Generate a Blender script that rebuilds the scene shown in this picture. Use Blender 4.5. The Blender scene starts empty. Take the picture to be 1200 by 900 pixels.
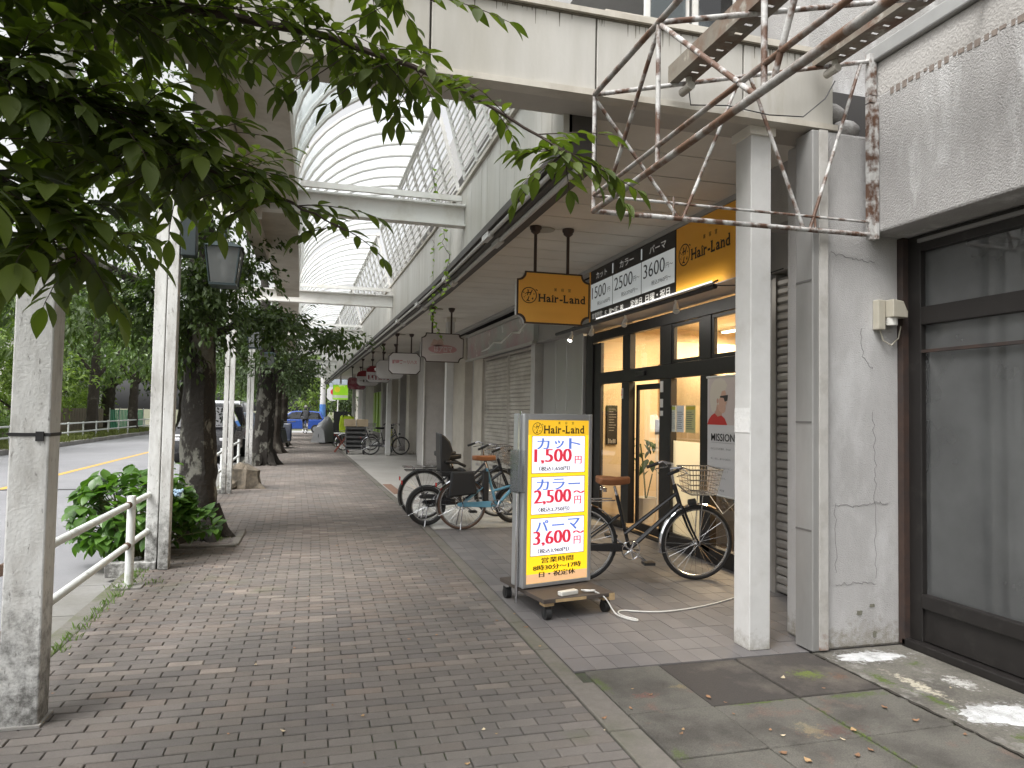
import bpy, math, random
import numpy as np
from mathutils import Matrix, Vector
random.seed(7); RNG = np.random.default_rng(7)
SC = bpy.context.scene
COL = SC.collection

# ------------------------------------------------------------------ camera
def set_camera():
    yaw, pitch, roll = math.radians(15.45), math.radians(2.35), math.radians(1.0)
    s, c, sp, cp = math.sin(yaw), math.cos(yaw), math.sin(pitch), math.cos(pitch)
    f = Vector((s*cp, c*cp, sp)); r = Vector((c, -s, 0)); u = r.cross(f)
    R = r*math.cos(roll) + u*math.sin(roll); U = u*math.cos(roll) - r*math.sin(roll)
    cam = bpy.data.cameras.new('camera'); o = bpy.data.objects.new('camera', cam); COL.objects.link(o)
    m = Matrix.Identity(4)
    for i in range(3):
        m[i][0] = R[i]; m[i][1] = U[i]; m[i][2] = -f[i]
    m[0][3], m[1][3], m[2][3] = 0, 0, 1.5
    o.matrix_world = m
    cam.sensor_width = 36; cam.lens = 36*835/1200; cam.clip_start = .05; cam.clip_end = 900
    SC.camera = o
set_camera()

# ------------------------------------------------------------------ sky, sun, exposure
SUN_EL, SUN_AZ = math.radians(58), math.radians(-125)     # azimuth from +Y towards +X
def set_light():
    w = bpy.data.worlds.new('World'); SC.world = w; w.use_nodes = True
    nt = w.node_tree; nt.nodes.clear()
    out = nt.nodes.new('ShaderNodeOutputWorld'); bg = nt.nodes.new('ShaderNodeBackground')
    sky = nt.nodes.new('ShaderNodeTexSky'); sky.sky_type = 'NISHITA'; sky.sun_disc = False
    sky.sun_elevation = SUN_EL; sky.sun_rotation = SUN_AZ
    sky.air_density = 1.0; sky.dust_density = 6.0; sky.ozone_density = 1.0
    hs = nt.nodes.new('ShaderNodeHueSaturation'); hs.inputs['Saturation'].default_value = .06   # overcast: grey-white cloud
    nt.links.new(sky.outputs[0], hs.inputs['Color']); nt.links.new(hs.outputs[0], bg.inputs[0])
    bg.inputs[1].default_value = .15
    nt.links.new(bg.outputs[0], out.inputs[0])
    l = bpy.data.lights.new('sun', 'SUN'); l.energy = 1.3; l.angle = math.radians(25); l.color = (1, .985, .96)
    o = bpy.data.objects.new('sun', l); COL.objects.link(o)
    d = Vector((math.sin(SUN_AZ)*math.cos(SUN_EL), math.cos(SUN_AZ)*math.cos(SUN_EL), math.sin(SUN_EL)))
    o.rotation_euler = d.to_track_quat('Z', 'Y').to_euler(); o.location = (-20, -10, 40)
    vs = SC.view_settings; vs.view_transform = 'Standard'; vs.look = 'None'; vs.gamma = 1
    vs.use_curve_mapping = False; vs.exposure = 1.05
    cy = SC.cycles
    cy.max_bounces = 8; cy.diffuse_bounces = 4; cy.glossy_bounces = 3; cy.transmission_bounces = 5
    cy.transparent_max_bounces = 16; cy.sample_clamp_indirect = 6; cy.caustics_reflective = False; cy.caustics_refractive = False
    cy.use_denoising = True
SC.render.engine = 'CYCLES'
set_light()

# ------------------------------------------------------------------ the street bends gently left after 9.5 m
def bx(y): return -0.026*max(0.0, y-9.5)
BEND = math.atan(.026)
def W(x, y, z=0): return Vector((x+bx(y), y, z))

# ------------------------------------------------------------------ materials
MATS = {}
def _n(nt, t, **k):
    n = nt.nodes.new(t)
    for a, b in k.items(): setattr(n, a, b)
    return n
def mat(name, col, rough=.6, metal=0, var=0, vscale=6, col2=None, c2scale=3, c2amt=.5, c2edge=.1, bump=0, bscale=60, attr=None,
        emit=0, spec=.5, translucent=None, coat=0, coords='pos', stretch=None, col3=None, c3scale=12, c3amt=.6, low=None, spots=None):
    """Principled surface: base colour, blotches of col2 / col3, fine value variation, optional bump.
    low=(colour, height): splash dirt near the ground, fading by world height."""
    if name in MATS: return MATS[name]
    m = bpy.data.materials.new(name); m.use_nodes = True; nt = m.node_tree
    p = nt.nodes['Principled BSDF']; out = nt.nodes['Material Output']
    p.inputs['Roughness'].default_value = rough; p.inputs['Metallic'].default_value = metal
    p.inputs['Specular IOR Level'].default_value = spec
    if coat: p.inputs['Coat Weight'].default_value = coat; p.inputs['Coat Roughness'].default_value = .1
    L = nt.links.new
    if coords == 'pos': cs = _n(nt, 'ShaderNodeNewGeometry').outputs['Position']
    else: cs = _n(nt, 'ShaderNodeTexCoord').outputs['Object']
    if stretch:
        mp = _n(nt, 'ShaderNodeMapping'); mp.inputs['Scale'].default_value = stretch; L(cs, mp.inputs['Vector']); cs2 = mp.outputs[0]
    else: cs2 = cs
    if attr:
        a = _n(nt, 'ShaderNodeAttribute', attribute_name=attr); cur = a.outputs['Color']
    else:
        rgb = _n(nt, 'ShaderNodeRGB'); rgb.outputs[0].default_value = (*col, 1); cur = rgb.outputs[0]
    def blotch(cur, c, scale, amt, edge, seed):
        nz = _n(nt, 'ShaderNodeTexNoise'); nz.inputs['Scale'].default_value = scale; nz.inputs['Detail'].default_value = 6; nz.inputs['Roughness'].default_value = .62
        of = _n(nt, 'ShaderNodeVectorMath', operation='ADD'); of.inputs[1].default_value = (seed, seed*1.7, seed*.3)
        L(cs2, of.inputs[0]); L(of.outputs[0], nz.inputs['Vector'])
        mr = _n(nt, 'ShaderNodeMapRange'); mr.inputs['From Min'].default_value = 1-amt-edge/2+.0; mr.inputs['From Max'].default_value = 1-amt+edge/2
        L(nz.outputs['Fac'], mr.inputs['Value'])
        mx = _n(nt, 'ShaderNodeMixRGB'); L(mr.outputs[0], mx.inputs[0]); L(cur, mx.inputs[1]); mx.inputs[2].default_value = (*c, 1)
        return mx.outputs[0]
    if col2: cur = blotch(cur, col2, c2scale, c2amt, c2edge, 3.1)
    if col3: cur = blotch(cur, col3, c3scale, c3amt, .12, 11.7)
    for (sx_, sy_, rx_, ry_, sc_, dens) in (spots or []):      # stains with a place and a ragged shape of their own
        mp_ = _n(nt, 'ShaderNodeMapping', vector_type='TEXTURE'); mp_.inputs['Location'].default_value = (sx_, sy_, 0); mp_.inputs['Scale'].default_value = (rx_, ry_, 100); L(cs, mp_.inputs['Vector'])
        ln_ = _n(nt, 'ShaderNodeVectorMath', operation='LENGTH'); L(mp_.outputs[0], ln_.inputs[0])
        nz = _n(nt, 'ShaderNodeTexNoise'); nz.inputs['Scale'].default_value = 24; nz.inputs['Detail'].default_value = 9; nz.inputs['Roughness'].default_value = .75; L(cs, nz.inputs['Vector'])
        ma = _n(nt, 'ShaderNodeMath', operation='MULTIPLY_ADD'); L(nz.outputs['Fac'], ma.inputs[0]); ma.inputs[1].default_value = 3.4; L(ln_.outputs['Value'], ma.inputs[2])
        mr = _n(nt, 'ShaderNodeMapRange'); mr.inputs['From Min'].default_value = 1.9; mr.inputs['From Max'].default_value = 2.35; mr.inputs['To Min'].default_value = dens; mr.inputs['To Max'].default_value = 0
        L(ma.outputs[0], mr.inputs['Value'])
        mx = _n(nt, 'ShaderNodeMixRGB'); L(mr.outputs[0], mx.inputs[0]); L(cur, mx.inputs[1]); mx.inputs[2].default_value = (*sc_, 1); cur = mx.outputs[0]
    if low:
        sx = _n(nt, 'ShaderNodeSeparateXYZ'); L(cs, sx.inputs[0])
        nz = _n(nt, 'ShaderNodeTexNoise'); nz.inputs['Scale'].default_value = 16; nz.inputs['Detail'].default_value = 8; nz.inputs['Roughness'].default_value = .72; L(cs, nz.inputs['Vector'])
        ma = _n(nt, 'ShaderNodeMath', operation='MULTIPLY_ADD'); L(nz.outputs['Fac'], ma.inputs[0]); ma.inputs[1].default_value = low[1]*3.0; L(sx.outputs['Z'], ma.inputs[2])
        mr = _n(nt, 'ShaderNodeMapRange'); mr.inputs['From Min'].default_value = low[1]*1.35; mr.inputs['From Max'].default_value = low[1]*2.15
        mr.inputs['To Min'].default_value = .85; mr.inputs['To Max'].default_value = 0
        L(ma.outputs[0], mr.inputs['Value'])
        mx = _n(nt, 'ShaderNodeMixRGB'); L(mr.outputs[0], mx.inputs[0]); L(cur, mx.inputs[1]); mx.inputs[2].default_value = (*low[0], 1)
        cur = mx.outputs[0]
    if var:
        nz = _n(nt, 'ShaderNodeTexNoise'); nz.inputs['Scale'].default_value = vscale; nz.inputs['Detail'].default_value = 8; nz.inputs['Roughness'].default_value = .7
        L(cs2, nz.inputs['Vector'])
        mr = _n(nt, 'ShaderNodeMapRange'); mr.inputs['From Min'].default_value = .25; mr.inputs['From Max'].default_value = .75
        mr.inputs['To Min'].default_value = 1-var; mr.inputs['To Max'].default_value = 1+var
        L(nz.outputs['Fac'], mr.inputs['Value'])
        mx = _n(nt, 'ShaderNodeVectorMath', operation='SCALE'); L(cur, mx.inputs[0]); L(mr.outputs[0], mx.inputs['Scale']); cur = mx.outputs[0]
        rr = _n(nt, 'ShaderNodeMapRange'); rr.inputs['To Min'].default_value = max(.05, rough-.12); rr.inputs['To Max'].default_value = min(1, rough+.12)
        L(nz.outputs['Fac'], rr.inputs['Value']); L(rr.outputs[0], p.inputs['Roughness'])
    L(cur, p.inputs['Base Color'])
    if bump:
        nz = _n(nt, 'ShaderNodeTexNoise'); nz.inputs['Scale'].default_value = bscale; nz.inputs['Detail'].default_value = 5; L(cs, nz.inputs['Vector'])
        bp = _n(nt, 'ShaderNodeBump'); bp.inputs['Strength'].default_value = min(1, bump); bp.inputs['Distance'].default_value = .01*max(1, bump)
        L(nz.outputs['Fac'], bp.inputs['Height']); L(bp.outputs[0], p.inputs['Normal'])
    if emit:
        L(cur, p.inputs['Emission Color']); p.inputs['Emission Strength'].default_value = emit
    if translucent:
        tr = _n(nt, 'ShaderNodeBsdfTranslucent')
        vm = _n(nt, 'ShaderNodeVectorMath', operation='MULTIPLY'); L(cur, vm.inputs[0]); vm.inputs[1].default_value = translucent[:3]; L(vm.outputs[0], tr.inputs[0])
        ms = _n(nt, 'ShaderNodeMixShader'); ms.inputs[0].default_value = translucent[3]
        L(p.outputs[0], ms.inputs[1]); L(tr.outputs[0], ms.inputs[2]); L(ms.outputs[0], out.inputs['Surface'])
    MATS[name] = m
    return m
def glass(name, tint=(1, 1, 1), refl=.5, rough=0.0, milky=0, milk=(.85, .88, .86), dirt=0):
    if name in MATS: return MATS[name]
    m = bpy.data.materials.new(name); m.use_nodes = True; nt = m.node_tree; nt.nodes.clear(); L = nt.links.new
    out = _n(nt, 'ShaderNodeOutputMaterial'); tr = _n(nt, 'ShaderNodeBsdfTransparent'); tr.inputs[0].default_value = (*tint, 1)
    gl = _n(nt, 'ShaderNodeBsdfGlossy'); gl.inputs['Roughness'].default_value = rough
    fr = _n(nt, 'ShaderNodeFresnel'); fr.inputs[0].default_value = 1.5
    mm = _n(nt, 'ShaderNodeMath', operation='MULTIPLY'); mm.inputs[1].default_value = refl*2; mm.use_clamp = True; L(fr.outputs[0], mm.inputs[0])
    mx = _n(nt, 'ShaderNodeMixShader'); L(mm.outputs[0], mx.inputs[0]); L(tr.outputs[0], mx.inputs[1]); L(gl.outputs[0], mx.inputs[2])
    last = mx
    if milky:
        tl = _n(nt, 'ShaderNodeBsdfTranslucent'); tl.inputs[0].default_value = (*milk, 1)
        df = _n(nt, 'ShaderNodeBsdfDiffuse'); df.inputs[0].default_value = (*[c*.8 for c in milk], 1)
        m2 = _n(nt, 'ShaderNodeMixShader'); m2.inputs[0].default_value = .35; L(tl.outputs[0], m2.inputs[1]); L(df.outputs[0], m2.inputs[2])
        m3 = _n(nt, 'ShaderNodeMixShader'); L(last.outputs[0], m3.inputs[1]); L(m2.outputs[0], m3.inputs[2])
        nz = _n(nt, 'ShaderNodeTexNoise'); nz.inputs['Scale'].default_value = 2.2; nz.inputs['Detail'].default_value = 7
        L(_n(nt, 'ShaderNodeNewGeometry').outputs['Position'], nz.inputs['Vector'])
        mr = _n(nt, 'ShaderNodeMapRange'); mr.inputs['From Min'].default_value = .3; mr.inputs['From Max'].default_value = .7
        mr.inputs['To Min'].default_value = max(0, milky-dirt); mr.inputs['To Max'].default_value = min(1, milky+dirt)
        L(nz.outputs['Fac'], mr.inputs['Value']); L(mr.outputs[0], m3.inputs[0]); last = m3
    L(last.outputs[0], out.inputs[0]); MATS[name] = m
    return m
def emitter(name, col, strength):
    if name in MATS: return MATS[name]
    m = bpy.data.materials.new(name); m.use_nodes = True; nt = m.node_tree; nt.nodes.clear()
    e = _n(nt, 'ShaderNodeEmission'); e.inputs[0].default_value = (*col, 1); e.inputs[1].default_value = strength
    o = _n(nt, 'ShaderNodeOutputMaterial'); nt.links.new(e.outputs[0], o.inputs[0]); MATS[name] = m
    return m

# ------------------------------------------------------------------ things, parts
ORG = {}
def tag(o, label=None, cat=None, group=None, kind=None):
    if label: o['label'] = label
    if cat: o['category'] = cat
    if group: o['group'] = group
    if kind: o['kind'] = kind
    return o
def thing(name, label, cat, loc=(0, 0, 0), rz=0, group=None, bend=False):
    o = bpy.data.objects.new(name, None); COL.objects.link(o); o.empty_display_size = .1
    l = Vector(loc)
    if bend: l = W(*l)
    o.location = l; o.rotation_euler = (0, 0, rz); ORG[o.name] = (l, rz)
    return tag(o, label, cat, group)
def link_mesh(name, me, parent=None):
    o = bpy.data.objects.new(name, me); COL.objects.link(o)
    if parent is not None:
        o.parent = parent; ORG[o.name] = ORG.get(parent.name, (Vector((0, 0, 0)), 0))
    else: ORG[o.name] = (Vector((0, 0, 0)), 0)
    return o
def copy_tree(o, parent=None, loc=None, rz=None):
    c = o.copy(); COL.objects.link(c)
    if parent is not None: c.parent = parent
    if loc is not None: c.location = loc
    if rz is not None: c.rotation_euler = (0, 0, rz)
    ORG[c.name] = (c.location.copy(), c.rotation_euler.z)
    for ch in list(o.children): copy_tree(ch, c)
    return c

class B:
    """collects shapes into one mesh"""
    def __init__(s): s.v = []; s.f = []; s.mi = []; s.m = 0; s.M = None
    def _a(s, vs, fs):
        n = len(s.v)
        if s.M is not None: vs = [s.M @ Vector(p) for p in vs]
        s.v += [tuple(p) for p in vs]; s.f += [tuple(i+n for i in f) for f in fs]; s.mi += [s.m]*len(fs); return s
    def box(s, x0, x1, y0, y1, z0, z1):
        return s._a([(x0, y0, z0), (x1, y0, z0), (x1, y1, z0), (x0, y1, z0), (x0, y0, z1), (x1, y0, z1), (x1, y1, z1), (x0, y1, z1)],
                    [(3, 2, 1, 0), (4, 5, 6, 7), (0, 1, 5, 4), (1, 2, 6, 5), (2, 3, 7, 6), (3, 0, 4, 7)])
    def obox(s, c, sz, rot=(0, 0, 0)):
        from mathutils import Euler
        R = Euler(rot).to_matrix(); h = Vector(sz)/2; vs = []
        for z in (-1, 1):
            for x, y in ((-1, -1), (1, -1), (1, 1), (-1, 1)): vs.append(Vector(c)+R@Vector((x*h.x, y*h.y, z*h.z)))
        return s._a(vs, [(3, 2, 1, 0), (4, 5, 6, 7), (0, 1, 5, 4), (1, 2, 6, 5), (2, 3, 7, 6), (3, 0, 4, 7)])
    def quad(s, a, b, c, d): return s._a([a, b, c, d], [(0, 1, 2, 3)])
    def poly(s, pts): return s._a(pts, [tuple(range(len(pts)))])
    def tube(s, pts, r, n=8, cap=True, closed=False):
        pts = [Vector(p) for p in pts]; k = len(pts); rs = r if isinstance(r, (list, tuple)) else [r]*k
        vs = []; fs = []; up = None
        for i in range(k):
            if closed: t = pts[(i+1) % k]-pts[i-1]
            else: t = pts[min(i+1, k-1)]-pts[max(i-1, 0)]
            if t.length < 1e-9: t = Vector((0, 0, 1))
            t.normalize()
            if up is None:
                up = Vector((0, 0, 1)) if abs(t.z) < .9 else Vector((1, 0, 0))
            a = (up - t*up.dot(t))
            if a.length < 1e-6: a = t.orthogonal()
            a.normalize(); b = t.cross(a); up = a
            for j in range(n):
                q = 2*math.pi*j/n; vs.append(pts[i]+(a*math.cos(q)+b*math.sin(q))*rs[i])
        for i in range(k if closed else k-1):
            for j in range(n):
                i2 = (i+1) % k
                fs.append((i*n+j, i*n+(j+1) % n, i2*n+(j+1) % n, i2*n+j))
        if cap and not closed: fs += [tuple(range(n-1, -1, -1)), tuple((k-1)*n+j for j in range(n))]
        return s._a(vs, fs)
    def cyl(s, a, b, r, r2=None, n=12): return s.tube([a, b], [r, r if r2 is None else r2], n)
    def ring(s, c, ax, R, r, n=32, m=8):
        ax = Vector(ax).normalized(); u = ax.orthogonal().normalized(); w = ax.cross(u); c = Vector(c); vs = []; fs = []
        for i in range(n):
            q = 2*math.pi*i/n; d = u*math.cos(q)+w*math.sin(q)
            for j in range(m):
                p = 2*math.pi*j/m; vs.append(c+d*(R+r*math.cos(p))+ax*r*math.sin(p))
        for i in range(n):
            for j in range(m): fs.append((i*m+j, ((i+1) % n)*m+j, ((i+1) % n)*m+(j+1) % m, i*m+(j+1) % m))
        return s._a(vs, fs)
    def lathe(s, prof, c=(0, 0, 0), n=16):
        vs = []; fs = []
        for r, z in prof:
            for j in range(n): q = 2*math.pi*j/n; vs.append((c[0]+r*math.cos(q), c[1]+r*math.sin(q), c[2]+z))
        for i in range(len(prof)-1):
            for j in range(n): fs.append((i*n+j, i*n+(j+1) % n, (i+1)*n+(j+1) % n, (i+1)*n+j))
        fs += [tuple(range(n-1, -1, -1)), tuple((len(prof)-1)*n+j for j in range(n))]
        return s._a(vs, fs)
    def prism(s, poly, fn):
        """poly: 2D outline; fn(u, v, w) -> 3D for w = 0 and 1"""
        n = len(poly); vs = [fn(u, v, 0) for u, v in poly]+[fn(u, v, 1) for u, v in poly]
        fs = [tuple(range(n-1, -1, -1)), tuple(range(n, 2*n))]+[(i, (i+1) % n, n+(i+1) % n, n+i) for i in range(n)]
        return s._a(vs, fs)
    def sphere(s, c, r, n=12, m=8, sc=(1, 1, 1)):
        vs = [(c[0], c[1], c[2]-r*sc[2])]; fs = []
        for i in range(1, m):
            t = math.pi*i/m
            for j in range(n):
                q = 2*math.pi*j/n; vs.append((c[0]+r*sc[0]*math.sin(t)*math.cos(q), c[1]+r*sc[1]*math.sin(t)*math.sin(q), c[2]-r*sc[2]*math.cos(t)))
        vs.append((c[0], c[1], c[2]+r*sc[2])); e = len(vs)-1
        for j in range(n): fs.append((0, 1+(j+1) % n, 1+j))
        for i in range(m-2):
            for j in range(n): a = 1+i*n; fs.append((a+j, a+(j+1) % n, a+n+(j+1) % n, a+n+j))
        a = 1+(m-2)*n
        for j in range(n): fs.append((a+j, a+(j+1) % n, e))
        return s._a(vs, fs)
    def build(s, name, mats, parent=None, bend=False, local=False, smooth=False, bevel=0, recalc=False):
        """absolute coordinates are made relative to the parent's root; local=True keeps them as they are"""
        vs = s.v
        if bend: vs = [(x+bx(y), y, z) for x, y, z in vs]
        if parent is not None and not local:
            o, rz = ORG[parent.name]; c, sn = math.cos(-rz), math.sin(-rz)
            vs = [((x-o.x)*c-(y-o.y)*sn, (x-o.x)*sn+(y-o.y)*c, z-o.z) for x, y, z in vs]
        me = bpy.data.meshes.new(name); me.from_pydata(vs, [], s.f)
        if not isinstance(mats, (list, tuple)): mats = [mats]
        for m in mats: me.materials.append(m)
        if len(mats) > 1: me.polygons.foreach_set('material_index', s.mi)
        if recalc:
            import bmesh
            bm = bmesh.new(); bm.from_mesh(me); bmesh.ops.recalc_face_normals(bm, faces=bm.faces); bm.to_mesh(me); bm.free()
        if smooth:
            me.polygons.foreach_set('use_smooth', [True]*len(me.polygons))
            try: me.set_sharp_from_angle(angle=math.radians(40))
            except Exception: pass
        me.update()
        o = link_mesh(name, me, parent)
        if bevel:
            b = o.modifiers.new('bevel', 'BEVEL'); b.width = bevel; b.segments = 2; b.limit_method = 'ANGLE'; b.angle_limit = math.radians(40)
        return o
def mono(name, b, m, label, cat, group=None, **k):
    """a thing that is one mesh"""
    return tag(b.build(name, m, **k), label, cat, group)
def struct(name, b, m, **k): return tag(b.build(name, m, **k), kind='structure')

# ------------------------------------------------------------------ lettering (built-in font, turned to mesh)
TXT = {}
def glyphs(body, bold=0.0, spacing=1.0):
    key = (body, bold, spacing)
    if key not in TXT:
        c = bpy.data.curves.new('lettering', 'FONT'); c.body = body; c.size = 1; c.offset = bold; c.space_character = spacing; c.resolution_u = 3
        o = bpy.data.objects.new('lettering', c); me = bpy.data.meshes.new_from_object(o)
        v = np.array([p.co[:2] for p in me.vertices]) if len(me.vertices) else np.zeros((0, 2))
        f = [tuple(p.vertices) for p in me.polygons]
        bpy.data.objects.remove(o); bpy.data.curves.remove(c); bpy.data.meshes.remove(me)
        TXT[key] = (v, f)
    return TXT[key]
def lettering(parent, m, lines, origin, ux, uy, bend=False, name='lettering', lift=.003, local=False):
    """lines: (text, u centre, v centre, height, width or None, bold, smear[, align]); u, v in metres along ux, uy from origin"""
    b = B(); o = Vector(origin); ux = Vector(ux); uy = Vector(uy); n = ux.cross(uy).normalized()
    for ln in lines:
        body, u, v, h, w, bold, smear = ln[:7]; al = ln[7] if len(ln) > 7 else 'C'
        vs, fs = glyphs(body, bold)
        if not len(vs): continue
        lo, hi = vs.min(0), vs.max(0); sx = h/max(hi[1]-lo[1], 1e-6); sy = sx
        if any(ord(ch) < 128 and ch in '-–〜~ー一' for ch in body) and len(body) == 1: sx = sy = h
        if w: sx = w/(hi[0]-lo[0])
        cx = (lo[0]+hi[0])/2 if al == 'C' else lo[0]; cy = (lo[1]+hi[1])/2
        for k in range(3 if smear else 1):
            dx = smear*(k-1) if smear else 0
            b._a([o+ux*(u+(p[0]-cx)*sx+dx)+uy*(v+(p[1]-cy)*sy)+n*(lift+.0006*k) for p in vs], fs)
    return b.build(name, m, parent, bend=bend, local=local)
# ------------------------------------------------------------------ ground, road, paving
_R = SC.camera.matrix_world.to_3x3(); _RI = _R.inverted()
def PX(p):
    d = _RI @ (Vector(p)-Vector((0, 0, 1.5)))
    if d.z > -.05: return (-9999, -9999)
    return (600+835*d.x/-d.z, 450-835*d.y/-d.z)
def inframe(p, mg=10):
    x, y = PX(p); return -mg < x < 1200+mg and -mg < y < 900+mg

asphalt = mat('asphalt', (.235, .235, .245), .9, var=.16, vscale=90, col2=(.195, .195, .205), c2scale=.5, c2amt=.5, c2edge=.3, bump=.5, bscale=300)
earth = mat('earth_and_grass', (.10, .11, .06), .95, var=.3, vscale=4, col2=(.16, .14, .10), c2scale=.4, c2amt=.45, c2edge=.2)
joint = mat('joint_sand', (.045, .043, .036), .95, var=.3, vscale=30, col2=(.05, .075, .02), c2scale=1.1, c2amt=.42, c2edge=.15)
concrete = mat('concrete', (.30, .29, .27), .85, var=.16, vscale=25, col2=(.19, .18, .165), c2scale=1.6, c2amt=.5, c2edge=.3, bump=.3, bscale=150)
pale_concrete = mat('pale_concrete', (.36, .34, .31), .8, var=.1, vscale=14, col2=(.27, .255, .235), c2scale=.8, c2amt=.5, c2edge=.35, bump=.2, bscale=120)
kerb_c = mat('kerb_concrete', (.145, .131, .115), .88, var=.2, vscale=25, col2=(.10, .098, .07), c2scale=2.4, c2amt=.42, c2edge=.25, bump=.35, bscale=130)

def sheet(name, pts_l, pts_r, z, m, **k):
    b = B()
    for i in range(len(pts_l)-1):
        b.quad((*pts_l[i], z), (*pts_r[i], z), (*pts_r[i+1], z), (*pts_l[i+1], z))
    return struct(name, b, m, **k)
sheet('ground', [(-300, -200), (-300, 600)], [(300, -200), (300, 600)], -.20, earth)
ys = [-12, 0, 9.5, 20, 30, 40, 49]
road = sheet('road', [(-9.5, y) for y in ys], [(-1.62+bx(y), y) for y in ys], -.12, asphalt)
sheet('cross_road', [(-60, 49), (-60, 57)], [(60, 49), (60, 57)], -.116, mat('asphalt_painted_light', (.30, .30, .30), .9, var=.1, vscale=40))  # paler asphalt copy: the bright light on the crossing is put into its colour
sheet('far_road', [(-9.5, 57), (-9.5, 160)], [(-1.9, 57), (-1.9, 160)], -.115, asphalt)
yl = mat('yellow_road_paint', (.55, .33, .06), .8, var=.2, vscale=30, col2=(.25, .22, .17), c2scale=14, c2amt=.4, c2edge=.1)
b = B(); b.quad((-5.83, -8, -.116), (-5.68, -8, -.116), (-5.68, 15.4, -.116), (-5.83, 15.4, -.116)); b.build('centre_line', yl, road)
b = B(); b.quad((-5.81, 15.7, -.116), (-5.66, 15.7, -.116), (-5.5, 49, -.116), (-5.65, 49, -.116)); b.build('centre_line', yl, road)
crk = mat('tar_seam', (.04, .04, .042), .8)
b = B(); b.tube([(-9.3, 15.3, -.119), (-6.5, 15.55, -.119), (-4, 15.5, -.119), (-1.9, 15.7, -.119)], .02, 4); b.build('tar_seam', crk, road)
# gutter along the near kerb, one slab a metre or so
g = B(); gut_m = mat('gutter_concrete', (.205, .20, .19), .88, var=.16, vscale=25, col2=(.15, .145, .13), c2scale=1.6, c2amt=.5, c2edge=.3, bump=.3, bscale=150)
gut = sheet('gutter', [(-2.02+bx(y), y) for y in ys], [(-1.60+bx(y), y) for y in ys], -.114, gut_m)
for i in range(26):
    y0 = 2.2+i*1.0
    bb = B(); bb.box(-2.03, -1.635, y0, y0+.985, -.13, -.102); bb.build('gutter_slab', gut_m, gut, bend=True)
# kerb stones
kerb_d = mat('mossy_kerb', (.135, .128, .112), .9, var=.25, vscale=40, col2=(.075, .085, .035), c2scale=3, c2amt=.48, c2edge=.2, bump=.5, bscale=130)
ke = B(); ke.box(-1.60, -1.50, -6, 9.5, -.15, -.012); ke.box(-1.60, -1.50, 9.5, 48.8, -.15, -.012)
kerb = struct('kerb', ke, kerb_c, bend=True)
for i in range(40):
    y0 = 2.4+i*.62
    bb = B(); bb.box(-1.625, -1.475, y0, y0+.612, -.14, random.uniform(-.004, .004)); bb.build('kerb_stone', kerb_d, kerb, bend=True, bevel=.012)

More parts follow.
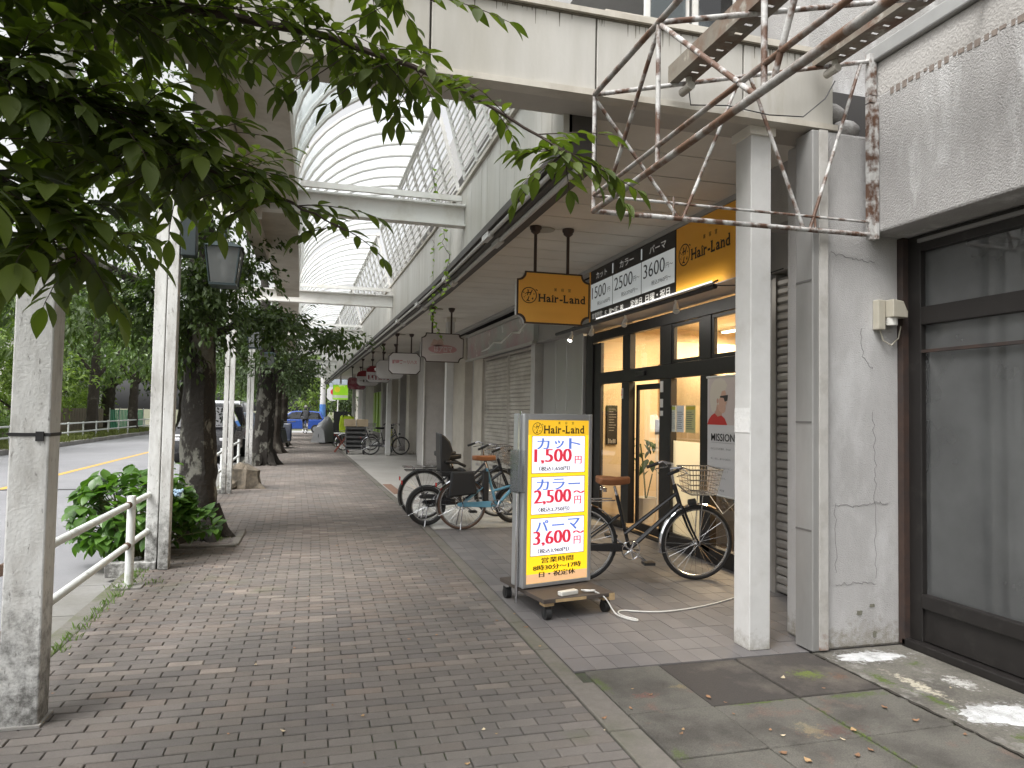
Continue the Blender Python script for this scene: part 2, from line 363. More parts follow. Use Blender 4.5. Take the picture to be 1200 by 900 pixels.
# ---- brick walkway: every brick is geometry, the nearest 300 are parts
def brick_walk():
    X0, X1, Y0, Y1 = -1.475, 1.39, -4.0, 48.6
    px, py, jt, jy = .197, .0815, .0055, .0085
    base = sheet('brick_walkway', [(X0, -6)]+[(X0+bx(y), y) for y in ys[2:]], [(X1, -6)]+[(X1+bx(y), y) for y in ys[2:]], -.012, joint)
    bm = mat('paving_brick', (.2, .2, .2), .86, attr='bcol', var=.20, vscale=110, bump=.4, bscale=260, col2=(.10, .092, .082), c2scale=1.1, c2amt=.40, c2edge=.35, col3=(.085, .09, .05), c3scale=.7, c3amt=.30)
    ramps = {'g': [(0.1369, 0.1215, 0.1096), (0.1218, 0.1088, 0.0994), (0.1478, 0.1309, 0.1173), (0.1319, 0.1173, 0.1071), (0.1134, 0.1020, 0.0952), (0.1428, 0.1241, 0.1088)],
             'r': [(0.1579, 0.1318, 0.1139), (0.1445, 0.1215, 0.1071), (0.1344, 0.1148, 0.1020), (0.1655, 0.1360, 0.1156)],
             't': [(0.1974, 0.1683, 0.1462), (0.2201, 0.1870, 0.1598), (0.1831, 0.1581, 0.1394)]}
    pool = {}
    def variant(cls, hl):
        k = (cls, hl)
        if k not in pool:
            pool[k] = []
            for c in ramps[cls]:
                for rep in range(2):
                    lx, ly, ch = (px-jt)/2*(.5 if hl else 1), (py-jy)/2, .003
                    if hl: lx = (px/2-jt)/2
                    vs = []
                    for z, i in ((-.03, 0), (-.0035, 0), (0, ch)):
                        j = random.uniform(-.0006, .0006)
                        vs += [(-lx+i, -ly+i, z+j*(i > 0)), (lx-i, -ly+i, z-j*(i > 0)), (lx-i, ly-i, z), (-lx+i, ly-i, z+j*(i > 0))]
                    fs = [(a*4+q, a*4+(q+1) % 4, a*4+4+(q+1) % 4, a*4+4+q) for a in (0, 1) for q in range(4)]+[(8, 9, 10, 11)]
                    me = bpy.data.meshes.new('brick'); me.from_pydata(vs, [], fs); me.materials.append(bm)
                    at = me.attributes.new('bcol', 'FLOAT_COLOR', 'FACE'); kk = random.uniform(.92, 1.08)
                    at.data.foreach_set('color', [x for _ in fs for x in (c[0]*kk, c[1]*kk, c[2]*kk, 1)])
                    pool[k].append((me, np.array(vs), fs, (c[0]*kk, c[1]*kk, c[2]*kk)))
        return random.choice(pool[k])
    items = []
    nrow = int((Y1-Y0)/py); ncol = int((X1-X0)/px)+1
    for r in range(nrow):
        y = Y0+(r+.5)*py; off = (r % 2)*.5
        c = -1
        x = X0
        first = True
        while x < X1-.02:
            hl = first and off > 0
            w = px/2 if hl else px
            if x+w > X1+.03: hl = True; w = px/2
            if x+w > X1+.04: break
            first = False
            xc = x+w/2; x += w
            # colour zones: grey close to the camera, tan bricks mixed in through the middle, browner far and to the left
            q = random.random(); t = .0
            if 4.2 < y < 14: t = .20 if xc > -.3 else .06
            if y >= 14: t = .25
            if y > 40: t = .3
            if y < 4.2 and xc > .2: t = .02
            # tan bricks come in short runs
            wv = math.sin(y*2.1+xc*1.3)+math.sin(y*.83-xc*2.2+1)
            t *= 1.9 if wv > .35 else .45
            cls = 't' if q < t else ('r' if q < t+(.5 if y > 5.2 else .10) else 'g')
            items.append((xc, y, hl, cls))
    vis = sorted([it for it in items if inframe((it[0], it[1], 0), -4)], key=lambda it: it[1])
    parts = set(id(it) for it in vis[:300])
    V = []; F = []; C = []; n = 0
    for it in items:
        xc, y, hl, cls = it; me, vs, fs, c = variant(cls, hl); dz = random.uniform(-.0026, .0018)
        if id(it) in parts:
            o = link_mesh('brick', me, base); o.location = (xc+bx(y), y, dz); o.rotation_euler = (random.uniform(-.012, .012), random.uniform(-.007, .007), random.uniform(-.010, .010))
        else:
            V.append(vs+np.array([xc+bx(y), y, dz])); F += [tuple(i+n for i in f) for f in fs]; C += [(*c, 1)]*len(fs); n += len(vs)
    me = bpy.data.meshes.new('brick_field'); me.from_pydata(np.concatenate(V).tolist(), [], F); me.materials.append(bm)
    at = me.attributes.new('bcol', 'FLOAT_COLOR', 'FACE'); at.data.foreach_set('color', np.array(C).ravel())
    o = link_mesh('brick_field', me, base); o['kind'] = 'stuff'
brick_walk()

# ---- concrete edging strip between bricks and shop terrace
strip = sheet('edging_strip', [(1.385, -4)]+[(1.385+bx(y), y) for y in ys[2:]], [(1.57, -4)]+[(1.57+bx(y), y) for y in ys[2:]], -.014, joint)
y = -1.0
while y < 30:
    ln = random.choice([.6, .6, .6, .45]) if y > 3 else .6
    bb = B(); xr = 1.553 if y < 3.6 else 1.50
    bb.box(1.394, xr, y, y+ln-.008, -.05, random.uniform(-.003, .002)); bb.build('edging_block', kerb_c, strip, bend=True, bevel=.008); y += ln

# ---- slabs in front of the empty shop
MOSS = (.075, .105, .022)
slab_m = mat('old_slab', (.118, .110, .094), .9, var=.42, vscale=120, col2=(.062, .056, .048), c2scale=2.6, c2amt=.48, c2edge=.22, col3=(.15, .10, .08), c3scale=3.4, c3amt=.35, bump=.7, bscale=180,
    spots=[(2.45, 2.95, .30, .10, (.10, .06, .05), .9), (1.75, 3.55, .14, .06, (.15, .075, .06), .8), (2.0, 3.62, .12, .05, (.20, .16, .09), .8), (2.35, 2.98, .10, .14, (.24, .20, .12), .6), (2.555, 2.9, .035, .6, MOSS, 1), (2.9, 3.3, .30, .06, MOSS, .7), (1.58, 3.75, .05, .2, MOSS, .7), (1.6, 2.9, .06, .10, MOSS, .6), (2.3, 3.33, .3, .022, MOSS, 1), (2.05, 3.55, .02, .3, MOSS, .9)])
slab_d = mat('dark_slab', (.050, .043, .038), .88, var=.3, vscale=90, col2=(.115, .10, .082), c2scale=2.6, c2amt=.42, c2edge=.2, bump=.4, bscale=150, spots=[(2.83, 3.62, .17, .11, (.11, .135, .03), 1), (2.98, 3.55, .1, .08, (.13, .075, .05), .8)])
moss = mat('moss', (.085, .125, .02), .95, var=.35, vscale=60, bump=.8, bscale=220)
apron_m = mat('apron_concrete', (.140, .130, .110), .92, var=.4, vscale=70, col2=(.09, .083, .07), c2scale=3.0, c2amt=.45, c2edge=.2, col3=(.26, .25, .225), c3scale=4, c3amt=.38, bump=.8, bscale=120,
    spots=[(3.33, 3.32, .08, .33, (.45, .41, .32), 1), (3.60, 3.3, .12, .16, (.5, .49, .46), .9), (3.20, 3.44, .07, .20, MOSS, 1), (3.25, 3.10, .06, .20, MOSS, 1), (3.6, 3.62, .1, .06, MOSS, .8), (3.30, 2.66, .10, .09, MOSS, .9), (3.42, 3.79, .36, .16, (.42, .42, .41), 1), (3.44, 2.90, .36, .21, (.42, .42, .41), 1)])
mortar = mat('white_mortar', (.62, .62, .62), .95, var=.14, vscale=30, col2=(.40, .40, .39), c2scale=9, c2amt=.44, c2edge=.2, bump=1.6, bscale=90)
sb = B(); sb.box(1.53, 3.90, -3, 3.965, -.12, -.012)
slabs = struct('slab_paving', sb, joint)
for xa, xb in ((1.562, 2.036), (2.044, 2.552), (2.568, 3.10)):
    for ya, yb in ((3.35, 3.955), (2.872, 3.342), (2.38, 2.864), (1.9, 2.372), (1.42, 1.892), (.94, 1.412)):
        dark = xa > 2 and ya > 3.3
        bb = B(); bb.box(xa, xb, ya, yb, -.06, random.uniform(-.004, .003)); bb.build('slab', slab_d if dark else slab_m, slabs, bevel=.006)
def blob(name, m, cx, cy, rx, ry, h, parent, n=54, rot=0, z=0.0, seed=0):
    """low lumpy patch with a ragged outline"""
    rg = random.Random(seed); ph = [rg.uniform(0, 6.28) for _ in range(6)]; vs = []; fs = []; rings = 5
    for k in range(rings+1):
        t = k/rings
        for j in range(n):
            q = 2*math.pi*j/n; w = 1+.16*math.sin(2*q+ph[0])+.10*math.sin(5*q+ph[1])+.07*math.sin(9*q+ph[2])+rg.uniform(-.10, .10)
            x, y2 = rx*w*math.cos(q)*(1-t*.98), ry*w*math.sin(q)*(1-t*.98)
            X, Y = x*math.cos(rot)-y2*math.sin(rot), x*math.sin(rot)+y2*math.cos(rot)
            zz = -.01 if k == 0 else h*(min(1, t*2.2))*(1+.35*math.sin(7*q+ph[3]+k)*(1-t))+rg.uniform(-.12, .12)*h
            vs.append((cx+X, cy+Y, z+zz))
    for k in range(rings):
        for j in range(n): fs.append((k*n+j, k*n+(j+1) % n, (k+1)*n+(j+1) % n, (k+1)*n+j))
    fs.append(tuple(rings*n+j for j in range(n)))
    bb = B(); bb._a(vs, fs); return bb.build(name, m, parent, smooth=True)
ap = B(); ap.box(3.115, 3.88, -3, 3.945, -.1, .004)
apron = struct('apron', ap, apron_m)
blob('mortar_patch', mortar, 3.42, 3.79, .25, .10, .010, apron, rot=.05, seed=11)
blob('mortar_patch', mortar, 3.44, 2.90, .27, .145, .012, apron, rot=.1, seed=12)
dk = mat('wet_crack', (.03, .026, .02), .8)
bb = B(); cp = [(3.112+random.uniform(-.010, .010), 3.9-i*.045, -.001) for i in range(34)]; bb.tube(cp, [random.uniform(.003, .011) for _ in cp], 5); bb.build('crack', dk, apron)

# ---- shop terrace: tiles, then plain concrete
tile_cols = [(.150, .140, .138), (.165, .153, .150), (.140, .132, .131), (.175, .163, .158)]
tile_ms = [mat('terrace_tile_%d' % i, c, .62, var=.10, vscale=30, col2=tuple(x*.78 for x in c), c2scale=1.3, c2amt=.45, c2edge=.3, bump=.12, bscale=200) for i, c in enumerate(tile_cols)]
tb = B(); tb.box(1.51, 4.25, 3.97, 9.12, -.10, -.008)
terr = struct('tiled_terrace', tb, mat('tile_joint', (.07, .066, .062), .9))
tx, ty, items = .140, .212, []
for i in range(18):
    for j in range(25):
        x, y = 1.505+i*tx, 3.972+j*ty
        if x+tx > 4.03 or y+ty > 9.14: continue
        items.append((x, y))
items.sort(key=lambda p: (0 if inframe((p[0], p[1], 0), 0) else 1, p[1]))
tmesh = []
for m in tile_ms:
    t = B(); t.box(0, tx-.004, 0, ty-.004, -.03, 0); me = bpy.data.meshes.new('tile'); me.from_pydata(t.v, [], t.f); me.materials.append(m); tmesh.append(me)
rest = B()
for k, (x, y) in enumerate(items):
    if k < 300:
        o = link_mesh('tile', random.choice(tmesh), terr); o.location = (x, y, random.uniform(-.0012, .0008)); o.rotation_euler = (random.uniform(-.004, .004), random.uniform(-.004, .004), 0)
    else:
        rest.m = random.randrange(4); rest.box(x, x+tx-.004, y, y+ty-.004, -.03, random.uniform(-.001, .0008))
o = rest.build('tile_field', tile_ms, terr); o['kind'] = 'stuff'
ct = B(); ct.box(1.512, 4.3, 9.125, 9.5, -.1, -.004); ct.box(1.512, 4.3, 9.5, 48.5, -.1, -.004)
cterr = struct('concrete_terrace', ct, pale_concrete, bend=True)
lt = mat('light_slab', (.50, .49, .46), .8, var=.08, vscale=20, col2=(.40, .39, .36), c2scale=2, c2amt=.4, c2edge=.3)
for i in range(3):
    for j in range(4):
        bb = B(); bb.box(1.53+i*.62, 1.53+i*.62+.612, 9.16+j*.62, 9.16+j*.62+.612, -.03, .002); bb.build('slab', lt, cterr, bend=True)
bk = mat('red_brick_inset', (.22, .13, .09), .85, var=.2, vscale=60)
for j in range(16):
    bb = B(); bb.box(1.53, 1.70, 13.1+j*.11, 13.2+j*.11, -.02, .003); bb.build('brick', bk, cterr, bend=True)

# ---- far side of the road
sheet('far_verge', [(-16, y) for y in (-12, 60)], [(-9.72, y) for y in (-12, 60)], .0, mat('verge_grass', (.085, .105, .035), .95, var=.4, vscale=8, col2=(.16, .13, .07), c2scale=1.2, c2amt=.5, c2edge=.2))
fk = B(); fk.box(-9.74, -9.5, -12, 48.9, -.16, .03); fkerb = struct('far_kerb', fk, concrete)
for i in range(30):
    bb = B(); bb.box(-9.76, -9.48, 20+i*.95, 20.94+i*.95, -.16, .04); bb.build('kerb_stone', concrete, fkerb)

# ---- fallen leaves
lf_m = [mat('dry_leaf_%d' % i, c, .8, var=.25, vscale=60) for i, c in enumerate([(.34, .22, .11), (.27, .15, .08), (.46, .38, .26), (.20, .11, .06)])]
lf_me = []
for k in range(8):
    rg = random.Random(k); n = 6; L, Wd = .055, .022; vs = []; fs = []; curl = rg.uniform(.4, 1.2)
    for i in range(n+1):
        t = i/n; w = Wd*math.sin(math.pi*min(1, t*1.02))**.8*(1-.3*t); x = (t-.5)*L; z = .003+curl*.009*(t-.45)**2*4
        vs += [(x, -w*rg.uniform(.6, 1.2), z+.006*curl*rg.random()), (x, rg.uniform(-.002, .002), z), (x, w*rg.uniform(.6, 1.2), z+.008*curl*rg.random())]
    for i in range(n):
        a = i*3; fs += [(a, a+3, a+4, a+1), (a+1, a+4, a+5, a+2)]
    me = bpy.data.meshes.new('fallen_leaf'); me.from_pydata(vs, [], fs); me.materials.append(lf_m[k % 4]); lf_me.append(me)
LEAVES = [(-0.85, 7.27), (-1.27, 4.26), (-0.34, 3.56), (0.81, 3.33), (0.86, 3.28), (1.42, 3.32), (1.37, 3.2), (1.72, 3.64), (1.6, 3.4), (1.78, 3.54), (1.71, 3.08), (1.44, 4.43), (1.47, 4.84), (1.48, 5.18), (1.82, 4.95), (2.62, 5.36), (0.67, 3.03), (1.31, 5.04), (2.07, 3.44), (2.12, 3.36), (1.74, 3.12), (2.15, 3.02), (2.17, 2.95), (2.08, 3.22), (2.9, 3.11), (2.93, 2.94), (2.54, 2.92), (2.47, 2.73), (2.37, 2.7), (2.06, 2.8), (2.12, 2.71), (2.42, 2.85), (2.64, 3.59), (2.77, 3.41), (3.48, 3.25), (3.04, 2.76), (0.13, 3.78), (0.27, 3.62), (-0.1, 3.53), (-0.0, 3.2), (0.24, 4.21), (0.64, 4.75), (-0.29, 4.47), (-0.01, 5.99), (0.48, 5.39), (-1.19, 8.42), (-1.25, 7.96), (0.83, 4.8), (0.28, 8.16), (1.25, 5.73), (-0.63, 6.39), (-0.44, 7.59), (-0.08, 4.73), (-1.35, 5.4), (-1.42, 5.9), (-1.3, 6.15), (-1.38, 4.9), (-.9, 8.9), (-.7, 9.2)]
for k, (x, y) in enumerate(LEAVES):
    o = link_mesh('fallen_leaf', lf_me[random.randrange(8)]); o.location = (x, y, .003); o.rotation_euler = (0, 0, random.uniform(0, 6.28)); sc = random.uniform(.35, .85) if x > 1.39 else random.uniform(.2, .55); o.scale = (sc, sc, sc)
    wh = 'brick walkway' if x < 1.39 else 'worn slabs before the empty shop' if y < 3.96 and x < 3.11 else 'cement apron under the dark window' if y < 3.96 else 'grey tiles near the yellow sign'
    tag(o, 'small dry leaf fallen on the '+wh, 'leaf', 'dry leaves scattered on the '+wh)
# weeds in the paving edge
def grass_tufts(name, spots, m, hgt, n, label, cat):
    b = B(); rg = random.Random(3)
    for x, y, z, r in spots:
        for _ in range(n):
            a = rg.uniform(0, 6.28); q = r*math.sqrt(rg.random()); px_, py_ = x+q*math.cos(a), y+q*math.sin(a); h = hgt*rg.uniform(.4, 1); d = rg.uniform(0, 6.28); w = hgt*.05; ln = h*.6
            dx, dy = math.cos(d), math.sin(d)
            b._a([(px_-dy*w, py_+dx*w, z), (px_+dy*w, py_-dx*w, z), (px_+dx*ln*.4+dy*w*.7, py_+dy*ln*.4-dx*w*.7, z+h*.7), (px_+dx*ln, py_+dy*ln, z+h)], [(0, 1, 2, 3)])
    return tag(b.build(name, m), label, cat, kind='stuff')
weed_m = mat('weed_green', (.10, .17, .035), .8, var=.3, vscale=20, translucent=(1.6, 1.6, .8, .3))
grass_tufts('weeds', [(-1.47, 5.0+i*.22, -.005, .06) for i in range(11)]+[(-1.5, 6.6, 0, .12), (-1.3, 6.7, 0, .1), (-1.0, 8.75, 0, .12)], weed_m, .055, 26, 'tiny green weeds and moss along the mossy brick edge', 'weeds')
grass_tufts('verge_grass', [(-10.3+random.uniform(-.5, .6), 22+i*.28, .02, .35) for i in range(100)], mat('long_grass', (.16, .19, .06), .9, var=.4, vscale=3, translucent=(1.3, 1.3, .7, .3)), .30, 34, 'long dry grass along the far side of the road', 'grass')
# ------------------------------------------------------------------ materials of the arcade
cream = mat('cream_panel', (.46, .445, .41), .55, var=.07, vscale=5, col2=(.35, .33, .285), c2scale=2.2, c2amt=.47, c2edge=.3, stretch=(1, 1, .18), col3=(.36, .33, .27), c3scale=5, c3amt=.33, bump=.05, bscale=40)
cream_d = mat('weathered_cream', (.50, .47, .41), .6, var=.12, vscale=9, col2=(.36, .32, .26), c2scale=2.6, c2amt=.42, c2edge=.3, stretch=(1, 1, .2))
soffit_m = mat('soffit_panel', (.72, .69, .63), .6, var=.06, vscale=3, col2=(.60, .56, .49), c2scale=.9, c2amt=.45, c2edge=.4)
white_p = mat('white_paint', (.56, .555, .54), .5, var=.06, vscale=10, col2=(.46, .45, .425), c2scale=4, c2amt=.34, c2edge=.3, low=((.30, .28, .24), .16))
white_w = mat('worn_white_paint', (.57, .57, .55), .6, var=.14, vscale=30, col2=(.40, .39, .365), c2scale=8, c2amt=.42, c2edge=.2, stretch=(1, 1, .3), col3=(.20, .19, .175), c3scale=60, c3amt=.345, low=((.045, .042, .036), .85), bump=.25, bscale=70)
white_steel = mat('white_steel', (.70, .69, .66), .5, var=.05, vscale=8, col2=(.52, .49, .43), c2scale=3, c2amt=.36, c2edge=.25)
dark_gut = mat('dark_gutter', (.055, .048, .042), .6, var=.2, vscale=10)
pipe_w = mat('grey_conduit', (.45, .44, .42), .5, var=.1, vscale=12)
brown_rod = mat('brown_rod', (.055, .035, .028), .5, var=.1)
bronze = mat('dark_bronze', (.013, .011, .011), .45, .1, var=.15, vscale=12)
stucco = mat('grey_stucco', (.46, .45, .445), .92, var=.05, vscale=30, col2=(.36, .35, .34), c2scale=1.3, c2amt=.46, c2edge=.3, stretch=(1, 1, .45), col3=(.52, .515, .51), c3scale=2.0, c3amt=.38, bump=.6, bscale=130, low=((.22, .20, .155), .26))
stucco_d = mat('dark_stucco', (.37, .36, .35), .92, var=.07, vscale=30, col2=(.28, .27, .26), c2scale=1.8, c2amt=.46, c2edge=.3, stretch=(1, 1, .30), col3=(.50, .495, .49), c3scale=3.4, c3amt=.41, bump=.8, bscale=95)
stucco_s = mat('smooth_render', (.40, .385, .365), .9, var=.08, vscale=10, col2=(.32, .305, .285), c2scale=1.5, c2amt=.45, c2edge=.3, bump=.7, bscale=60)
steel_p = mat('dull_steel_cladding', (.33, .325, .315), .5, .3, var=.12, vscale=4, col2=(.24, .235, .225), c2scale=1.7, c2amt=.45, c2edge=.3, stretch=(1, 1, .3))
beige_pil = mat('beige_pillar', (.56, .525, .46), .75, var=.08, vscale=6, col2=(.45, .415, .36), c2scale=1.3, c2amt=.45, c2edge=.3, low=((.2, .18, .15), .2))
grey_pil = mat('grey_pillar', (.42, .40, .385), .8, var=.1, vscale=6, col2=(.34, .32, .305), c2scale=1.2, c2amt=.45, c2edge=.3, low=((.14, .13, .12), .3))
black = mat('black', (.012, .012, .013), .5)

# ------------------------------------------------------------------ arcade building: soffit, fascia, columns, upper wall
ab = thing('arcade_building', 'long cream shop building with projecting soffit, clad fascia and row of shops', 'building', (4, 4.2, 0))
SZ = 3.46
pitch = .47; n = 0
pm = None
yy = 4.30
while yy < 46:
    b = B(); b.box(1.70, 3.62, yy, yy+pitch-.017, SZ, SZ+.02); b.build('soffit_panel', soffit_m, ab, bend=True); yy += pitch
b = B(); b.box(1.52, 8.0, 4.30, 9.5, SZ+.024, SZ+.42); b.box(1.52, 8, 9.5, 46.4, SZ+.024, SZ+.42); b.build('roof_light_block', mat('dark_void', (.05, .047, .045), .9), ab, bend=True)  # plain slab added over the soffit to block light from above
b = B(); b.box(3.50, 3.62, 4.3, 9.5, SZ-.055, SZ-.004); b.box(3.50, 3.62, 9.5, 46, SZ-.055, SZ-.004); b.build('soffit_trim', mat('grey_trim', (.36, .355, .35), .5, var=.06), ab, bend=True)
# fascia boards (vertical cladding), gutter and conduits under them
y = 4.26; k = 0; rest = B()
while y < 46:
    w = .235
    t = B() if k < 150 else rest
    t.box(1.488+random.uniform(0, .003), 1.55, y, y+w-.006, 3.235, 3.90)
    if k < 150: t.build('fascia_board', cream, ab, bend=True)
    y += w; k += 1
o = rest.build('fascia_boards', cream, ab, bend=True); o['kind'] = 'stuff'
b = B()
for a, c in ((4.26, 9.5), (9.5, 46)):
    b.box(1.46, 1.56, a, c, 3.905, 3.945)
b.build('fascia_cap', cream_d, ab, bend=True)
b = B()
for a, c in ((4.26, 9.5), (9.5, 46)): b.box(1.53, 1.72, a, c, 3.10, 3.445); b.box(1.47, 1.53, a, c, 3.16, 3.225)
b.build('gutter', dark_gut, ab, bend=True)
for z, x, r in ((3.13, 1.505, .018), (3.085, 1.60, .022)):
    y = 4.3
    while y < 40:
        ln = 2.2 if y < 12 else 6
        b = B(); b.tube([(x, y, z), (x, y+ln-.25, z)], r, 8); b.box(x-.03, x+.03, y+ln-.25, y+ln, z-.028, z+.028); b.build('conduit', pipe_w, ab, bend=True, smooth=True); y += ln
# near end: cream panels with joints, cap, lip and a set-back second band
for xa, xb in ((2.62, 3.30), (1.60, 2.608), (.585, 1.588), (-.43, .573), (-1.42, -.442)):
    b = B(); b.box(xa, xb, 3.97, 4.03, 3.47, 3.915); b.build('end_panel', cream, ab, bevel=.004)
drip = mat('rain_drip', (.13, .115, .09), .9, var=.3, vscale=20)
for i in range(70):
    x = random.uniform(-1.3, 3.2); h = random.choice((.02, .03, .04, .07, .12))*random.uniform(.6, 1.3); w_ = random.uniform(.002, .006)
    b = B(); b._a([(x-w_, 3.9685, 3.913), (x+w_, 3.9685, 3.913), (x+w_*.3, 3.9685, 3.913-h), (x-w_*.2, 3.9685, 3.913-h)], [(0, 3, 2, 1)]); b.build('rain_drip', drip, ab)
b = B(); b.box(-1.44, 3.32, 3.962, 3.9695, 3.913, 3.924); b.build('dark_seam', drip, ab)
b = B(); b.box(-1.44, 3.32, 3.94, 4.05, 3.925, 3.958); b.build('end_cap', cream_d, ab)
b = B(); b.box(-1.44, 3.32, 3.945, 4.05, 3.425, 3.462); b.build('end_lip', cream_d, ab)
b = B(); b.box(-1.40, 3.28, 4.04, 4.285, 3.43, 3.90); b.build('end_beam', mat('beam_underside', (.40, .37, .33), .7, var=.08), ab)
b = B(); b.box(1.9, 3.5, 4.55, 4.62, 3.95, 4.28); b.build('upper_band', cream, ab)
b = B(); b.box(1.88, 3.5, 4.52, 4.63, 4.29, 4.33); b.build('upper_cap', cream_d, ab)
# upper storey behind: windows over the canopy
b = B(); b.box(2.35, 8, 4.95, 46, 3.90, 4.45); b.box(2.35, 8, 4.95, 46, 5.6, 6.6); b.box(3.30, 8, 4.95, 46, 4.45, 5.6); b.build('upper_wall', mat('upper_grey', (.34, .335, .33), .8, var=.08, vscale=4), ab, bend=False)  # wall mass added to block light above the shops; also backs the louvres
for i in range(4):
    x0 = 2.40+i*.42
    if x0 > 3.2: break
    b = B(); b.box(x0, x0+.38, 4.97, 5.0, 4.47, 5.58); f = b.build('window', white_steel, ab)
    b = B(); b.box(x0+.04, x0+.34, 4.955, 4.968, 4.52, 5.53); b.build('pane', glass('upper_glass', (.5, .55, .55), 1.2), f)
b = B(); b.box(4.05, 8, 46.2, 46.5, 0, 6.6); b.build('end_wall', cream_d, ab, bend=True)
# white columns under the soffit
for i, cy in enumerate((4.15, 14.6, 24.4, 33.5, 39.5)):
    b = B(); b.box(2.735, 2.888, cy-.09, cy+.09, 0, SZ-.006); c = b.build('column', white_p, ab, bend=True, bevel=.006)
    b = B(); b.box(2.715, 2.908, cy-.11, cy+.11, SZ-.09, SZ-.004); b.build('column_head', soffit_m, c, bend=True)
    if i == 0:
        b = B(); b.box(2.7315, 2.7345, cy-.088, cy+.085, 1.40, 1.56); b.build('clear_tape', mat('clear_tape', (.72, .72, .71), .15, var=.05, vscale=40, bump=.5, bscale=40), c)

# ------------------------------------------------------------------ glazed arcade roof over the walkway
ar = thing('arcade_roof', 'white steel and glass barrel roof spanning the brick walkway', 'canopy roof', (0, 5.8, 3.4))
def arc_pt(t):
    q = t*math.pi/2
    return (-.25+1.48*(1-math.cos(q)), 3.76+1.16*math.sin(q))
g_clear = glass('vault_glass', (.58, .63, .64), .7, milky=.34, dirt=.26, milk=(.55, .60, .60))
g_milk = glass('milky_vault', (.62, .65, .66), .3, milky=.66, dirt=.18, milk=(.72, .75, .76))
NA = 10
def bay(y0, y1, nr, gm, slats, detail, rr=.026):
    st = (y1-y0)/nr
    for i in range(nr):
        a, c = y0+i*st, y0+(i+1)*st
        b = B()
        for k in range(NA):
            (x0, z0), (x1, z1) = arc_pt(k/NA), arc_pt((k+1)/NA)
            b.quad((x0, a+.01, z0), (x0, c-.01, z0), (x1, c-.01, z1), (x1, a+.01, z1))
        b.build('glass_pane', gm, ar, bend=True, smooth=True)
    for i in range(nr+1):
        a = y0+i*st; b = B()
        b.tube([(arc_pt(k/NA)[0], a, arc_pt(k/NA)[1]-.02) for k in range(NA+1)], rr, 6); b.build('rib', white_steel, ar, bend=True, smooth=True)
    # spring gutter on the left, steep louvres on the right
    b = B(); b.box(-.60, -.22, y0, y1, 3.52, 3.755); b.build('spring_beam', cream_d, ar, bend=True)
    b = B(); b.tube([(-.27, y0, 3.80), (-.27, y1, 3.80)], .035, 6); b.build('spring_rail', white_steel, ar, bend=True)
    for k in range(slats):
        t = (k+.5)/slats; x, z = 1.47-.26*t, 3.95+.95*t
        b = B(); b.obox((x, (y0+y1)/2, z), (.012, y1-y0-.02, .95/slats*.62), (0, -.27+.5, 0)); b.build('louvre_slat', white_steel, ar, bend=True)
    nm = max(2, int((y1-y0)/.52))
    for k in range(nm+1):
        a = y0+.02+(y1-y0-.04)*k/nm; b = B(); b.obox((1.325, a, 4.43), (.035, .022, 1.02), (0, -.27, 0)); b.build('mullion', white_steel, ar, bend=True)
    b = B(); b.box(1.18, 1.25, y0, y1, 4.88, 4.95); b.build('ridge_rail', white_steel, ar, bend=True)
bay(4.32, 7.28, 5, g_clear, 14, True)
bay(7.62, 13.35, 13, g_milk, 12, True, .018)
y = 13.9
while y < 42: bay(y, y+5.7, 10, g_milk, 6, False, .014); y += 6.25
# gable of the first bay, and the opaque side panel along it
b = B(); b.box(-.42, -.36, 7.28, 7.34, 3.72, 4.95); b.box(-.33, -.29, 7.29, 7.33, 3.72, 4.95); b.box(-.26, -.235, 7.29, 7.33, 3.76, 4.95); b.build('gable_post', white_steel, ar)
b = B(); b.box(-.74, -.61, 4.29, 9.45, 3.35, 4.35); b.build('side_panel', mat('side_panel', (.52, .48, .44), .6, var=.06, vscale=4, col2=(.44, .40, .36), c2scale=1.2, c2amt=.45, c2edge=.4), ar)
# I-beams across the walkway
def ibeam(y, xl=-1.46, xr=1.485, z0=3.47, z1=3.70, w=.13):
    b = B(); b.box(xl, xr, y-w/2, y+w/2, z0, z0+.018); b.box(xl, xr, y-w/2, y+w/2, z1-.018, z1); b.box(xl, xr, y-.008, y+.008, z0+.018, z1-.018)
    return b.build('cross_beam', white_steel, ar, bend=True)
for i in range(7): ibeam(7.40+i*6.25)
for i in range(4):
    b = B(); b.box(-.2, 1.485, 7.56+i*6.25, 7.60+i*6.25, 3.80, 3.86); b.build('cross_rail', white_steel, ar, bend=True)

# ------------------------------------------------------------------ posts on the road side
p1 = thing('canopy_post', 'thick square white post with dirty foot and a black strap, left foreground', 'post', (-1.29, 3.92, 0), group='white posts along the road side')
b = B(); b.box(-1.373, -1.205, 3.845, 3.995, 0, 3.42); b.build('shaft', white_w, p1, bevel=.008)
b = B(); b.box(-1.376, -1.202, 3.842, 3.998, 1.352, 1.368); b.box(-1.262, -1.228, 3.836, 3.843, 1.330, 1.375); b.build('strap', black, p1)
b = B(); b.box(-1.39, -1.19, 3.83, 4.01, 0, .012); b.build('base_plate', concrete, p1)
p2 = thing('canopy_post', 'slender twin white post with angled foot beside the leafy shrub', 'post', (-1.36, 7.36, 0), group='white posts along the road side')
b = B(); b.box(-1.475, -1.375, 7.30, 7.40, 0, 3.47); b.build('shaft', white_w, p2, bevel=.006)
b = B(); b.box(-1.355, -1.265, 7.25, 7.37, 0, 3.47); b.build('shaft', white_w, p2, bevel=.006)
b = B(); b.box(-1.80, -1.375, 7.27, 7.36, -.06, .07); b.build('foot_bar', white_w, p2, bevel=.006)
b = B(); b.box(-1.475, -.55, 7.30, 7.345, 3.36, 3.47); b.build('arm', white_steel, p2)
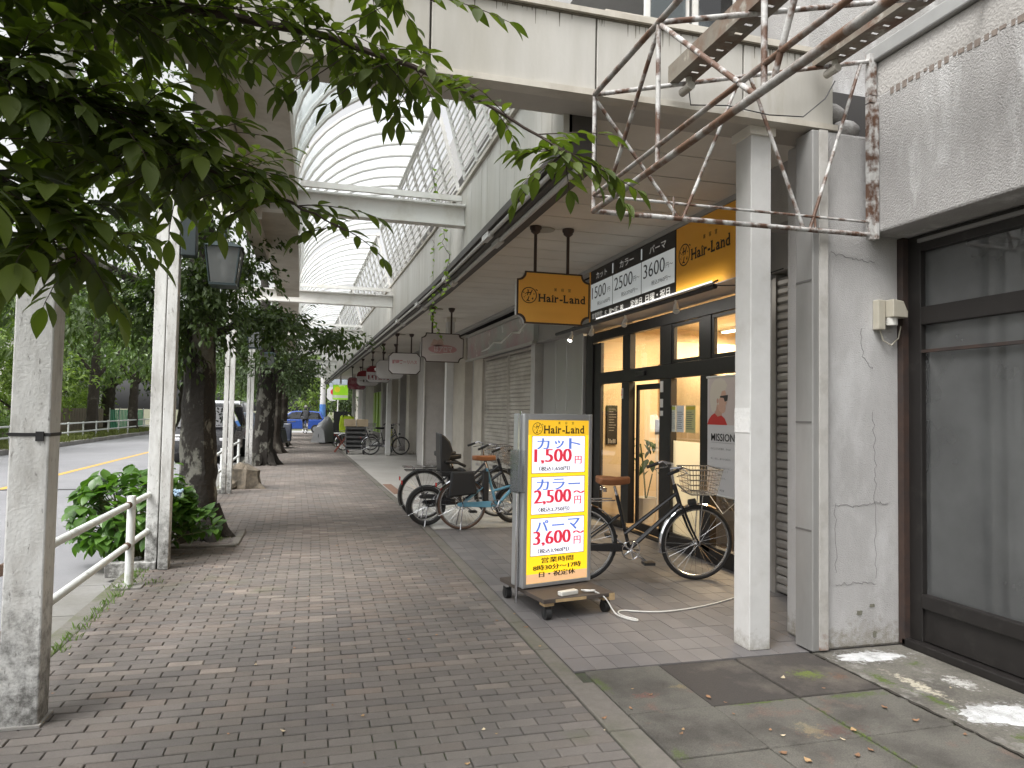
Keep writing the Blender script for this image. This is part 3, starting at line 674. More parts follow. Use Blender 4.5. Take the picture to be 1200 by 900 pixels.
for y, lab in ((13.5, 'slim white post beside the sawn tree stump'), (19.8, 'slim white post next to the second street tree'), (26.1, 'slim white post before the third street tree, far along the walkway'), (32.4, 'farthest slim white post among the distant tree trunks')):
    p = thing('canopy_post', lab, 'post', (-1.36, y, 0), group='white posts along the road side', bend=True)
    b = B(); b.box(-1.44, -1.365, y-.05, y+.05, 0, 3.47); b.build('shaft', white_w, p, bend=True, bevel=.005)
    b = B(); b.box(-1.35, -1.27, y-.05, y+.05, 0, 3.47); b.build('shaft', white_w, p, bend=True, bevel=.005)
    b = B(); b.box(-1.7, -1.44, y-.04, y+.04, -.05, .07); b.build('foot_bar', white_w, p, bend=True)

# ------------------------------------------------------------------ neighbour: empty grey shop on the right
eb = thing('empty_shop', 'grey stucco empty shop with deep lintel and dark bronze window', 'building', (3.85, 3.95, 0))
b = B(); b.box(3.215, 3.86, 3.955, 4.34, 0, 3.42); b.build('pillar', stucco, eb, bevel=.02)
b = B(); b.box(3.105, 3.212, 3.925, 4.095, .01, 3.40); pil = b.build('pilaster', steel_p, eb, bevel=.006)
for z in (.77, 1.47, 2.4): bb = B(); bb.box(3.102, 3.16, 3.935, 4.09, z, z+.012); bb.build('seam', mat('seam', (.12, .115, .11), .6), pil)
b = B(); b.box(3.152, 3.214, 3.912, 3.924, .02, 3.40); b.build('corner_strip', mat('pale_strip', (.44, .425, .40), .85, var=.1, vscale=20, col2=(.34, .32, .29), c2scale=4, c2amt=.40, c2edge=.2, low=((.20, .12, .08), .16)), eb)
b = B(); b.box(3.56, 4.6, -4, 3.952, 2.735, 3.655); b.build('lintel', stucco_d, eb, bevel=.015)
b = B(); b.box(3.57, 4.6, -4, 3.952, 3.657, 3.885); b.build('lintel_band', stucco_s, eb)
st = mat('stain_block', (.20, .165, .14), .9, var=.3, vscale=60)
for i in range(34):
    y = 3.72-i*.052
    if random.random() < .2: continue
    h = random.uniform(.02, .05); bb = B(); bb.box(3.557, 3.562, y, y+random.uniform(.02, .04), 3.665-h, 3.662); bb.build('stain', st, eb)
b = B(); b.box(3.53, 3.66, -4, 3.94, 3.89, 3.99); b.build('flashing', mat('grey_flashing', (.33, .33, .32), .5, .4, var=.1), eb, bevel=.01)
b = B(); b.box(3.42, 8, 4.36, 4.95, 3.0, 6.5); b.build('party_wall', stucco_d, eb)
b = B(); b.sphere((3.36, 4.15, 3.60), .2, 10, 8, (.9, .7, .45)); b.sphere((3.44, 4.02, 3.47), .13, 10, 8, (.8, .6, .5)); b.build('broken_render', stucco_d, eb, smooth=True)
# cracks in the stucco
ck = mat('crack', (.17, .165, .16), .95)
def crack(pts, r=.0014):
    b = B(); q = []
    for i in range(len(pts)-1):
        a, c = Vector(pts[i]), Vector(pts[i+1]); nseg = 9
        for k in range(nseg): q.append(a.lerp(c, k/nseg)+Vector((random.uniform(-.012, .012), 0, random.uniform(-.012, .012))))
    q.append(Vector(pts[-1])); b.tube(q, r, 4); b.build('crack', ck, eb)
yf = 3.953
crack([(3.60, yf, 1.55), (3.62, yf, 1.2), (3.61, yf, .9), (3.62, yf, .45)]); crack([(3.30, yf, .94), (3.45, yf, .92), (3.62, yf, .95), (3.72, yf, .94)])
crack([(3.27, yf, 2.6), (3.45, yf, 2.57), (3.62, yf, 2.56)]); crack([(3.3, yf, .42), (3.45, yf, .43), (3.62, yf, .41)])
crack([(3.30, yf, .94), (3.31, yf, .5)]); crack([(3.5, yf, 2.1), (3.53, yf, 1.9), (3.6, yf, 1.84)])
ch = mat('chipped_render', (.16, .155, .12), .95, var=.3, vscale=60)
for x, z, w, h in ((3.49, .23, .05, .028), (3.59, .27, .045, .022), (3.61, .085, .03, .045)):
    b = B(); ps = [(x+w*.6*math.cos(.55*k)*random.uniform(.6, 1.1), z+h*.6*math.sin(.55*k)*random.uniform(.6, 1.1)) for k in range(11)]; b.prism(ps, lambda u, v, q: (u, 3.9515+.003*q, v)); b.build('chip', ch, eb, recalc=True)
# bronze window
rust = mat('rusty_brown', (.045, .026, .019), .7, var=.3, vscale=14, col2=(.03, .022, .02), c2scale=6, c2amt=.5, c2edge=.2)
wf = mat('bronze_frame', (.014, .012, .011), .5, .1, var=.25, vscale=10, col2=(.03, .027, .024), c2scale=9, c2amt=.33, c2edge=.2)
b = B(); b.box(3.80, 3.845, 3.90, 3.95, .02, 2.73); b.build('window_edge', rust, eb)
b = B(); b.box(3.845, 3.91, 3.80, 3.95, .02, 2.73); b.box(3.845, 3.91, -3, 3.80, 2.62, 2.73); b.box(3.845, 3.91, -3, 3.80, 2.13, 2.25); b.box(3.835, 3.91, -3, 3.80, .28, .37); b.box(3.845, 3.91, 1.9, 2.0, .37, 2.62)
win = b.build('window_frame', wf, eb, bevel=.005)
b = B(); b.box(3.86, 3.90, -3, 3.80, .07, .275); b.build('kick_panel', wf, win)
b = B(); b.box(3.80, 3.92, -3, 3.93, .005, .06); b.build('sill', wf, win, bevel=.008)
b = B(); b.box(3.848, 3.868, -3, 3.80, 1.945, 1.965); b.build('glazing_bar', rust, win)
b = B(); b.box(3.82, 3.84, -3, 3.8, 2.675, 2.70); b.build('track', mat('track_grey', (.2, .195, .19), .5), win)
g_shop = glass('shop_glass', (.80, .82, .82), 1.15, milky=.42, dirt=.10, milk=(.46, .47, .47))
for z0, z1 in ((.37, 1.945), (1.967, 2.13), (2.25, 2.62)):
    b = B(); b.quad((3.885, 3.80, z0), (3.885, 2.0, z0), (3.885, 2.0, z1), (3.885, 3.80, z1)); b.build('pane', g_shop, win)
    b = B(); b.quad((3.885, 1.9, z0), (3.885, -3, z0), (3.885, -3, z1), (3.885, 1.9, z1)); b.build('pane', g_shop, win)
# the bare room behind it
rm = mat('bare_plaster', (.50, .50, .49), .9, var=.1, vscale=3, col2=(.22, .22, .215), c2scale=1.2, c2amt=.45, c2edge=.3)
b = B(); b.box(3.92, 7.6, 3.80, 3.90, 0, 2.9); b.box(7.5, 7.6, -4, 3.80, 0, 2.9); b.box(3.92, 7.6, -4.1, -4, 0, 2.9); b.box(3.92, 7.6, -4, 3.8, -.05, .01); b.box(3.92, 7.6, -4, 3.8, 2.75, 2.9); b.build('room', rm, eb)
b = B(); b.box(4.62, 4.86, 3.55, 3.79, .01, 2.75); b.build('inner_pillar', rm, eb)
mono('leaning_pipe', B().tube([(4.08, 3.3, .01), (4.0, 3.55, 1.02)], .02, 8), mat('grey_pipe', (.10, .10, .10), .5), 'grey pipe leaning inside the empty shop window', 'pipe')
# hooded lamp box on the stucco, with its cable
lb = thing('wall_lamp', 'small beige hooded lamp box with cable on the stucco pillar', 'lamp', (3.68, 3.95, 2.2))
lbm = mat('aged_beige_plastic', (.42, .39, .32), .5, var=.1)
b = B(); b.box(3.60, 3.66, 3.90, 3.953, 2.10, 2.30); b.build('back_plate', lbm, lb, bevel=.006)
b = B(); b.prism([(3.665, 2.30), (3.75, 2.29), (3.785, 2.22), (3.785, 2.18), (3.665, 2.18)], lambda u, v, w: (u, 3.84+w*.11, v)); b.build('hood', lbm, lb, bevel=.006)
b = B(); b.cyl((3.70, 3.89, 2.18), (3.70, 3.89, 2.13), .035); b.build('lens', mat('dull_lens', (.55, .54, .5), .3), lb)
b = B(); b.tube([(3.64, 3.93, 2.10), (3.66, 3.925, 2.03), (3.72, 3.92, 2.00), (3.78, 3.92, 2.05), (3.80, 3.92, 2.13), (3.85, 3.92, 2.16)], .005, 6); b.build('cable', lbm, lb, smooth=True)

# ------------------------------------------------------------------ rusty sign frame over the pavement
fr = thing('awning_frame', 'rusty bare pipe awning frame jutting from the grey shop over the pavement', 'awning frame', (3.55, 3.95, 2.72))
ru = mat('rusting_white_pipe', (.46, .455, .44), .6, var=.15, vscale=30, col2=(.10, .052, .032), c2scale=8, c2amt=.505, c2edge=.12, col3=(.20, .19, .18), c3scale=13, c3amt=.36, bump=.2, bscale=120)
ru2 = mat('rusted_pipe', (.27, .26, .245), .65, var=.25, vscale=20, col2=(.12, .066, .04), c2scale=6, c2amt=.50, c2edge=.14, bump=.2, bscale=120)
chm = mat('rusty_channel', (.17, .15, .12), .65, var=.25, vscale=12, col2=(.12, .06, .035), c2scale=4, c2amt=.47, c2edge=.2, col3=(.30, .28, .24), c3scale=8, c3amt=.38)
def pipe(a, c, r=.016, m=None): b = B(); b.cyl(a, c, r, n=10); b.build('pipe', m or ru, fr, smooth=True)
Xo, Zb, Zt, Xi = 1.548, 2.696, 3.395, 3.53
def zr(x): return Zt+(x-Xo)*.253
S = [3.875, 3.06, 2.22, 1.38]
pipe((Xo, S[0], Zb), (Xi, S[0], 2.72), .016); pipe((Xo, S[0], 2.79), (Xi, S[0], 2.805), .009)
for i, sy in enumerate(S):
    pipe((Xo, sy, Zb), (Xo, sy, Zt), .012); pipe((Xo, sy, Zt), (Xi+.1, sy, zr(Xi+.1)), .014)
for z, r, m in ((Zb, .017, ru2), (2.79, .012, ru2), (Zt, .016, ru2)): pipe((Xo, S[0], z), (Xo, -.6, z), r, m)
pipe((Xo, S[0], Zt-.02), (2.11, S[0], Zb), .011); pipe((2.13, S[0], Zb), (2.53, S[0], zr(2.53)), .011); pipe((2.60, S[0], zr(2.57)), (3.00, S[0], Zb+.01), .012); pipe((3.04, S[0], Zb+.01), (3.44, S[0], zr(3.40)), .011)
pipe((Xo, S[1], Zt-.03), (Xo, 3.60, 2.81), .011); pipe((Xo, S[1]-.03, Zt-.03), (Xo, S[2]+.05, Zb), .012); pipe((Xo, S[2]-.05, Zb), (Xo, 1.82, Zt), .012); pipe((Xo, S[3]+.2, Zt), (Xo, S[3]-.5, Zb), .012)
pipe((3.08, S[0], 2.80), (3.08, S[0]-.01, 2.72), .008); pipe((Xo+.52, S[0]-.005, 2.83), (Xo+.52, S[0]-.005, 2.70), .007, ru2)
def channel(x, y0, y1):
    z = zr(x)+.05; b = B(); b.box(x-.075, x-.069, y0, y1, z-.055, z+.055); b.box(x-.069, x+.06, y0, y1, z+.049, z+.055); b.box(x-.069, x-.02, y0, y1, z-.055, z-.049); b.box(x+.03, x+.06, y0, y1, z-.055, z-.049)
    n = int((y0-y1)/-.09)
    for k in range(n): b.box(x-.02, x+.03, y0+k*.09, y0+k*.09+.068, z-.054, z-.050)
    o = b.build('channel', chm, fr)
    b = B(); b.cyl((x+.0, y1-.12, z-.056), (x+.0, y1-.12, z-.10), .018, n=10); b.cyl((x, y1-.15, z-.115), (x, y1-.04, z-.115), .026, n=12); b.build('lamp_socket', mat('socket', (.35, .33, .29), .5, var=.1), o, smooth=True)
channel(2.11, -.6, 3.89); channel(3.15, -.6, 3.89)
b = B(); b.box(3.50, 3.53, 3.86, 3.90, 2.69, 3.60); b.box(3.532, 3.554, 3.84, 3.90, 2.69, 3.60); b.build('wall_bracket', ru, fr)
b = B(); b.box(3.50, 3.555, 3.86, 3.90, 3.66, 3.94); b.box(3.50, 3.555, 3.86, 3.90, 3.61, 3.655); b.build('wall_bracket', ru, fr)
b = B(); b.tube([(2.11, 3.77, 3.46), (2.14, 3.80, 3.38), (2.4, 3.82, 3.42), (2.7, 3.82, 3.40), (2.95, 3.82, 3.42), (3.1, 3.8, 3.55), (3.15, 3.77, 3.66)], .004, 5); b.build('wire', black, fr)
# ------------------------------------------------------------------ shop names: serif lettering and the round emblem
def hair_land(b, o, ux, uy, u0, v0, width, lift=.003):
    """'Hair-Land' with slab serifs; u0, v0 = left end of the baseline"""
    o, ux, uy = Vector(o), Vector(ux), Vector(uy); n = ux.cross(uy).normalized()
    adv = []; cur = 0; data = []
    for chx in 'Hair-Land':
        vs, fs = glyphs(chx, .022); lo, hi = vs.min(0), vs.max(0)
        w = hi[0]-lo[0]; data.append((chx, vs, fs, lo, cur, w)); cur += w+(.105 if chx not in '-' else .10)
    s = width/(cur-.1)
    def P(x, y, k=0): return o+ux*(u0+x*s)+uy*(v0+y*s)+n*(lift+.0005*k)
    def slab(x0, x1, y0, y1, k=1): b._a([P(x0, y0, k), P(x1, y0, k), P(x1, y1, k), P(x0, y1, k)], [(0, 1, 2, 3)])
    e, t = .055, .055
    for chx, vs, fs, lo, c, w in data:
        b._a([P(p[0]-lo[0]+c, p[1]) for p in vs], fs)
        st = .13
        if chx == 'H':
            for x in (c, c+w-st):
                slab(x-e, x+st+e, 0, t); slab(x-e, x+st+e, .70-t, .70)
        if chx in 'ir': slab(c-e, c+st+e, 0, t); slab(c-e, c+st*.6, .49, .53)
        if chx == 'n': slab(c-e, c+st+e, 0, t); slab(c+w-st-e, c+w+e, 0, t); slab(c-e, c+st*.6, .49, .53)
        if chx in 'ad': slab(c+w-st, c+w+e, 0, t)
        if chx == 'd': slab(c+w-st-e, c+w, .72-t, .72)
        if chx == 'L': slab(c-e, c+st+e, .70-t, .70); slab(c-e, c+st, 0, t); slab(c+w-t, c+w, 0, .2)
def emblem(b, o, ux, uy, u, v, r, lift=.003):
    o, ux, uy = Vector(o), Vector(ux), Vector(uy); n = ux.cross(uy).normalized()
    def P(a, c): return o+ux*(u+a*r)+uy*(v+c*r)+n*lift
    N = 36
    for k in range(N):
        q0, q1 = 2*math.pi*k/N, 2*math.pi*(k+1)/N
        b._a([P(math.cos(q0), math.sin(q0)), P(math.cos(q1), math.sin(q1)), P(.9*math.cos(q1), .9*math.sin(q1)), P(.9*math.cos(q0), .9*math.sin(q0))], [(3, 2, 1, 0)])
    def stroke(pts, w=.055):
        for (x0, y0), (x1, y1) in zip(pts, pts[1:]):
            d = Vector((x1-x0, y1-y0)); d.normalize(); px_, py_ = -d.y*w, d.x*w
            b._a([P(x0-px_, y0-py_), P(x1-px_, y1-py_), P(x1+px_, y1+py_), P(x0+px_, y0+py_)], [(0, 1, 2, 3)])
    stroke([(-.22, .62), (-.12, .66), (-.12, .3), (-.22, -.02)]); stroke([(.42, .68), (.28, .4), (.16, .08), (.1, -.02)]); stroke([(-.3, .28), (.3, .34)])
    stroke([(.0, -.15), (-.12, -.5), (-.3, -.72), (-.2, -.62), (.1, -.72)]); stroke([(-.55, .1), (-.3, .3)], .03); stroke([(.85, .75), (1.1, .62)], .05)
    for a, c, q in ((-.68, .32, .09), (.62, .18, .09), (.45, -.42, .12), (-.62, -.25, .07), (-.45, -.1, .05), (.5, -.3, .07)):
        b._a([P(a-q, c), P(a, c-q), P(a+q, c), P(a, c+q)], [(0, 1, 2, 3)])
def brand(parent, m, o, ux, uy, W_, bend=False, sub=True):
    """emblem + small kanji + name, W_ wide overall, origin at the left end, emblem centre height"""
    b = B(); emblem(b, o, ux, uy, W_*.12, .0, W_*.12); hair_land(b, o, ux, uy, W_*.27, -W_*.085, W_*.73); x = b.build('lettering', m, parent, bend=bend)
    lettering(parent, m, [('美', W_*.53, W_*.105, W_*.048, None, 0, 0), ('容', W_*.64, W_*.105, W_*.048, None, 0, 0), ('室', W_*.75, W_*.105, W_*.048, None, 0, 0)], o, ux, uy, bend=bend)
UXS, UZ, UXF = Vector((0, -1, 0)), Vector((0, 0, 1)), Vector((1, 0, 0))
ink = mat('dark_ink', (.03, .022, .015), .6)
white_ink = mat('white_ink', (.70, .70, .68), .6, emit=.10)
orange = mat('orange_panel', (.84, .41, .045), .45, var=.04, vscale=2)

# ------------------------------------------------------------------ hair salon front
hs = thing('hair_salon', 'hair salon front with dark bronze glazing, orange and black sign board over it', 'shop front', (4.0, 7.7, 0))
fx0, fx1 = 3.96, 4.04
def bar(y0, y1, z0, z1, x0=fx0, x1=fx1, name='frame_bar', m=bronze, par=None): b = B(); b.box(x0, x1, y0, y1, z0, z1); return b.build(name, m, par or hs, bevel=.004)
bar(9.86, 10.12, .0, 2.70); bar(9.60, 9.855, .0, 2.55, 3.985, 4.035)
bar(5.50, 9.855, 2.57, 2.70)
bar(5.50, 9.597, 1.94, 2.105)
bar(8.555, 8.79, .10, 1.937, 3.95); bar(8.555, 8.79, 2.108, 2.567)
bar(7.44, 7.72, .10, 1.937); bar(7.44, 7.72, 2.108, 2.567)
bar(6.585, 6.79, .10, 1.937); bar(6.585, 6.79, 2.108, 2.567)
bar(5.50, 5.62, .10, 1.937); bar(5.5, 5.62, 2.108, 2.567)
bar(8.79, 9.597, .0, .10); bar(5.50, 7.72, .0, .17)
bar(7.725, 8.55, .0, .02, name='door_track')
g_win = glass('salon_glass', (.95, .94, .92), .95)
def pane(y0, y1, z0, z1, x=4.0, par=None, m=None): b = B(); b.quad((x, y1, z0), (x, y0, z0), (x, y0, z1), (x, y1, z1)); return b.build('pane', m or g_win, par or hs)
pane(8.79, 9.60, .10, 1.94); pane(8.79, 9.60, 2.105, 2.57); pane(7.72, 8.555, 2.105, 2.57)
for a, c in ((6.79, 7.44), (5.62, 6.585)):
    f = bar(a, c, 2.11, 2.15, 3.97, 4.01, 'window_sash'); bar(a, c, 2.525, 2.565, 3.97, 4.01, 'window_sash'); bar(a, a+.05, 2.15, 2.525, 3.97, 4.01, 'window_sash'); bar(c-.05, c, 2.15, 2.525, 3.97, 4.01, 'window_sash')
    pane(a+.05, c-.05, 2.15, 2.525, 3.99)
pane(6.79, 7.44, 1.22, 1.94); pane(6.79, 7.44, .17, 1.22, m=glass('frosted_film', (.8, .82, .78), .4, milky=.72, milk=(.60, .62, .57), dirt=.03)); pane(5.62, 6.585, .17, 1.94)
# sliding door
dr = bar(7.74, 8.54, 1.83, 1.90, 4.045, 4.075, 'door'); bar(7.74, 7.80, .03, 1.83, 4.045, 4.075, 'door_stile', par=dr); bar(8.48, 8.54, .03, 1.83, 4.045, 4.075, 'door_stile', par=dr); bar(7.80, 8.48, .03, .13, 4.045, 4.075, 'door_rail', par=dr); pane(7.80, 8.48, .13, 1.83, 4.06, par=dr)
b = B(); b.box(3.92, 3.962, 8.08, 8.32, 2.0, 2.055); b.build('door_sensor', mat('sensor_black', (.02, .02, .02), .3), hs, bevel=.008)
stk = mat('white_sticker', (.75, .74, .72), .5, var=.08)
for z, h, c in ((1.78, .13, (.75, .74, .72)), (1.60, .10, (.7, .69, .66)), (1.50, .06, (.72, .7, .7))):
    b = B(); b.box(3.944, 3.949, 7.60, 7.66, z, z+h) if False else b.box(3.953, 3.959, 7.62, 7.69, z, z+h); b.build('sticker', stk, hs)
b = B(); b.box(3.943, 3.949, 8.73, 8.78, 1.72, 1.86); stc = b.build('sticker', stk, hs)
for ch_, v_ in (('自', .10), ('動', .05)): lettering(stc, mat('red_ink', (.55, .03, .03), .6), [(ch_, .03, v_, .03, None, .01, 0)], (3.943, 8.785, 1.72), UXS, UZ)
# sign board: black price board and orange panels
b = B(); b.box(3.505, 3.95, 5.40, 8.86, 2.715, 3.40); b.build('sign_box', mat('sign_box_grey', (.42, .40, .40), .5, var=.04), hs)
b = B(); b.box(3.497, 3.503, 5.405, 6.475, 2.72, 3.395); op = b.build('orange_panel', orange, hs)
b = B(); b.box(3.497, 3.503, 8.80, 8.855, 2.72, 3.395); b.build('orange_panel', orange, hs)
b = B(); b.box(3.493, 3.503, 6.48, 8.795, 2.72, 3.395); pb = b.build('price_board', mat('board_black', (.014, .013, .013), .4), hs)
brand(op, ink, (3.497, 6.42, 3.10), UXS, UZ, .92)
wl = mat('backlit_white', (.62, .66, .67), .5, emit=.16)
L0 = 8.795
cells = ((8.775, 8.075, 'カット', '1500', '円', '税込1650円'), (8.055, 7.275, 'カラー', '2500', '円〜', '税込2750円〜'), (7.255, 6.50, 'パーマ', '3600', '円〜', '税込3960円〜'))
for (ya, yb, kana, num, yen, tax) in cells:
    b = B(); b.box(3.489, 3.492, yb, ya, 2.86, 3.215); cp = b.build('price_cell', wl, pb); w = ya-yb
    O = (3.489, ya, 2.72)
    lettering(cp, white_ink, [(kana, w*.5, .585, .085, w*.50, 0, 0)], (3.493, ya, 2.72), UXS, UZ)
    lettering(cp, mat('price_ink', (.04, .045, .05), .6), [(num, w*.40, .37, .155, w*.66, -.008, .004), (yen, w*.86, .345, .06 if len(yen) == 1 else .055, w*.12 if len(yen) == 1 else w*.2, 0, 0), (tax, w*.62, .215, .052, w*.58, 0, 0)], O, UXS, UZ)
for y in (8.065, 7.265):
    b = B(); b.box(3.488, 3.4925, y-.012, y+.012, 3.245, 3.365); b.build('divider', wl, pb)
lettering(pb, white_ink, [('営業時間：8：30〜17：00', .56, .07, .075, .98, .006, 0), ('定休日', 1.40, .07, .08, .30, .006, 0), ('日曜・祝日', 1.92, .07, .085, .56, .006, 0)], (3.493, L0, 2.72), UXS, UZ)
lettering(hs, ink, [('川', .10, .0, .07, .08, .02, 0)], (3.497, 6.25, 3.42), UXS, UZ) if False else None
# lamp rail and LED tube under the sign
lr = thing('lamp_rail', 'black lamp rail with small white spotlights and a lit white tube under the sign', 'light rail', (3.3, 7.3, 2.63))
b = B(); b.tube([(3.30, 5.42, 2.625), (3.30, 9.6, 2.635)], .024, 8); b.build('rail', black, lr, smooth=True)
b = B()
for y in (5.7, 6.9, 8.1, 9.2): b.tube([(3.30, y, 2.64), (3.40, y, 2.69), (3.50, y, 2.74)], .01, 6)
b.tube([(3.30, 5.42, 2.63), (3.42, 5.30, 2.62), (3.5, 5.1, 2.66), (3.6, 4.9, 2.70)], .006, 5)
b.build('bracket', black, lr, smooth=True)
b = B(); b.box(3.345, 3.375, 5.56, 8.27, 2.672, 2.684); b.build('tube_housing', mat('tube_housing', (.6, .6, .6), .4), lr)
b = B(); b.tube([(3.36, 5.58, 2.695), (3.36, 8.25, 2.695)], .010, 8); b.build('light_tube', emitter('led_tube', (1, .98, .94), .7), lr, smooth=True)
sm = mat('white_lamp_body', (.7, .7, .68), .4); blk_d = mat('black_vinyl', (.02, .02, .02), .4); alloy_d = mat('polished_steel', (.5, .5, .5), .3, .8)
for y, dy, lit in ((8.97, .02, True), (8.24, .0, False), (7.26, 0, False), (6.11, -.03, False)):
    b = B(); b.cyl((3.30, y, 2.61), (3.30, y, 2.545), .014, n=8); b.cyl((3.30, y, 2.56), (3.27, y-.03+dy, 2.49), .022, .032, n=14); s_ = b.build('spotlight', sm, lr, smooth=True)
    b = B(); b.cyl((3.2695, y-.0305+dy, 2.489), (3.268, y-.032+dy, 2.4865), .027, n=14); b.build('bulb', emitter('bulb_lit', (1, .96, .88), 14) if lit else mat('bulb_off', (.5, .5, .48), .3), s_, smooth=True)
l = bpy.data.lights.new('led_light', 'AREA'); l.shape = 'RECTANGLE'; l.size = 2.6; l.size_y = .03; l.energy = 3.5; l.color = (1, .96, .88)
o = bpy.data.objects.new('led_light', l); COL.objects.link(o); o.parent = lr; o.location = Vector((3.375, 6.9, 2.705))-ORG[lr.name][0]; o.rotation_euler = Vector((-.15, 0, -1)).to_track_quat('-Z', 'Y').to_euler()
o.rotation_euler = (math.radians(180), math.radians(-25), math.radians(90)) if False else Matrix(((0, -.45, -.893), (1, 0, 0), (0, -.893, .45))).to_euler()
# room inside
warm = mat('warm_wall', (.70, .56, .37), .8, var=.04, vscale=2); wood = mat('pale_wood', (.66, .51, .33), .6, var=.1, vscale=3, stretch=(1, 1, .1))
b = B(); b.box(4.06, 8.5, 10.0, 10.1, 0, 2.95); b.box(8.4, 8.5, 5.5, 10.0, 0, 2.95); b.box(4.06, 8.5, 5.40, 5.5, 0, 2.95); b.build('inner_wall', warm, hs)
b = B(); b.box(5.10, 5.18, 8.35, 10.0, 0, 2.3); b.box(5.18, 8.4, 9.55, 9.65, 0, 2.6); b.build('partition', wood, hs)
b = B(); b.box(4.06, 8.4, 5.5, 10.0, -.02, .012); b.build('inner_floor', mat('salon_floor', (.25, .19, .13), .4, var=.1, vscale=3), hs)
b = B(); b.box(4.06, 8.4, 5.5, 10, 2.85, 2.95); b.build('inner_ceiling', mat('salon_ceiling', (.62, .55, .44), .8), hs)
b = B(); b.box(4.6, 4.85, 6.0, 8.2, .012, .85); b.build('counter', mat('dark_counter', (.10, .085, .075), .5), hs)
b = B(); b.box(6.6, 6.68, 6.3, 9.2, .8, 1.9); b.build('mirror', glass('mirror', (.6, .6, .6), 1.5), hs)
tube_e = emitter('ceiling_tube', (1, .84, .58), 3.5)
for i, (x, y) in enumerate(((4.9, 6.4), (4.9, 8.6), (6.0, 7.0), (6.0, 9.0), (7.2, 7.6))):
    t = thing('ceiling_light', 'warm ceiling light strip inside the salon, %s' % ['nearest the glass on the right', 'nearest the glass on the left', 'mid room on the right', 'mid room on the left', 'at the back of the room'][i], 'ceiling light', (x, y, 2.8), group='ceiling light strips in the salon')
    b = B(); b.box(x-.05, x+.05, y-.62, y+.62, 2.80, 2.848); b.build('housing', sm, t)
    b = B(); b.box(x-.04, x+.04, y-.6, y+.6, 2.775, 2.798); b.build('diffuser', tube_e, t)
    l = bpy.data.lights.new('strip_light', 'AREA'); l.shape = 'RECTANGLE'; l.size = .1; l.size_y = 1.2; l.energy = 46; l.color = (1, .80, .52)
    o = bpy.data.objects.new('strip_light', l); COL.objects.link(o); o.parent = t; o.location = (0, 0, -.03)
# notices on the glass
def notice(name, y0, y1, z0, z1, cols, label, x=3.975):
    t = thing(name, label, 'notice', (x, (y0+y1)/2, z0))
    b = B(); b.box(x, x+.004, y0, y1, z0, z1); b.build('sheet', mat(name+label[:14], cols[0], .6, var=.03), t)
    rows = []
    if cols[1]:
        b = B(); b.box(x-.002, x-.0005, y0+.01, y1-.01, z1-(z1-z0)*.16, z1-.012); b.build('heading', mat('hd'+label[:12], cols[1], .6), t)
    b = B(); n = 9; rg = random.Random(label)
    for k in range(n):
        z = z1-(z1-z0)*(.24+.68*k/n); w = (y1-y0)*rg.uniform(.5, .85); b.box(x-.002, x-.0005, y1-.02-w, y1-.02, z-.006, z)
    b.build('print', mat('notice_ink', (.12, .12, .14), .6), t)
notice('paper_notice', 7.345, 7.51, 1.32, 1.62, ((.66, .68, .62), (.45, .5, .08)), 'white and yellow paper notice, leftmost on the salon glass')
notice('paper_notice', 7.16, 7.325, 1.32, 1.62, ((.70, .72, .74), None), 'plain white paper notice, middle of the three on the salon glass')
notice('paper_notice', 6.91, 7.12, 1.32, 1.62, ((.55, .53, .25), (.6, .5, .05)), 'yellow paper notice, rightmost of the three on the salon glass')
# poster of a woman, hung on a frame
po = thing('hanging_poster', 'hanging white poster with a woman in red and the word MISSION', 'poster', (3.92, 6.2, .7))
b = B(); b.box(3.915, 3.922, 6.02, 6.56, .72, 1.90); sh = b.build('sheet', mat('poster_white', (.66, .65, .66), .45), po)
b = B(); b.tube([(3.918, 6.0, 1.905), (3.918, 6.58, 1.905)], .012, 8); b.build('top_rod', sm, po, smooth=True)
b = B(); b.tube([(3.918, 6.0, .715), (3.918, 6.58, .715)], .01, 8); b.build('bottom_rod', sm, po, smooth=True)
b = B(); b.tube([(3.93, 6.56, .71), (3.93, 6.29, .54), (3.93, 6.02, .71)], .004, 5); b.build('cord', sm, po, smooth=True)
def flat(nm, pts, c, lift, x=3.915, sc=1.0): b = B(); b.poly([(x-lift, 6.56-u*.54, 1.42+v*.48) for u, v in pts][::-1]); b.build(nm, mat('poster_'+nm, c, .5), sh)
flat('photo_ground', [(0, 0), (1, 0), (1, 1), (0, 1)], (.60, .52, .50), .0012)
flat('photo_side', [(.0, .0), (.06, 0), (.06, 1), (0, 1)], (.62, .58, .58), .0016)
el = lambda cx, cy, rx, ry, a0=0, a1=360, n=26: [(cx+rx*math.cos(math.radians(a0+(a1-a0)*k/n)), cy+ry*math.sin(math.radians(a0+(a1-a0)*k/n))) for k in range(n+(a1-a0 < 360))]
flat('red_top', [(.0, 0), (.04, .1), (.15, .2), (.3, .26), (.45, .22), (.6, .13), (.68, 0)], (.55, .035, .03), .002)
flat('neck', [(.26, .24), (.30, .42), (.52, .42), (.50, .2), (.36, .17)], (.55, .33, .25), .0024)
flat('face', [(.34, .40), (.42, .28), (.54, .24), (.60, .27), (.63, .34), (.62, .40), (.66, .46), (.62, .55), (.64, .66), (.55, .78), (.4, .78), (.32, .6)], (.62, .39, .30), .0028)
flat('hair', [(.10, .45), (.08, .65), (.13, .84), (.26, .95), (.44, .98), (.60, .92), (.68, .82), (.62, .72), (.50, .70), (.46, .60), (.40, .52), (.40, .42), (.34, .44), (.30, .30), (.20, .25), (.13, .33)], (.66, .60, .52), .0032)
flat('ear', el(.36, .5, .035, .055), (.55, .33, .26), .0036)
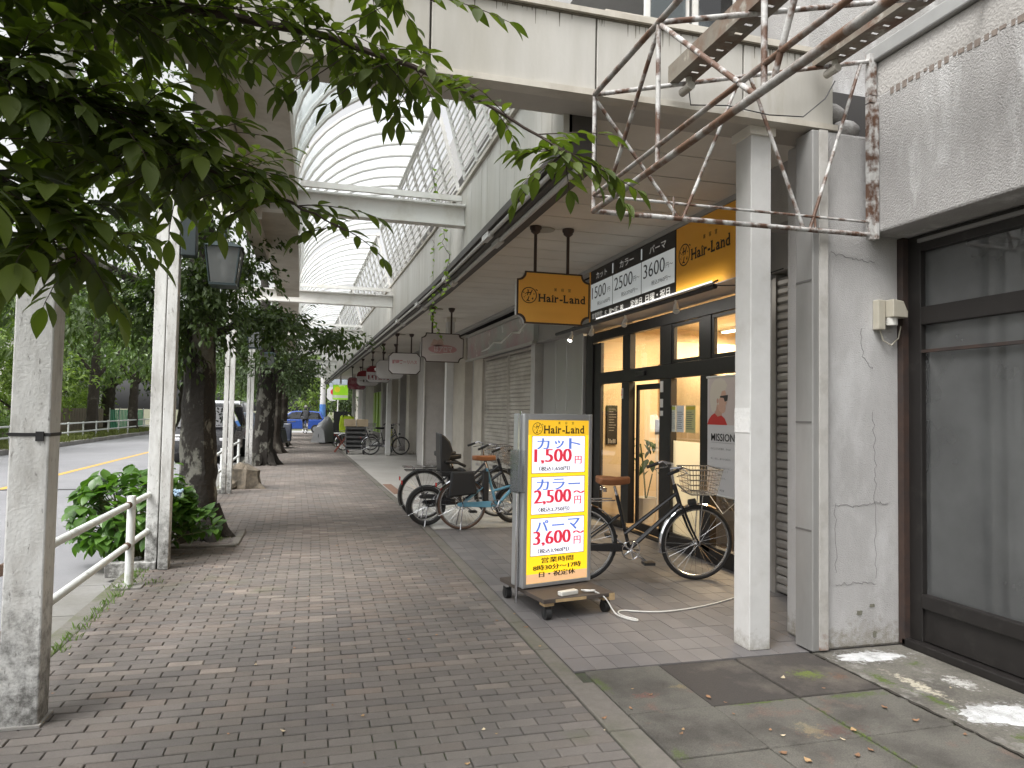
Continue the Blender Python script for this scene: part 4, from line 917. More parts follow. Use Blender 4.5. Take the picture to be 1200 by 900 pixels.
flat('glasses', [(.44, .60), (.70, .62), (.70, .59), (.68, .50), (.60, .48), (.56, .56), (.44, .57)], (.03, .03, .03), .0040)
lettering(sh, mat('poster_ink', (.02, .02, .02), .6), [('MISSION', .285, .575, .075, .42, .012, 0)], (3.915, 6.56, .72), UXS, UZ)
lettering(sh, mat('poster_text', (.25, .25, .26), .6), [('わたしたちの使命、それは', .25, .46, .024, .36, 0, 0), ('美しい髪と、健やかな毎日を', .25, .36, .020, .36, 0, 0), ('すべてのお客様にお届けすること', .26, .27, .020, .40, 0, 0), ('私たちは美容室として', .23, .24, .020, .32, 0, 0), ('学びつづけます。', .21, .17, .020, .28, 0, 0), ('美容室', .28, .05, .022, .08, .01, 0)], (3.915, 6.56, .72), UXS, UZ)
b = B(); b.box(3.9125, 3.9145, 6.06, 6.49, 1.24, 1.2425); b.build('rule', mat('poster_text', (.25, .25, .26)), sh)
BX0, BX1, BZ0, BZ1 = 4.246, 4.418, 1.055, 1.645
# dark menu board on the inner wall, potted plant, white rack
mb = thing('menu_board', 'tall black menu board on the warm wall inside the salon', 'menu board', (4.3, 9.98, 1.1))
b = B(); b.box(BX0, BX1, 9.965, 9.99, BZ0, BZ1); b.build('board', mat('board_black', (.014, .013, .013)), mb, bevel=.004)
b = B()
for k in range(9): z = BZ1-.06-k*.04; b.box(BX0+.03, BX0+.03+random.uniform(.07, .12), 9.961, 9.9645, z, z+.008)
for k in range(5): x0 = BX0+.02+k*.026; b.box(x0, x0+.016, 9.961, 9.9645, BZ0+.02, BZ0+.03+random.uniform(.02, .07))
b.build('chalk_writing', mat('chalk', (.35, .34, .33), .8), mb)
rk = thing('wire_rack', 'white wire rack with leaflets inside the salon door', 'rack', (4.42, 8.6, .0))
b = B()
for k in range(6): y = 8.2+k*.1; b.tube([(4.42, y, .9), (4.42, y, 1.45)], .006, 5)
for z in (.9, 1.08, 1.26, 1.45): b.tube([(4.42, 8.18, z), (4.42, 8.72, z)], .006, 5)
for y in (8.2, 8.7): b.tube([(4.44, y, 0.012), (4.44, y, 1.45)], .01, 6)
b.build('frame', sm, rk)
for k, (y, z, c) in enumerate(((8.22, 1.28, (.45, .5, .3)), (8.22, 1.08, (.6, .62, .66)), (8.42, 1.1, (.62, .5, .4)), (8.56, 1.25, (.7, .7, .7)))):
    b = B(); b.box(4.40, 4.415, y, y+.14, z, z+.2); b.build('leaflet', mat('leaflet_%d' % k, c, .5), rk)
# ------------------------------------------------------------------ leaves (shared helper)
def leaf_mesh(L, Wd, fold=.25, droop=.2, n=5):
    vs = []; fs = []
    for i in range(n+1):
        t = i/n; w = Wd/2*(math.sin(math.pi*t**.92))**.95 if 0 < t < 1 else 0.0
        x = L*t; z = -droop*L*t*t
        if i in (0, n): vs += [(x, 0, z)]
        else: vs += [(x, -w, z+fold*w), (x, 0, z), (x, w, z+fold*w)]
    def idx(i): return 0 if i == 0 else (1+(i-1)*3 if i < n else 1+(n-1)*3)
    fs += [(0, 1, 2), (0, 2, 3)]
    for i in range(1, n-1):
        a, c = idx(i), idx(i+1); fs += [(a, c, c+1, a+1), (a+1, c+1, c+2, a+2)]
    a, e = idx(n-1), idx(n); fs += [(a, e, a+1), (a+1, e, a+2)]
    return vs, fs
def leaf_field(tmpl, P_, D_, U_, S_):
    """merge leaves: positions, directions, ups, sizes -> vertex array, faces"""
    vs, fs = tmpl; vs = np.array(vs); n = len(P_)
    D = D_/np.linalg.norm(D_, axis=1, keepdims=True); Sd = np.cross(U_, D); Sd /= (np.linalg.norm(Sd, axis=1, keepdims=True)+1e-9); Up = np.cross(D, Sd)
    V = P_[:, None, :]+(D[:, None, :]*vs[None, :, 0:1]+Sd[:, None, :]*vs[None, :, 1:2]+Up[:, None, :]*vs[None, :, 2:3])*S_[:, None, None]
    nv = len(vs); F = []
    for k in range(n): F += [tuple(i+k*nv for i in f) for f in fs]
    return V.reshape(-1, 3), F, len(fs)
def leaf_object(name, tmpl, P_, D_, U_, S_, m, parent=None, smooth=True):
    V, F, nf = leaf_field(tmpl, P_, D_, U_, S_)
    if parent is not None: V = V-np.array(ORG[parent.name][0])
    me = bpy.data.meshes.new(name); me.from_pydata(V.tolist(), [], F); me.materials.append(m)
    at = me.attributes.new('lr', 'FLOAT', 'FACE'); at.data.foreach_set('value', np.repeat(RNG.random(len(P_)), nf))
    if smooth: me.polygons.foreach_set('use_smooth', [True]*len(me.polygons))
    return link_mesh(name, me, parent)
def leaf_mat(name, c1, c2, tr=.35, tcol=(1.7, 1.9, .7), rough=.45):
    if name in MATS: return MATS[name]
    m = mat(name, c1, rough, translucent=(*tcol, tr)); nt = m.node_tree; p = nt.nodes['Principled BSDF']
    a = _n(nt, 'ShaderNodeAttribute', attribute_name='lr'); oi = _n(nt, 'ShaderNodeObjectInfo')
    ad = _n(nt, 'ShaderNodeMath', operation='ADD'); nt.links.new(a.outputs['Fac'], ad.inputs[0]); nt.links.new(oi.outputs['Random'], ad.inputs[1])
    fr_ = _n(nt, 'ShaderNodeMath', operation='FRACT'); nt.links.new(ad.outputs[0], fr_.inputs[0])
    mx = _n(nt, 'ShaderNodeMixRGB'); nt.links.new(fr_.outputs[0], mx.inputs[0]); mx.inputs[1].default_value = (*c1, 1); mx.inputs[2].default_value = (*c2, 1)
    nt.links.new(mx.outputs[0], p.inputs['Base Color'])
    for n_ in nt.nodes:
        if n_.type == 'VECT_MATH' and n_.operation == 'MULTIPLY': nt.links.new(mx.outputs[0], n_.inputs[0])
    return m
pl = thing('potted_plant', 'leafy potted plant inside the salon door', 'plant', (4.5, 9.15, 0))
b = B(); b.lathe([(.11, .012), (.15, .35), (.16, .36), (.14, .36), (.13, .3)], (4.5, 9.15, 0), 16); b.build('pot', mat('pale_pot', (.6, .58, .54), .5), pl, smooth=True)
b = B(); b.tube([(4.5, 9.15, .3), (4.48, 9.2, .8), (4.46, 9.26, 1.1)], .012, 6); b.tube([(4.5, 9.15, .3), (4.52, 9.0, .7)], .01, 6); b.build('stem', mat('stem_green', (.10, .12, .05), .7), pl)
Pn = np.array([(4.48+random.uniform(-.10, .10), 9.22+random.uniform(-.22, .2), random.uniform(.72, 1.18)) for _ in range(26)]); Dn = RNG.normal(size=(26, 3)); Dn[:, 2] -= .3
leaf_object('foliage', leaf_mesh(.22, .10), Pn, Dn, np.tile([0, 0, 1.], (26, 1)), RNG.uniform(.6, 1.1, 26), leaf_mat('house_plant', (.03, .06, .02), (.05, .09, .03)), pl)

# ------------------------------------------------------------------ narrow shutter between salon and pilaster, steel panels beyond the salon
sh_m = mat('shutter_steel', (.30, .285, .265), .5, .35, var=.12, vscale=5, col2=(.21, .195, .18), c2scale=2, c2amt=.45, c2edge=.3)
def shutter(name, label, x, y0, y1, zt, pitch_, m, bend=False, box_h=.0):
    t = thing(name, label, 'shutter', (x, (y0+y1)/2, 0), bend=bend)
    b = B(); b.box(x+.02, x+.05, y0, y1, 0, zt); b.build('backing', mat('shutter_gap', (.05, .047, .045), .8), t, bend=bend)
    z = .015
    while z < zt-.02:
        b = B(); h = min(pitch_, zt-z)
        b.prism([(0, 0), (-.016, h*.18), (-.018, h*.62), (-.004, h*.93), (.018, h*.93), (.018, 0)], lambda u, v, w: (x+u, y0+w*(y1-y0), z+v)); b.build('slat', m, t, bend=bend); z += pitch_
    for y in (y0-.05, y1):
        b = B(); b.box(x-.03, x+.05, y, y+.05, 0, zt+.02); b.build('guide_rail', m, t, bend=bend)
    if box_h: b = B(); b.box(x-.06, x+.1, y0-.06, y1+.06, zt+.02, zt+box_h); b.build('shutter_box', m, t, bend=bend)
shutter('roller_shutter', 'narrow grey roller shutter between the white column and steel pilaster', 3.87, 4.40, 5.33, 2.72, .075, sh_m)
b = B(); b.box(3.82, 4.0, 4.3, 5.46, 2.76, 3.42); b.box(3.86, 4.0, 5.38, 5.49, 0, 2.76); b.build('wall', mat('dull_panel', (.30, .29, .28), .6, var=.08), ab)
for i, (ya, yb) in enumerate(((10.14, 10.80), (10.82, 11.30), (11.32, 11.95))):
    b = B(); b.box(3.93, 4.0, ya, yb, 0, 2.74); b.build('steel_panel', mat('salon_steel', (.55, .54, .53), .32, .55, var=.06, vscale=3, stretch=(1, 1, .15)), ab, bend=True, bevel=.006)
b = B(); b.box(3.80, 4.0, 12.02, 12.24, 0, 2.74); b.build('white_jamb', white_p, ab, bend=True)
b = B(); b.box(3.75, 4.2, 9.0, 12.3, 2.74, 3.44); b.build('wall', mat('dull_panel', (.30, .29, .28)), ab, bend=True)
b = B(); b.box(4.0, 4.4, 10.12, 46, 0, 3.45); b.build('back_wall', grey_pil, ab, bend=True)
sh2 = mat('old_shutter', (.58, .55, .50), .5, .1, var=.12, vscale=4, col2=(.40, .37, .33), c2scale=1.6, c2amt=.46, c2edge=.3, stretch=(1, 1, 2))
shutter('roller_shutter', 'closed beige roller shutter right of the pair beyond the salon', 3.93, 12.36, 13.92, 2.66, .082, sh2, True, .06)
shutter('roller_shutter', 'closed beige roller shutter left of the pair beyond the salon', 3.93, 14.06, 15.80, 2.66, .082, sh2, True, .06)
fb = thing('faded_sign', 'faded greenish shop sign with a white scribble above the pair of shutters', 'sign', (3.7, 14, 2.75), bend=True)
b = B(); b.box(3.66, 3.90, 11.7, 16.6, 2.745, 3.26); fp = b.build('panel', mat('faded_panel', (.47, .50, .485), .25, var=.08, vscale=2, col2=(.52, .35, .36), c2scale=.9, c2amt=.47, c2edge=.25), fb, bend=True)
b = B(); b.tube([(3.65, 15.2, 2.84), (3.65, 14.6, 2.86), (3.65, 14.2, 2.95), (3.65, 13.6, 2.90), (3.65, 12.9, 3.02), (3.65, 12.5, 2.98), (3.65, 12.1, 3.10)], [.012, .03, .02, .03, .018, .03, .012], 5); b.build('white_scribble', mat('scribble', (.65, .65, .62), .6), fp, bend=True, smooth=True)
b = B(); b.box(3.62, 3.7, 11.65, 16.65, 3.265, 3.33); b.box(3.62, 3.7, 11.65, 16.65, 2.70, 2.742); b.build('rim', mat('rim_grey', (.42, .41, .39), .5), fb, bend=True)
# far shop fronts: pillars, doors, windows
def pillar(y0, y1, x0, m, x1=4.1, z1=3.45, name='pillar'): b = B(); b.box(x0, x1, y0, y1, 0, z1); return b.build(name, m, ab, bend=True, bevel=.01)
pillar(15.95, 16.75, 3.86, beige_pil); pillar(17.45, 19.0, 3.80, beige_pil); pillar(19.0, 19.9, 3.06, grey_pil, 3.62)
b = B(); b.box(3.045, 3.075, 18.96, 18.999, 0, 3.4); b.build('edge_strip', white_steel, ab, bend=True)
woodd = mat('brown_wood', (.23, .12, .055), .5, var=.15, vscale=4, stretch=(1, 1, .1))
def door(y0, y1, m, name='shop_door', z1=2.4, x=3.9):
    b = B(); b.box(x, x+.06, y0, y1, 0, z1); d = b.build(name, m, ab, bend=True)
    b = B(); b.box(x-.012, x-.003, y0+.12, y1-.12, .25, z1-.15); b.build('pane', glass('dark_glass', (.25, .25, .25), 1.0, milky=.3, milk=(.1, .1, .1)), d, bend=True)
    b = B(); b.box(x-.06, x-.013, y0+.05, y0+.08, .9, 1.2); b.build('handle', steel_p, d, bend=True)
    return d
door(20.2, 21.4, woodd)
b = B(); b.box(3.86, 3.87, 20.5, 21.0, 1.25, 1.75); bn = b.build('blue_notice', mat('blue_paper', (.08, .20, .45), .6, var=.1, vscale=20), ab, bend=True)
pillar(21.8, 22.3, 3.75, beige_pil); door(22.4, 23.6, bronze); pillar(23.7, 24.0, 3.7, grey_pil); pillar(25.2, 25.9, 3.62, beige_pil); door(26, 27.2, bronze); pillar(27.4, 27.9, 3.6, grey_pil); pillar(29.5, 30.1, 3.55, beige_pil); door(28.1, 29.4, woodd); pillar(32.2, 32.8, 3.5, grey_pil)
gs = mat('lime_panel', (.28, .44, .06), .5)
for i in range(3):
    b = B(); b.box(3.55, 3.62, 33.2+i*1.25, 33.9+i*1.25, .5, 2.4); b.build('lime_panel', gs, ab, bend=True)
pillar(30.2, 32.1, 3.88, mat('shop_dark', (.05, .048, .045), .6)); pillar(37, 46, 3.6, grey_pil)
# ------------------------------------------------------------------ hanging signs under the soffit
def ticket(w, h, r, n=6):
    """outline with concave notched corners, centred"""
    pts = []
    for cx, cy, a0 in ((w/2, h/2, 180), (-w/2, h/2, 270), (-w/2, -h/2, 0), (w/2, -h/2, 90)):
        a = [math.radians(a0+90*k/n) for k in range(n+1)]
        pts.append([(cx+r*math.cos(q), cy+r*math.sin(q)) for q in a])
    out = []
    out += pts[0][::-1]; out += pts[1][::-1]; out += pts[2][::-1]; out += pts[3][::-1]
    return out
def octa(w, h, r): return [(w/2, h/2-r), (w/2-r, h/2), (-w/2+r, h/2), (-w/2, h/2-r), (-w/2, -h/2+r), (-w/2+r, -h/2), (w/2-r, -h/2), (w/2, -h/2+r)]
def hang_sign(y, label, face, outline='ticket', xc=2.37, w=.80, h=.545, zc=2.70, rim=(.05, .032, .025), th=.11, rods=True, group='hanging shop signs under the soffit'):
    t = thing('hanging_sign', label, 'sign', (xc, y, zc), group=group, bend=True)
    of = (lambda a, c: ticket(a, c, .085)) if outline == 'ticket' else (lambda a, c: octa(a, c, .09)) if outline == 'octa' else (lambda a, c: [(a/2, c/2), (-a/2, c/2), (-a/2, -c/2), (a/2, -c/2)])
    P_ = lambda d0, d1: (lambda u, v, q: (xc+u, y+d0+(d1-d0)*q, zc+v))
    b = B(); b.prism(of(w-.02, h-.02), P_(-th/2+.006, th/2-.006)); b.build('box', mat('sign_side_grey', (.46, .45, .44), .45, var=.05), t, bend=True, recalc=True)
    b = B(); b.prism(of(w, h), P_(-th/2-.004, -th/2+.008)); b.build('rim', mat('rim_%d' % int(rim[0]*1000), rim, .5), t, bend=True, recalc=True)
    b = B(); b.prism(of(w-.035, h-.035), P_(-th/2-.008, -th/2-.003)); f = b.build('face', face, t, bend=True, recalc=True)
    if rods:
        for dx in (-.19, .17):
            b = B(); x = xc+dx; b.cyl((x, y, zc+h/2-.02), (x, y, SZ-.05), .017, n=10); b.lathe([(.02, -.085), (.05, -.06), (.05, -.045), (.062, -.03), (.062, -.003)], (x, y, SZ), 16); b.build('rod', brown_rod, t, bend=True, smooth=True)
    return t, f, (xc-w/2, y-th/2-.008, zc)
t, f, o = hang_sign(7.06, 'orange hanging Hair-Land sign with notched corners on two brown rods', mat('sign_orange', (.80, .42, .075), .5, var=.03))
brand(f, ink, Vector(o)+Vector((.045, 0, .02)), UXF, UZ, .70)
t, f, o = hang_sign(13.2, 'grey hanging sign with a faded red oval logo, second from the front', mat('sign_faded', (.50, .465, .46), .5, var=.04))
b = B(); b.prism([(.27*math.cos(2*math.pi*k/28), .085*math.sin(2*math.pi*k/28)) for k in range(28)], lambda u, v, q: (2.37+u, 13.2-.063-.002*q, 2.67+v)); b.build('oval', mat('faded_red', (.46, .26, .27), .6, var=.1), f, bend=True, recalc=True)
b = B(); b.prism([(-.2, .0), (-.13, .13), (-.06, .10), (.02, .15), (.06, .02), (-.06, -.01)], lambda u, v, q: (2.33+u, 13.2-.063-.002*q, 2.73+v)); b.build('flower', mat('faded_flower', (.48, .34, .30), .6, var=.2, vscale=20), f, bend=True, recalc=True)
lettering(f, mat('faded_letters', (.56, .50, .50), .6), [('はアロマ', .41, -.03, .11, .34, .03, 0)], o, UXF, UZ, bend=True, lift=.008)
b = B(); b.obox((2.25, 13.2-.066, 2.57), (.22, .006, .014), (0, -.12, 0)); b.obox((2.46, 13.2-.066, 2.595), (.18, .006, .016), (0, -.06, 0)); b.build('white_strip', mat('strip_white', (.6, .58, .54), .6), f, bend=True)
t, f, o = hang_sign(18.0, 'white hanging sign with one line of faded red characters', mat('sign_white', (.66, .64, .64), .5, var=.03), 'octa')
lettering(f, mat('pale_red_ink', (.50, .17, .19), .6), [('調理実ーリハス', .40, .04, .10, .62, .02, 0)], o, UXF, UZ, bend=True)
t, f, o = hang_sign(20.9, 'blank pale grey hanging sign behind the one with red characters', mat('sign_blank', (.54, .525, .515), .5, var=.03), 'octa', rim=(.30, .29, .28))
t, f, o = hang_sign(23.8, 'white hanging sign with red top and red characters', mat('sign_white2', (.58, .56, .56), .5, var=.03), 'octa', rim=(.30, .29, .28))
redt = mat('sign_red', (.20, .015, .022), .6)
b = B(); b.prism([(-.385, 0), (.385, 0), (.385, .10), (.26, .20), (-.26, .20), (-.385, .10)], lambda u, v, q: (2.37+u, 23.8-.064-.003*q, 2.77+v)); b.build('red_top', redt, f, bend=True, recalc=True)
lettering(f, redt, [('新鮮野菜市場', .40, -.10, .17, .70, .03, 0)], o, UXF, UZ, bend=True); lettering(f, white_ink, [('ホット', .40, .16, .10, .3, .02, 0)], o, UXF, UZ, bend=True, lift=.009)
t, f, o = hang_sign(27.4, 'hanging sign with dark red arched top and black line of characters', mat('sign_white2', (.44, .42, .42)), 'octa', rim=(.30, .29, .28))
b = B(); b.prism([(-.42, 0), (.42, 0), (.36, .16), (.2, .22), (-.2, .22), (-.36, .16)], lambda u, v, q: (2.37+u, 27.4-.064-.02*q, 2.79+v)); b.build('red_top', redt, f, bend=True, recalc=True)
lettering(f, ink, [('ー新鮮館ー', .40, -.08, .11, .6, .03, 0)], o, UXF, UZ, bend=True)
t, f, o = hang_sign(32.4, 'small pinkish red patterned hanging sign near the green one', mat('sign_pink', (.42, .20, .22), .6, var=.1, vscale=8, col2=(.30, .06, .09), c2scale=7, c2amt=.5, c2edge=.1), 'octa', rim=(.30, .12, .13))
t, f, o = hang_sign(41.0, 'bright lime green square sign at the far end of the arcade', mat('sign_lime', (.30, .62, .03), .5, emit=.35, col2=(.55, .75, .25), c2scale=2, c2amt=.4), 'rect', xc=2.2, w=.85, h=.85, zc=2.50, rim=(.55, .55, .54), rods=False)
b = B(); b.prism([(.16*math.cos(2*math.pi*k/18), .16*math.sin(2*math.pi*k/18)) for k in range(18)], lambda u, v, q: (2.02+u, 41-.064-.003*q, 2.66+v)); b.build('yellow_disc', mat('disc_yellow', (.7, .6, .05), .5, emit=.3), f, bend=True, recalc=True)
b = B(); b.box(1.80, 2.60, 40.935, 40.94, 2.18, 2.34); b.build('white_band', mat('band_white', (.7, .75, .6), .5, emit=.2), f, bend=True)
b = B(); b.box(2.15, 2.25, 40.98, 41.02, 2.98, SZ); b.build('hanger', white_steel, t, bend=True)
# recessed soffit lights beside the rods
for y in (7.15, 13.4, 18.2, 23.9):
    b = B(); b.lathe([(.11, -.012), (.115, -.003), (.12, -.001)], tuple(W(2.30, y, SZ-.001)), 24); mono('soffit_light', b, mat('soffit_lamp', (.34, .31, .25), .4, var=.05), 'round recessed light in the soffit behind the hanging sign at %d metres' % y if False else {7.15: 'round recessed soffit light beside the orange Hair-Land sign', 13.4: 'round recessed soffit light beside the grey oval-logo sign', 18.2: 'round recessed soffit light above the red-character sign', 23.9: 'round recessed soffit light above the red-topped sign'}[y], 'ceiling light', 'recessed lights in the soffit', smooth=True)

# ------------------------------------------------------------------ illuminated price sign on a dolly
rz = math.radians(15)
ls = thing('illuminated_sign', 'yellow illuminated Hair-Land price sign standing on a wheeled board', 'sign', (1.865, 5.36, 0), rz)
alu = mat('aluminium', (.50, .51, .52), .33, .6)
w, h0, h1, dp = .645, .165, 1.50, .15
hw = w/2
b = B(); b.box(-hw, hw, -.01, dp, h0, h1); b.build('case', alu, ls, local=True, bevel=.012)
b = B()
for a, c, d, e in ((-hw, -hw+.035, h0, h1), (hw-.035, hw, h0, h1), (-hw+.035, hw-.035, h1-.05, h1), (-hw+.035, hw-.035, h0, h0+.03)): b.box(a, c, -.025, -.011, d, e)
b.build('frame', alu, ls, local=True, bevel=.004)
yb = mat('lit_yellow', (.80, .50, .015), .4, emit=.62); wb = mat('lit_white', (.72, .71, .80), .4, emit=.58); goldb = mat('lit_gold', (.62, .36, .02), .4, emit=.55)
fw = w-.07
b = B(); b.box(-hw+.035, hw-.035, -.020, -.012, h0+.03, h1-.05); fc = b.build('face', yb, ls, local=True)
b = B(); b.box(-hw+.036, hw-.036, -.0205, -.0202, h0+.031, h0+.10); b.build('pale_strip', mat('lit_peach', (.70, .42, .22), .4, emit=.4), fc, local=True)
b = B(); b.box(-hw+.036, hw-.036, -.0205, -.0202, h1-.165, h1-.051); b.build('gold_band', goldb, fc, local=True)
red_i = mat('red_lit_ink', (.62, .03, .06), .5, emit=.35); blue_i = mat('blue_lit_ink', (.10, .18, .52), .5, emit=.4); blk_i = mat('brown_ink', (.05, .035, .02), .5)
FO = Vector((0, -.0206, 0))
def loc_letter(parent, m, lines, lift=.002): return lettering(parent, m, lines, FO, UXF, UZ, local=True, lift=lift)
cx = 0
cellh = .285
for i, (kana, num, wave, tax) in enumerate(((('カ', 'ッ', 'ト'), '1,500', False, '（税込1,650円）'), (('カ', 'ラ', 'ー'), '2,500', True, '（税込2,750円）'), (('パ', 'ー', 'マ'), '3,600', True, '（税込3,960円）'))):
    zt = 1.325-i*.318; zb_ = zt-cellh
    b = B(); b.box(-.25, .25, -.0215, -.0205, zb_, zt); cl = b.build('price_cell', wb, fc, local=True)
    b = B()
    for a, c, d, e in ((-.254, .254, zt, zt+.004), (-.254, .254, zb_-.004, zb_), (-.254, -.25, zb_, zt), (.25, .254, zb_, zt)): b.box(a, c, -.0222, -.0206, d, e)
    b.build('cell_border', mat('olive_ink', (.18, .14, .02), .5), cl, local=True)
    FO = Vector((0, -.0216, 0))
    for k, ch_ in enumerate(kana):
        hh = .085 if ch_ not in 'ーッ' else (.012 if ch_ == 'ー' else .062)
        loc_letter(cl, blue_i, [(ch_, -.15+k*.15, zt-.058-(.006 if ch_ == 'ッ' else 0), hh, .11 if ch_ != 'ッ' else .085, .0, .003)])
    loc_letter(cl, red_i, [(num, -.055, zt-.158, .115 if False else .118, .34, -.012, .0075)])
    loc_letter(cl, red_i, [('円', .185, zt-.188, .062, .065, 0, .0015)])
    if wave: loc_letter(cl, red_i, [('〜', .195, zt-.125, .022, .105, .012, .004)])
    loc_letter(cl, blk_i, [(tax, -.04, zb_+.033, .036, .29, .0, .001)])
    FO = Vector((0, -.0206, 0))
bb = B(); emblem(bb, FO, UXF, UZ, -.205, 1.385, .047); hair_land(bb, FO, UXF, UZ, -.145, 1.348, .385); bb.build('lettering', blk_i, fc, local=True)
loc_letter(fc, blk_i, [('美', .0, 1.430, .022, None, 0, 0), ('容', .065, 1.430, .022, None, 0, 0), ('室', .13, 1.430, .022, None, 0, 0)])
loc_letter(fc, blk_i, [('営業時間', .0, .365, .042, .30, .0, .002), ('8時30分〜17時', .0, .31, .042, .45, .006, .002), ('日・祝定休', .0, .258, .042, .34, .0, .002)])
b = B(); b.box(-hw-.008, -hw-.001, .02, .04, .14, 1.52); b.tube([(-hw-.02, .03, .05), (-hw-.022, .03, .6), (-hw-.016, .03, 1.49)], .012, 8); b.build('side_pole', mat('chrome', (.7, .7, .72), .12, 1), ls, local=True, smooth=True)
b = B(); b.box(-hw-.075, -hw-.012, -.06, -.055, .90, 1.22); b.box(-hw-.075, -hw-.012, .05, .055, .90, 1.22); b.box(-hw-.078, -hw-.074, -.06, .055, .90, 1.22); b.box(-hw-.075, -hw-.012, -.06, .055, .895, .90); br = b.build('leaflet_holder', glass('acrylic', (.9, .92, .93), .8, milky=.16, milk=(.9, .92, .94), dirt=.06), ls, local=True)
b = B(); b.box(-hw-.06, -hw-.03, -.04, .03, .905, 1.10); b.build('leaflets', mat('leaflet_white', (.70, .71, .73), .6, var=.08, vscale=30), br, local=True)
# the dolly
dl = thing('sign_dolly', 'dark plywood board on black castors under the yellow sign', 'dolly', (1.86, 5.40, 0), math.radians(10))
dm = mat('dark_ply', (.075, .060, .050), .6, var=.2, vscale=20); pe = mat('ply_edge', (.45, .32, .17), .7, var=.2, vscale=30)
b = B(); b.box(-.30, .31, -.40, .36, .125, .155); bo = b.build('board', dm, dl, local=True, bevel=.003)
b = B(); b.box(-.20, .06, -.4035, -.401, .128, .150); b.box(.26, .31, -.4035, -.401, .10, .152); b.build('bare_edge', pe, bo, local=True)
b = B(); b.box(-.28, -.20, -.38, -.30, .098, .124); b.box(.22, .30, -.38, -.30, .098, .124); b.build('block', pe, dl, local=True)
for x, y in ((-.25, -.36), (.265, -.34), (-.26, .30), (.26, .30)):
    b = B(); b.cyl((x-.022, y, .042), (x+.022, y, .042), .042, n=18); b.box(x-.028, x-.024, y-.02, y+.02, .03, .098); b.box(x+.024, x+.028, y-.02, y+.02, .03, .098); b.build('castor', mat('castor_rubber', (.02, .02, .02), .6), dl, local=True, smooth=True)
# cable and plug on the dolly, trailing over the tiles
cb = B()
pts = [(1.98, 5.10, .175), (2.02, 5.06, .18), (2.06, 5.10, .17), (2.02, 5.14, .165), (1.98, 5.10, .17), (2.04, 5.05, .175), (2.10, 5.09, .17), (2.05, 5.13, .165), (2.09, 5.06, .165), (2.16, 5.04, .12), (2.20, 5.00, .03), (2.22, 4.96, .008), (2.26, 4.86, .008), (2.30, 4.80, .008), (2.33, 4.84, .008), (2.27, 4.90, .008), (2.24, 5.02, .008), (2.30, 5.10, .008), (2.44, 5.02, .008), (2.62, 4.98, .008), (2.85, 5.02, .008), (3.10, 5.10, .008), (3.40, 5.25, .008), (3.7, 5.4, .008)]
cur = bpy.data.curves.new('c', 'CURVE'); cur.dimensions = '3D'; sp = cur.splines.new('NURBS'); sp.points.add(len(pts)-1)
for i, p in enumerate(pts): sp.points[i].co = (*p, 1)
sp.use_endpoint_u = True; sp.order_u = 3; cur.bevel_depth = .0055; cur.bevel_resolution = 2; cur.resolution_u = 6
to = bpy.data.objects.new('c', cur); me = bpy.data.meshes.new_from_object(to); bpy.data.objects.remove(to); me.materials.append(mat('white_cable', (.62, .61, .58), .5))
tag(link_mesh('power_cable', me), 'white power cable coiled on the dolly and trailing across the tiles', 'cable')
b = B(); b.obox((1.86, 5.06, .172), (.16, .055, .032), (0, 0, .35)); mono('power_strip', b, mat('white_plastic', (.68, .66, .60), .4), 'white power strip lying on the sign dolly', 'power strip', bevel=.006)

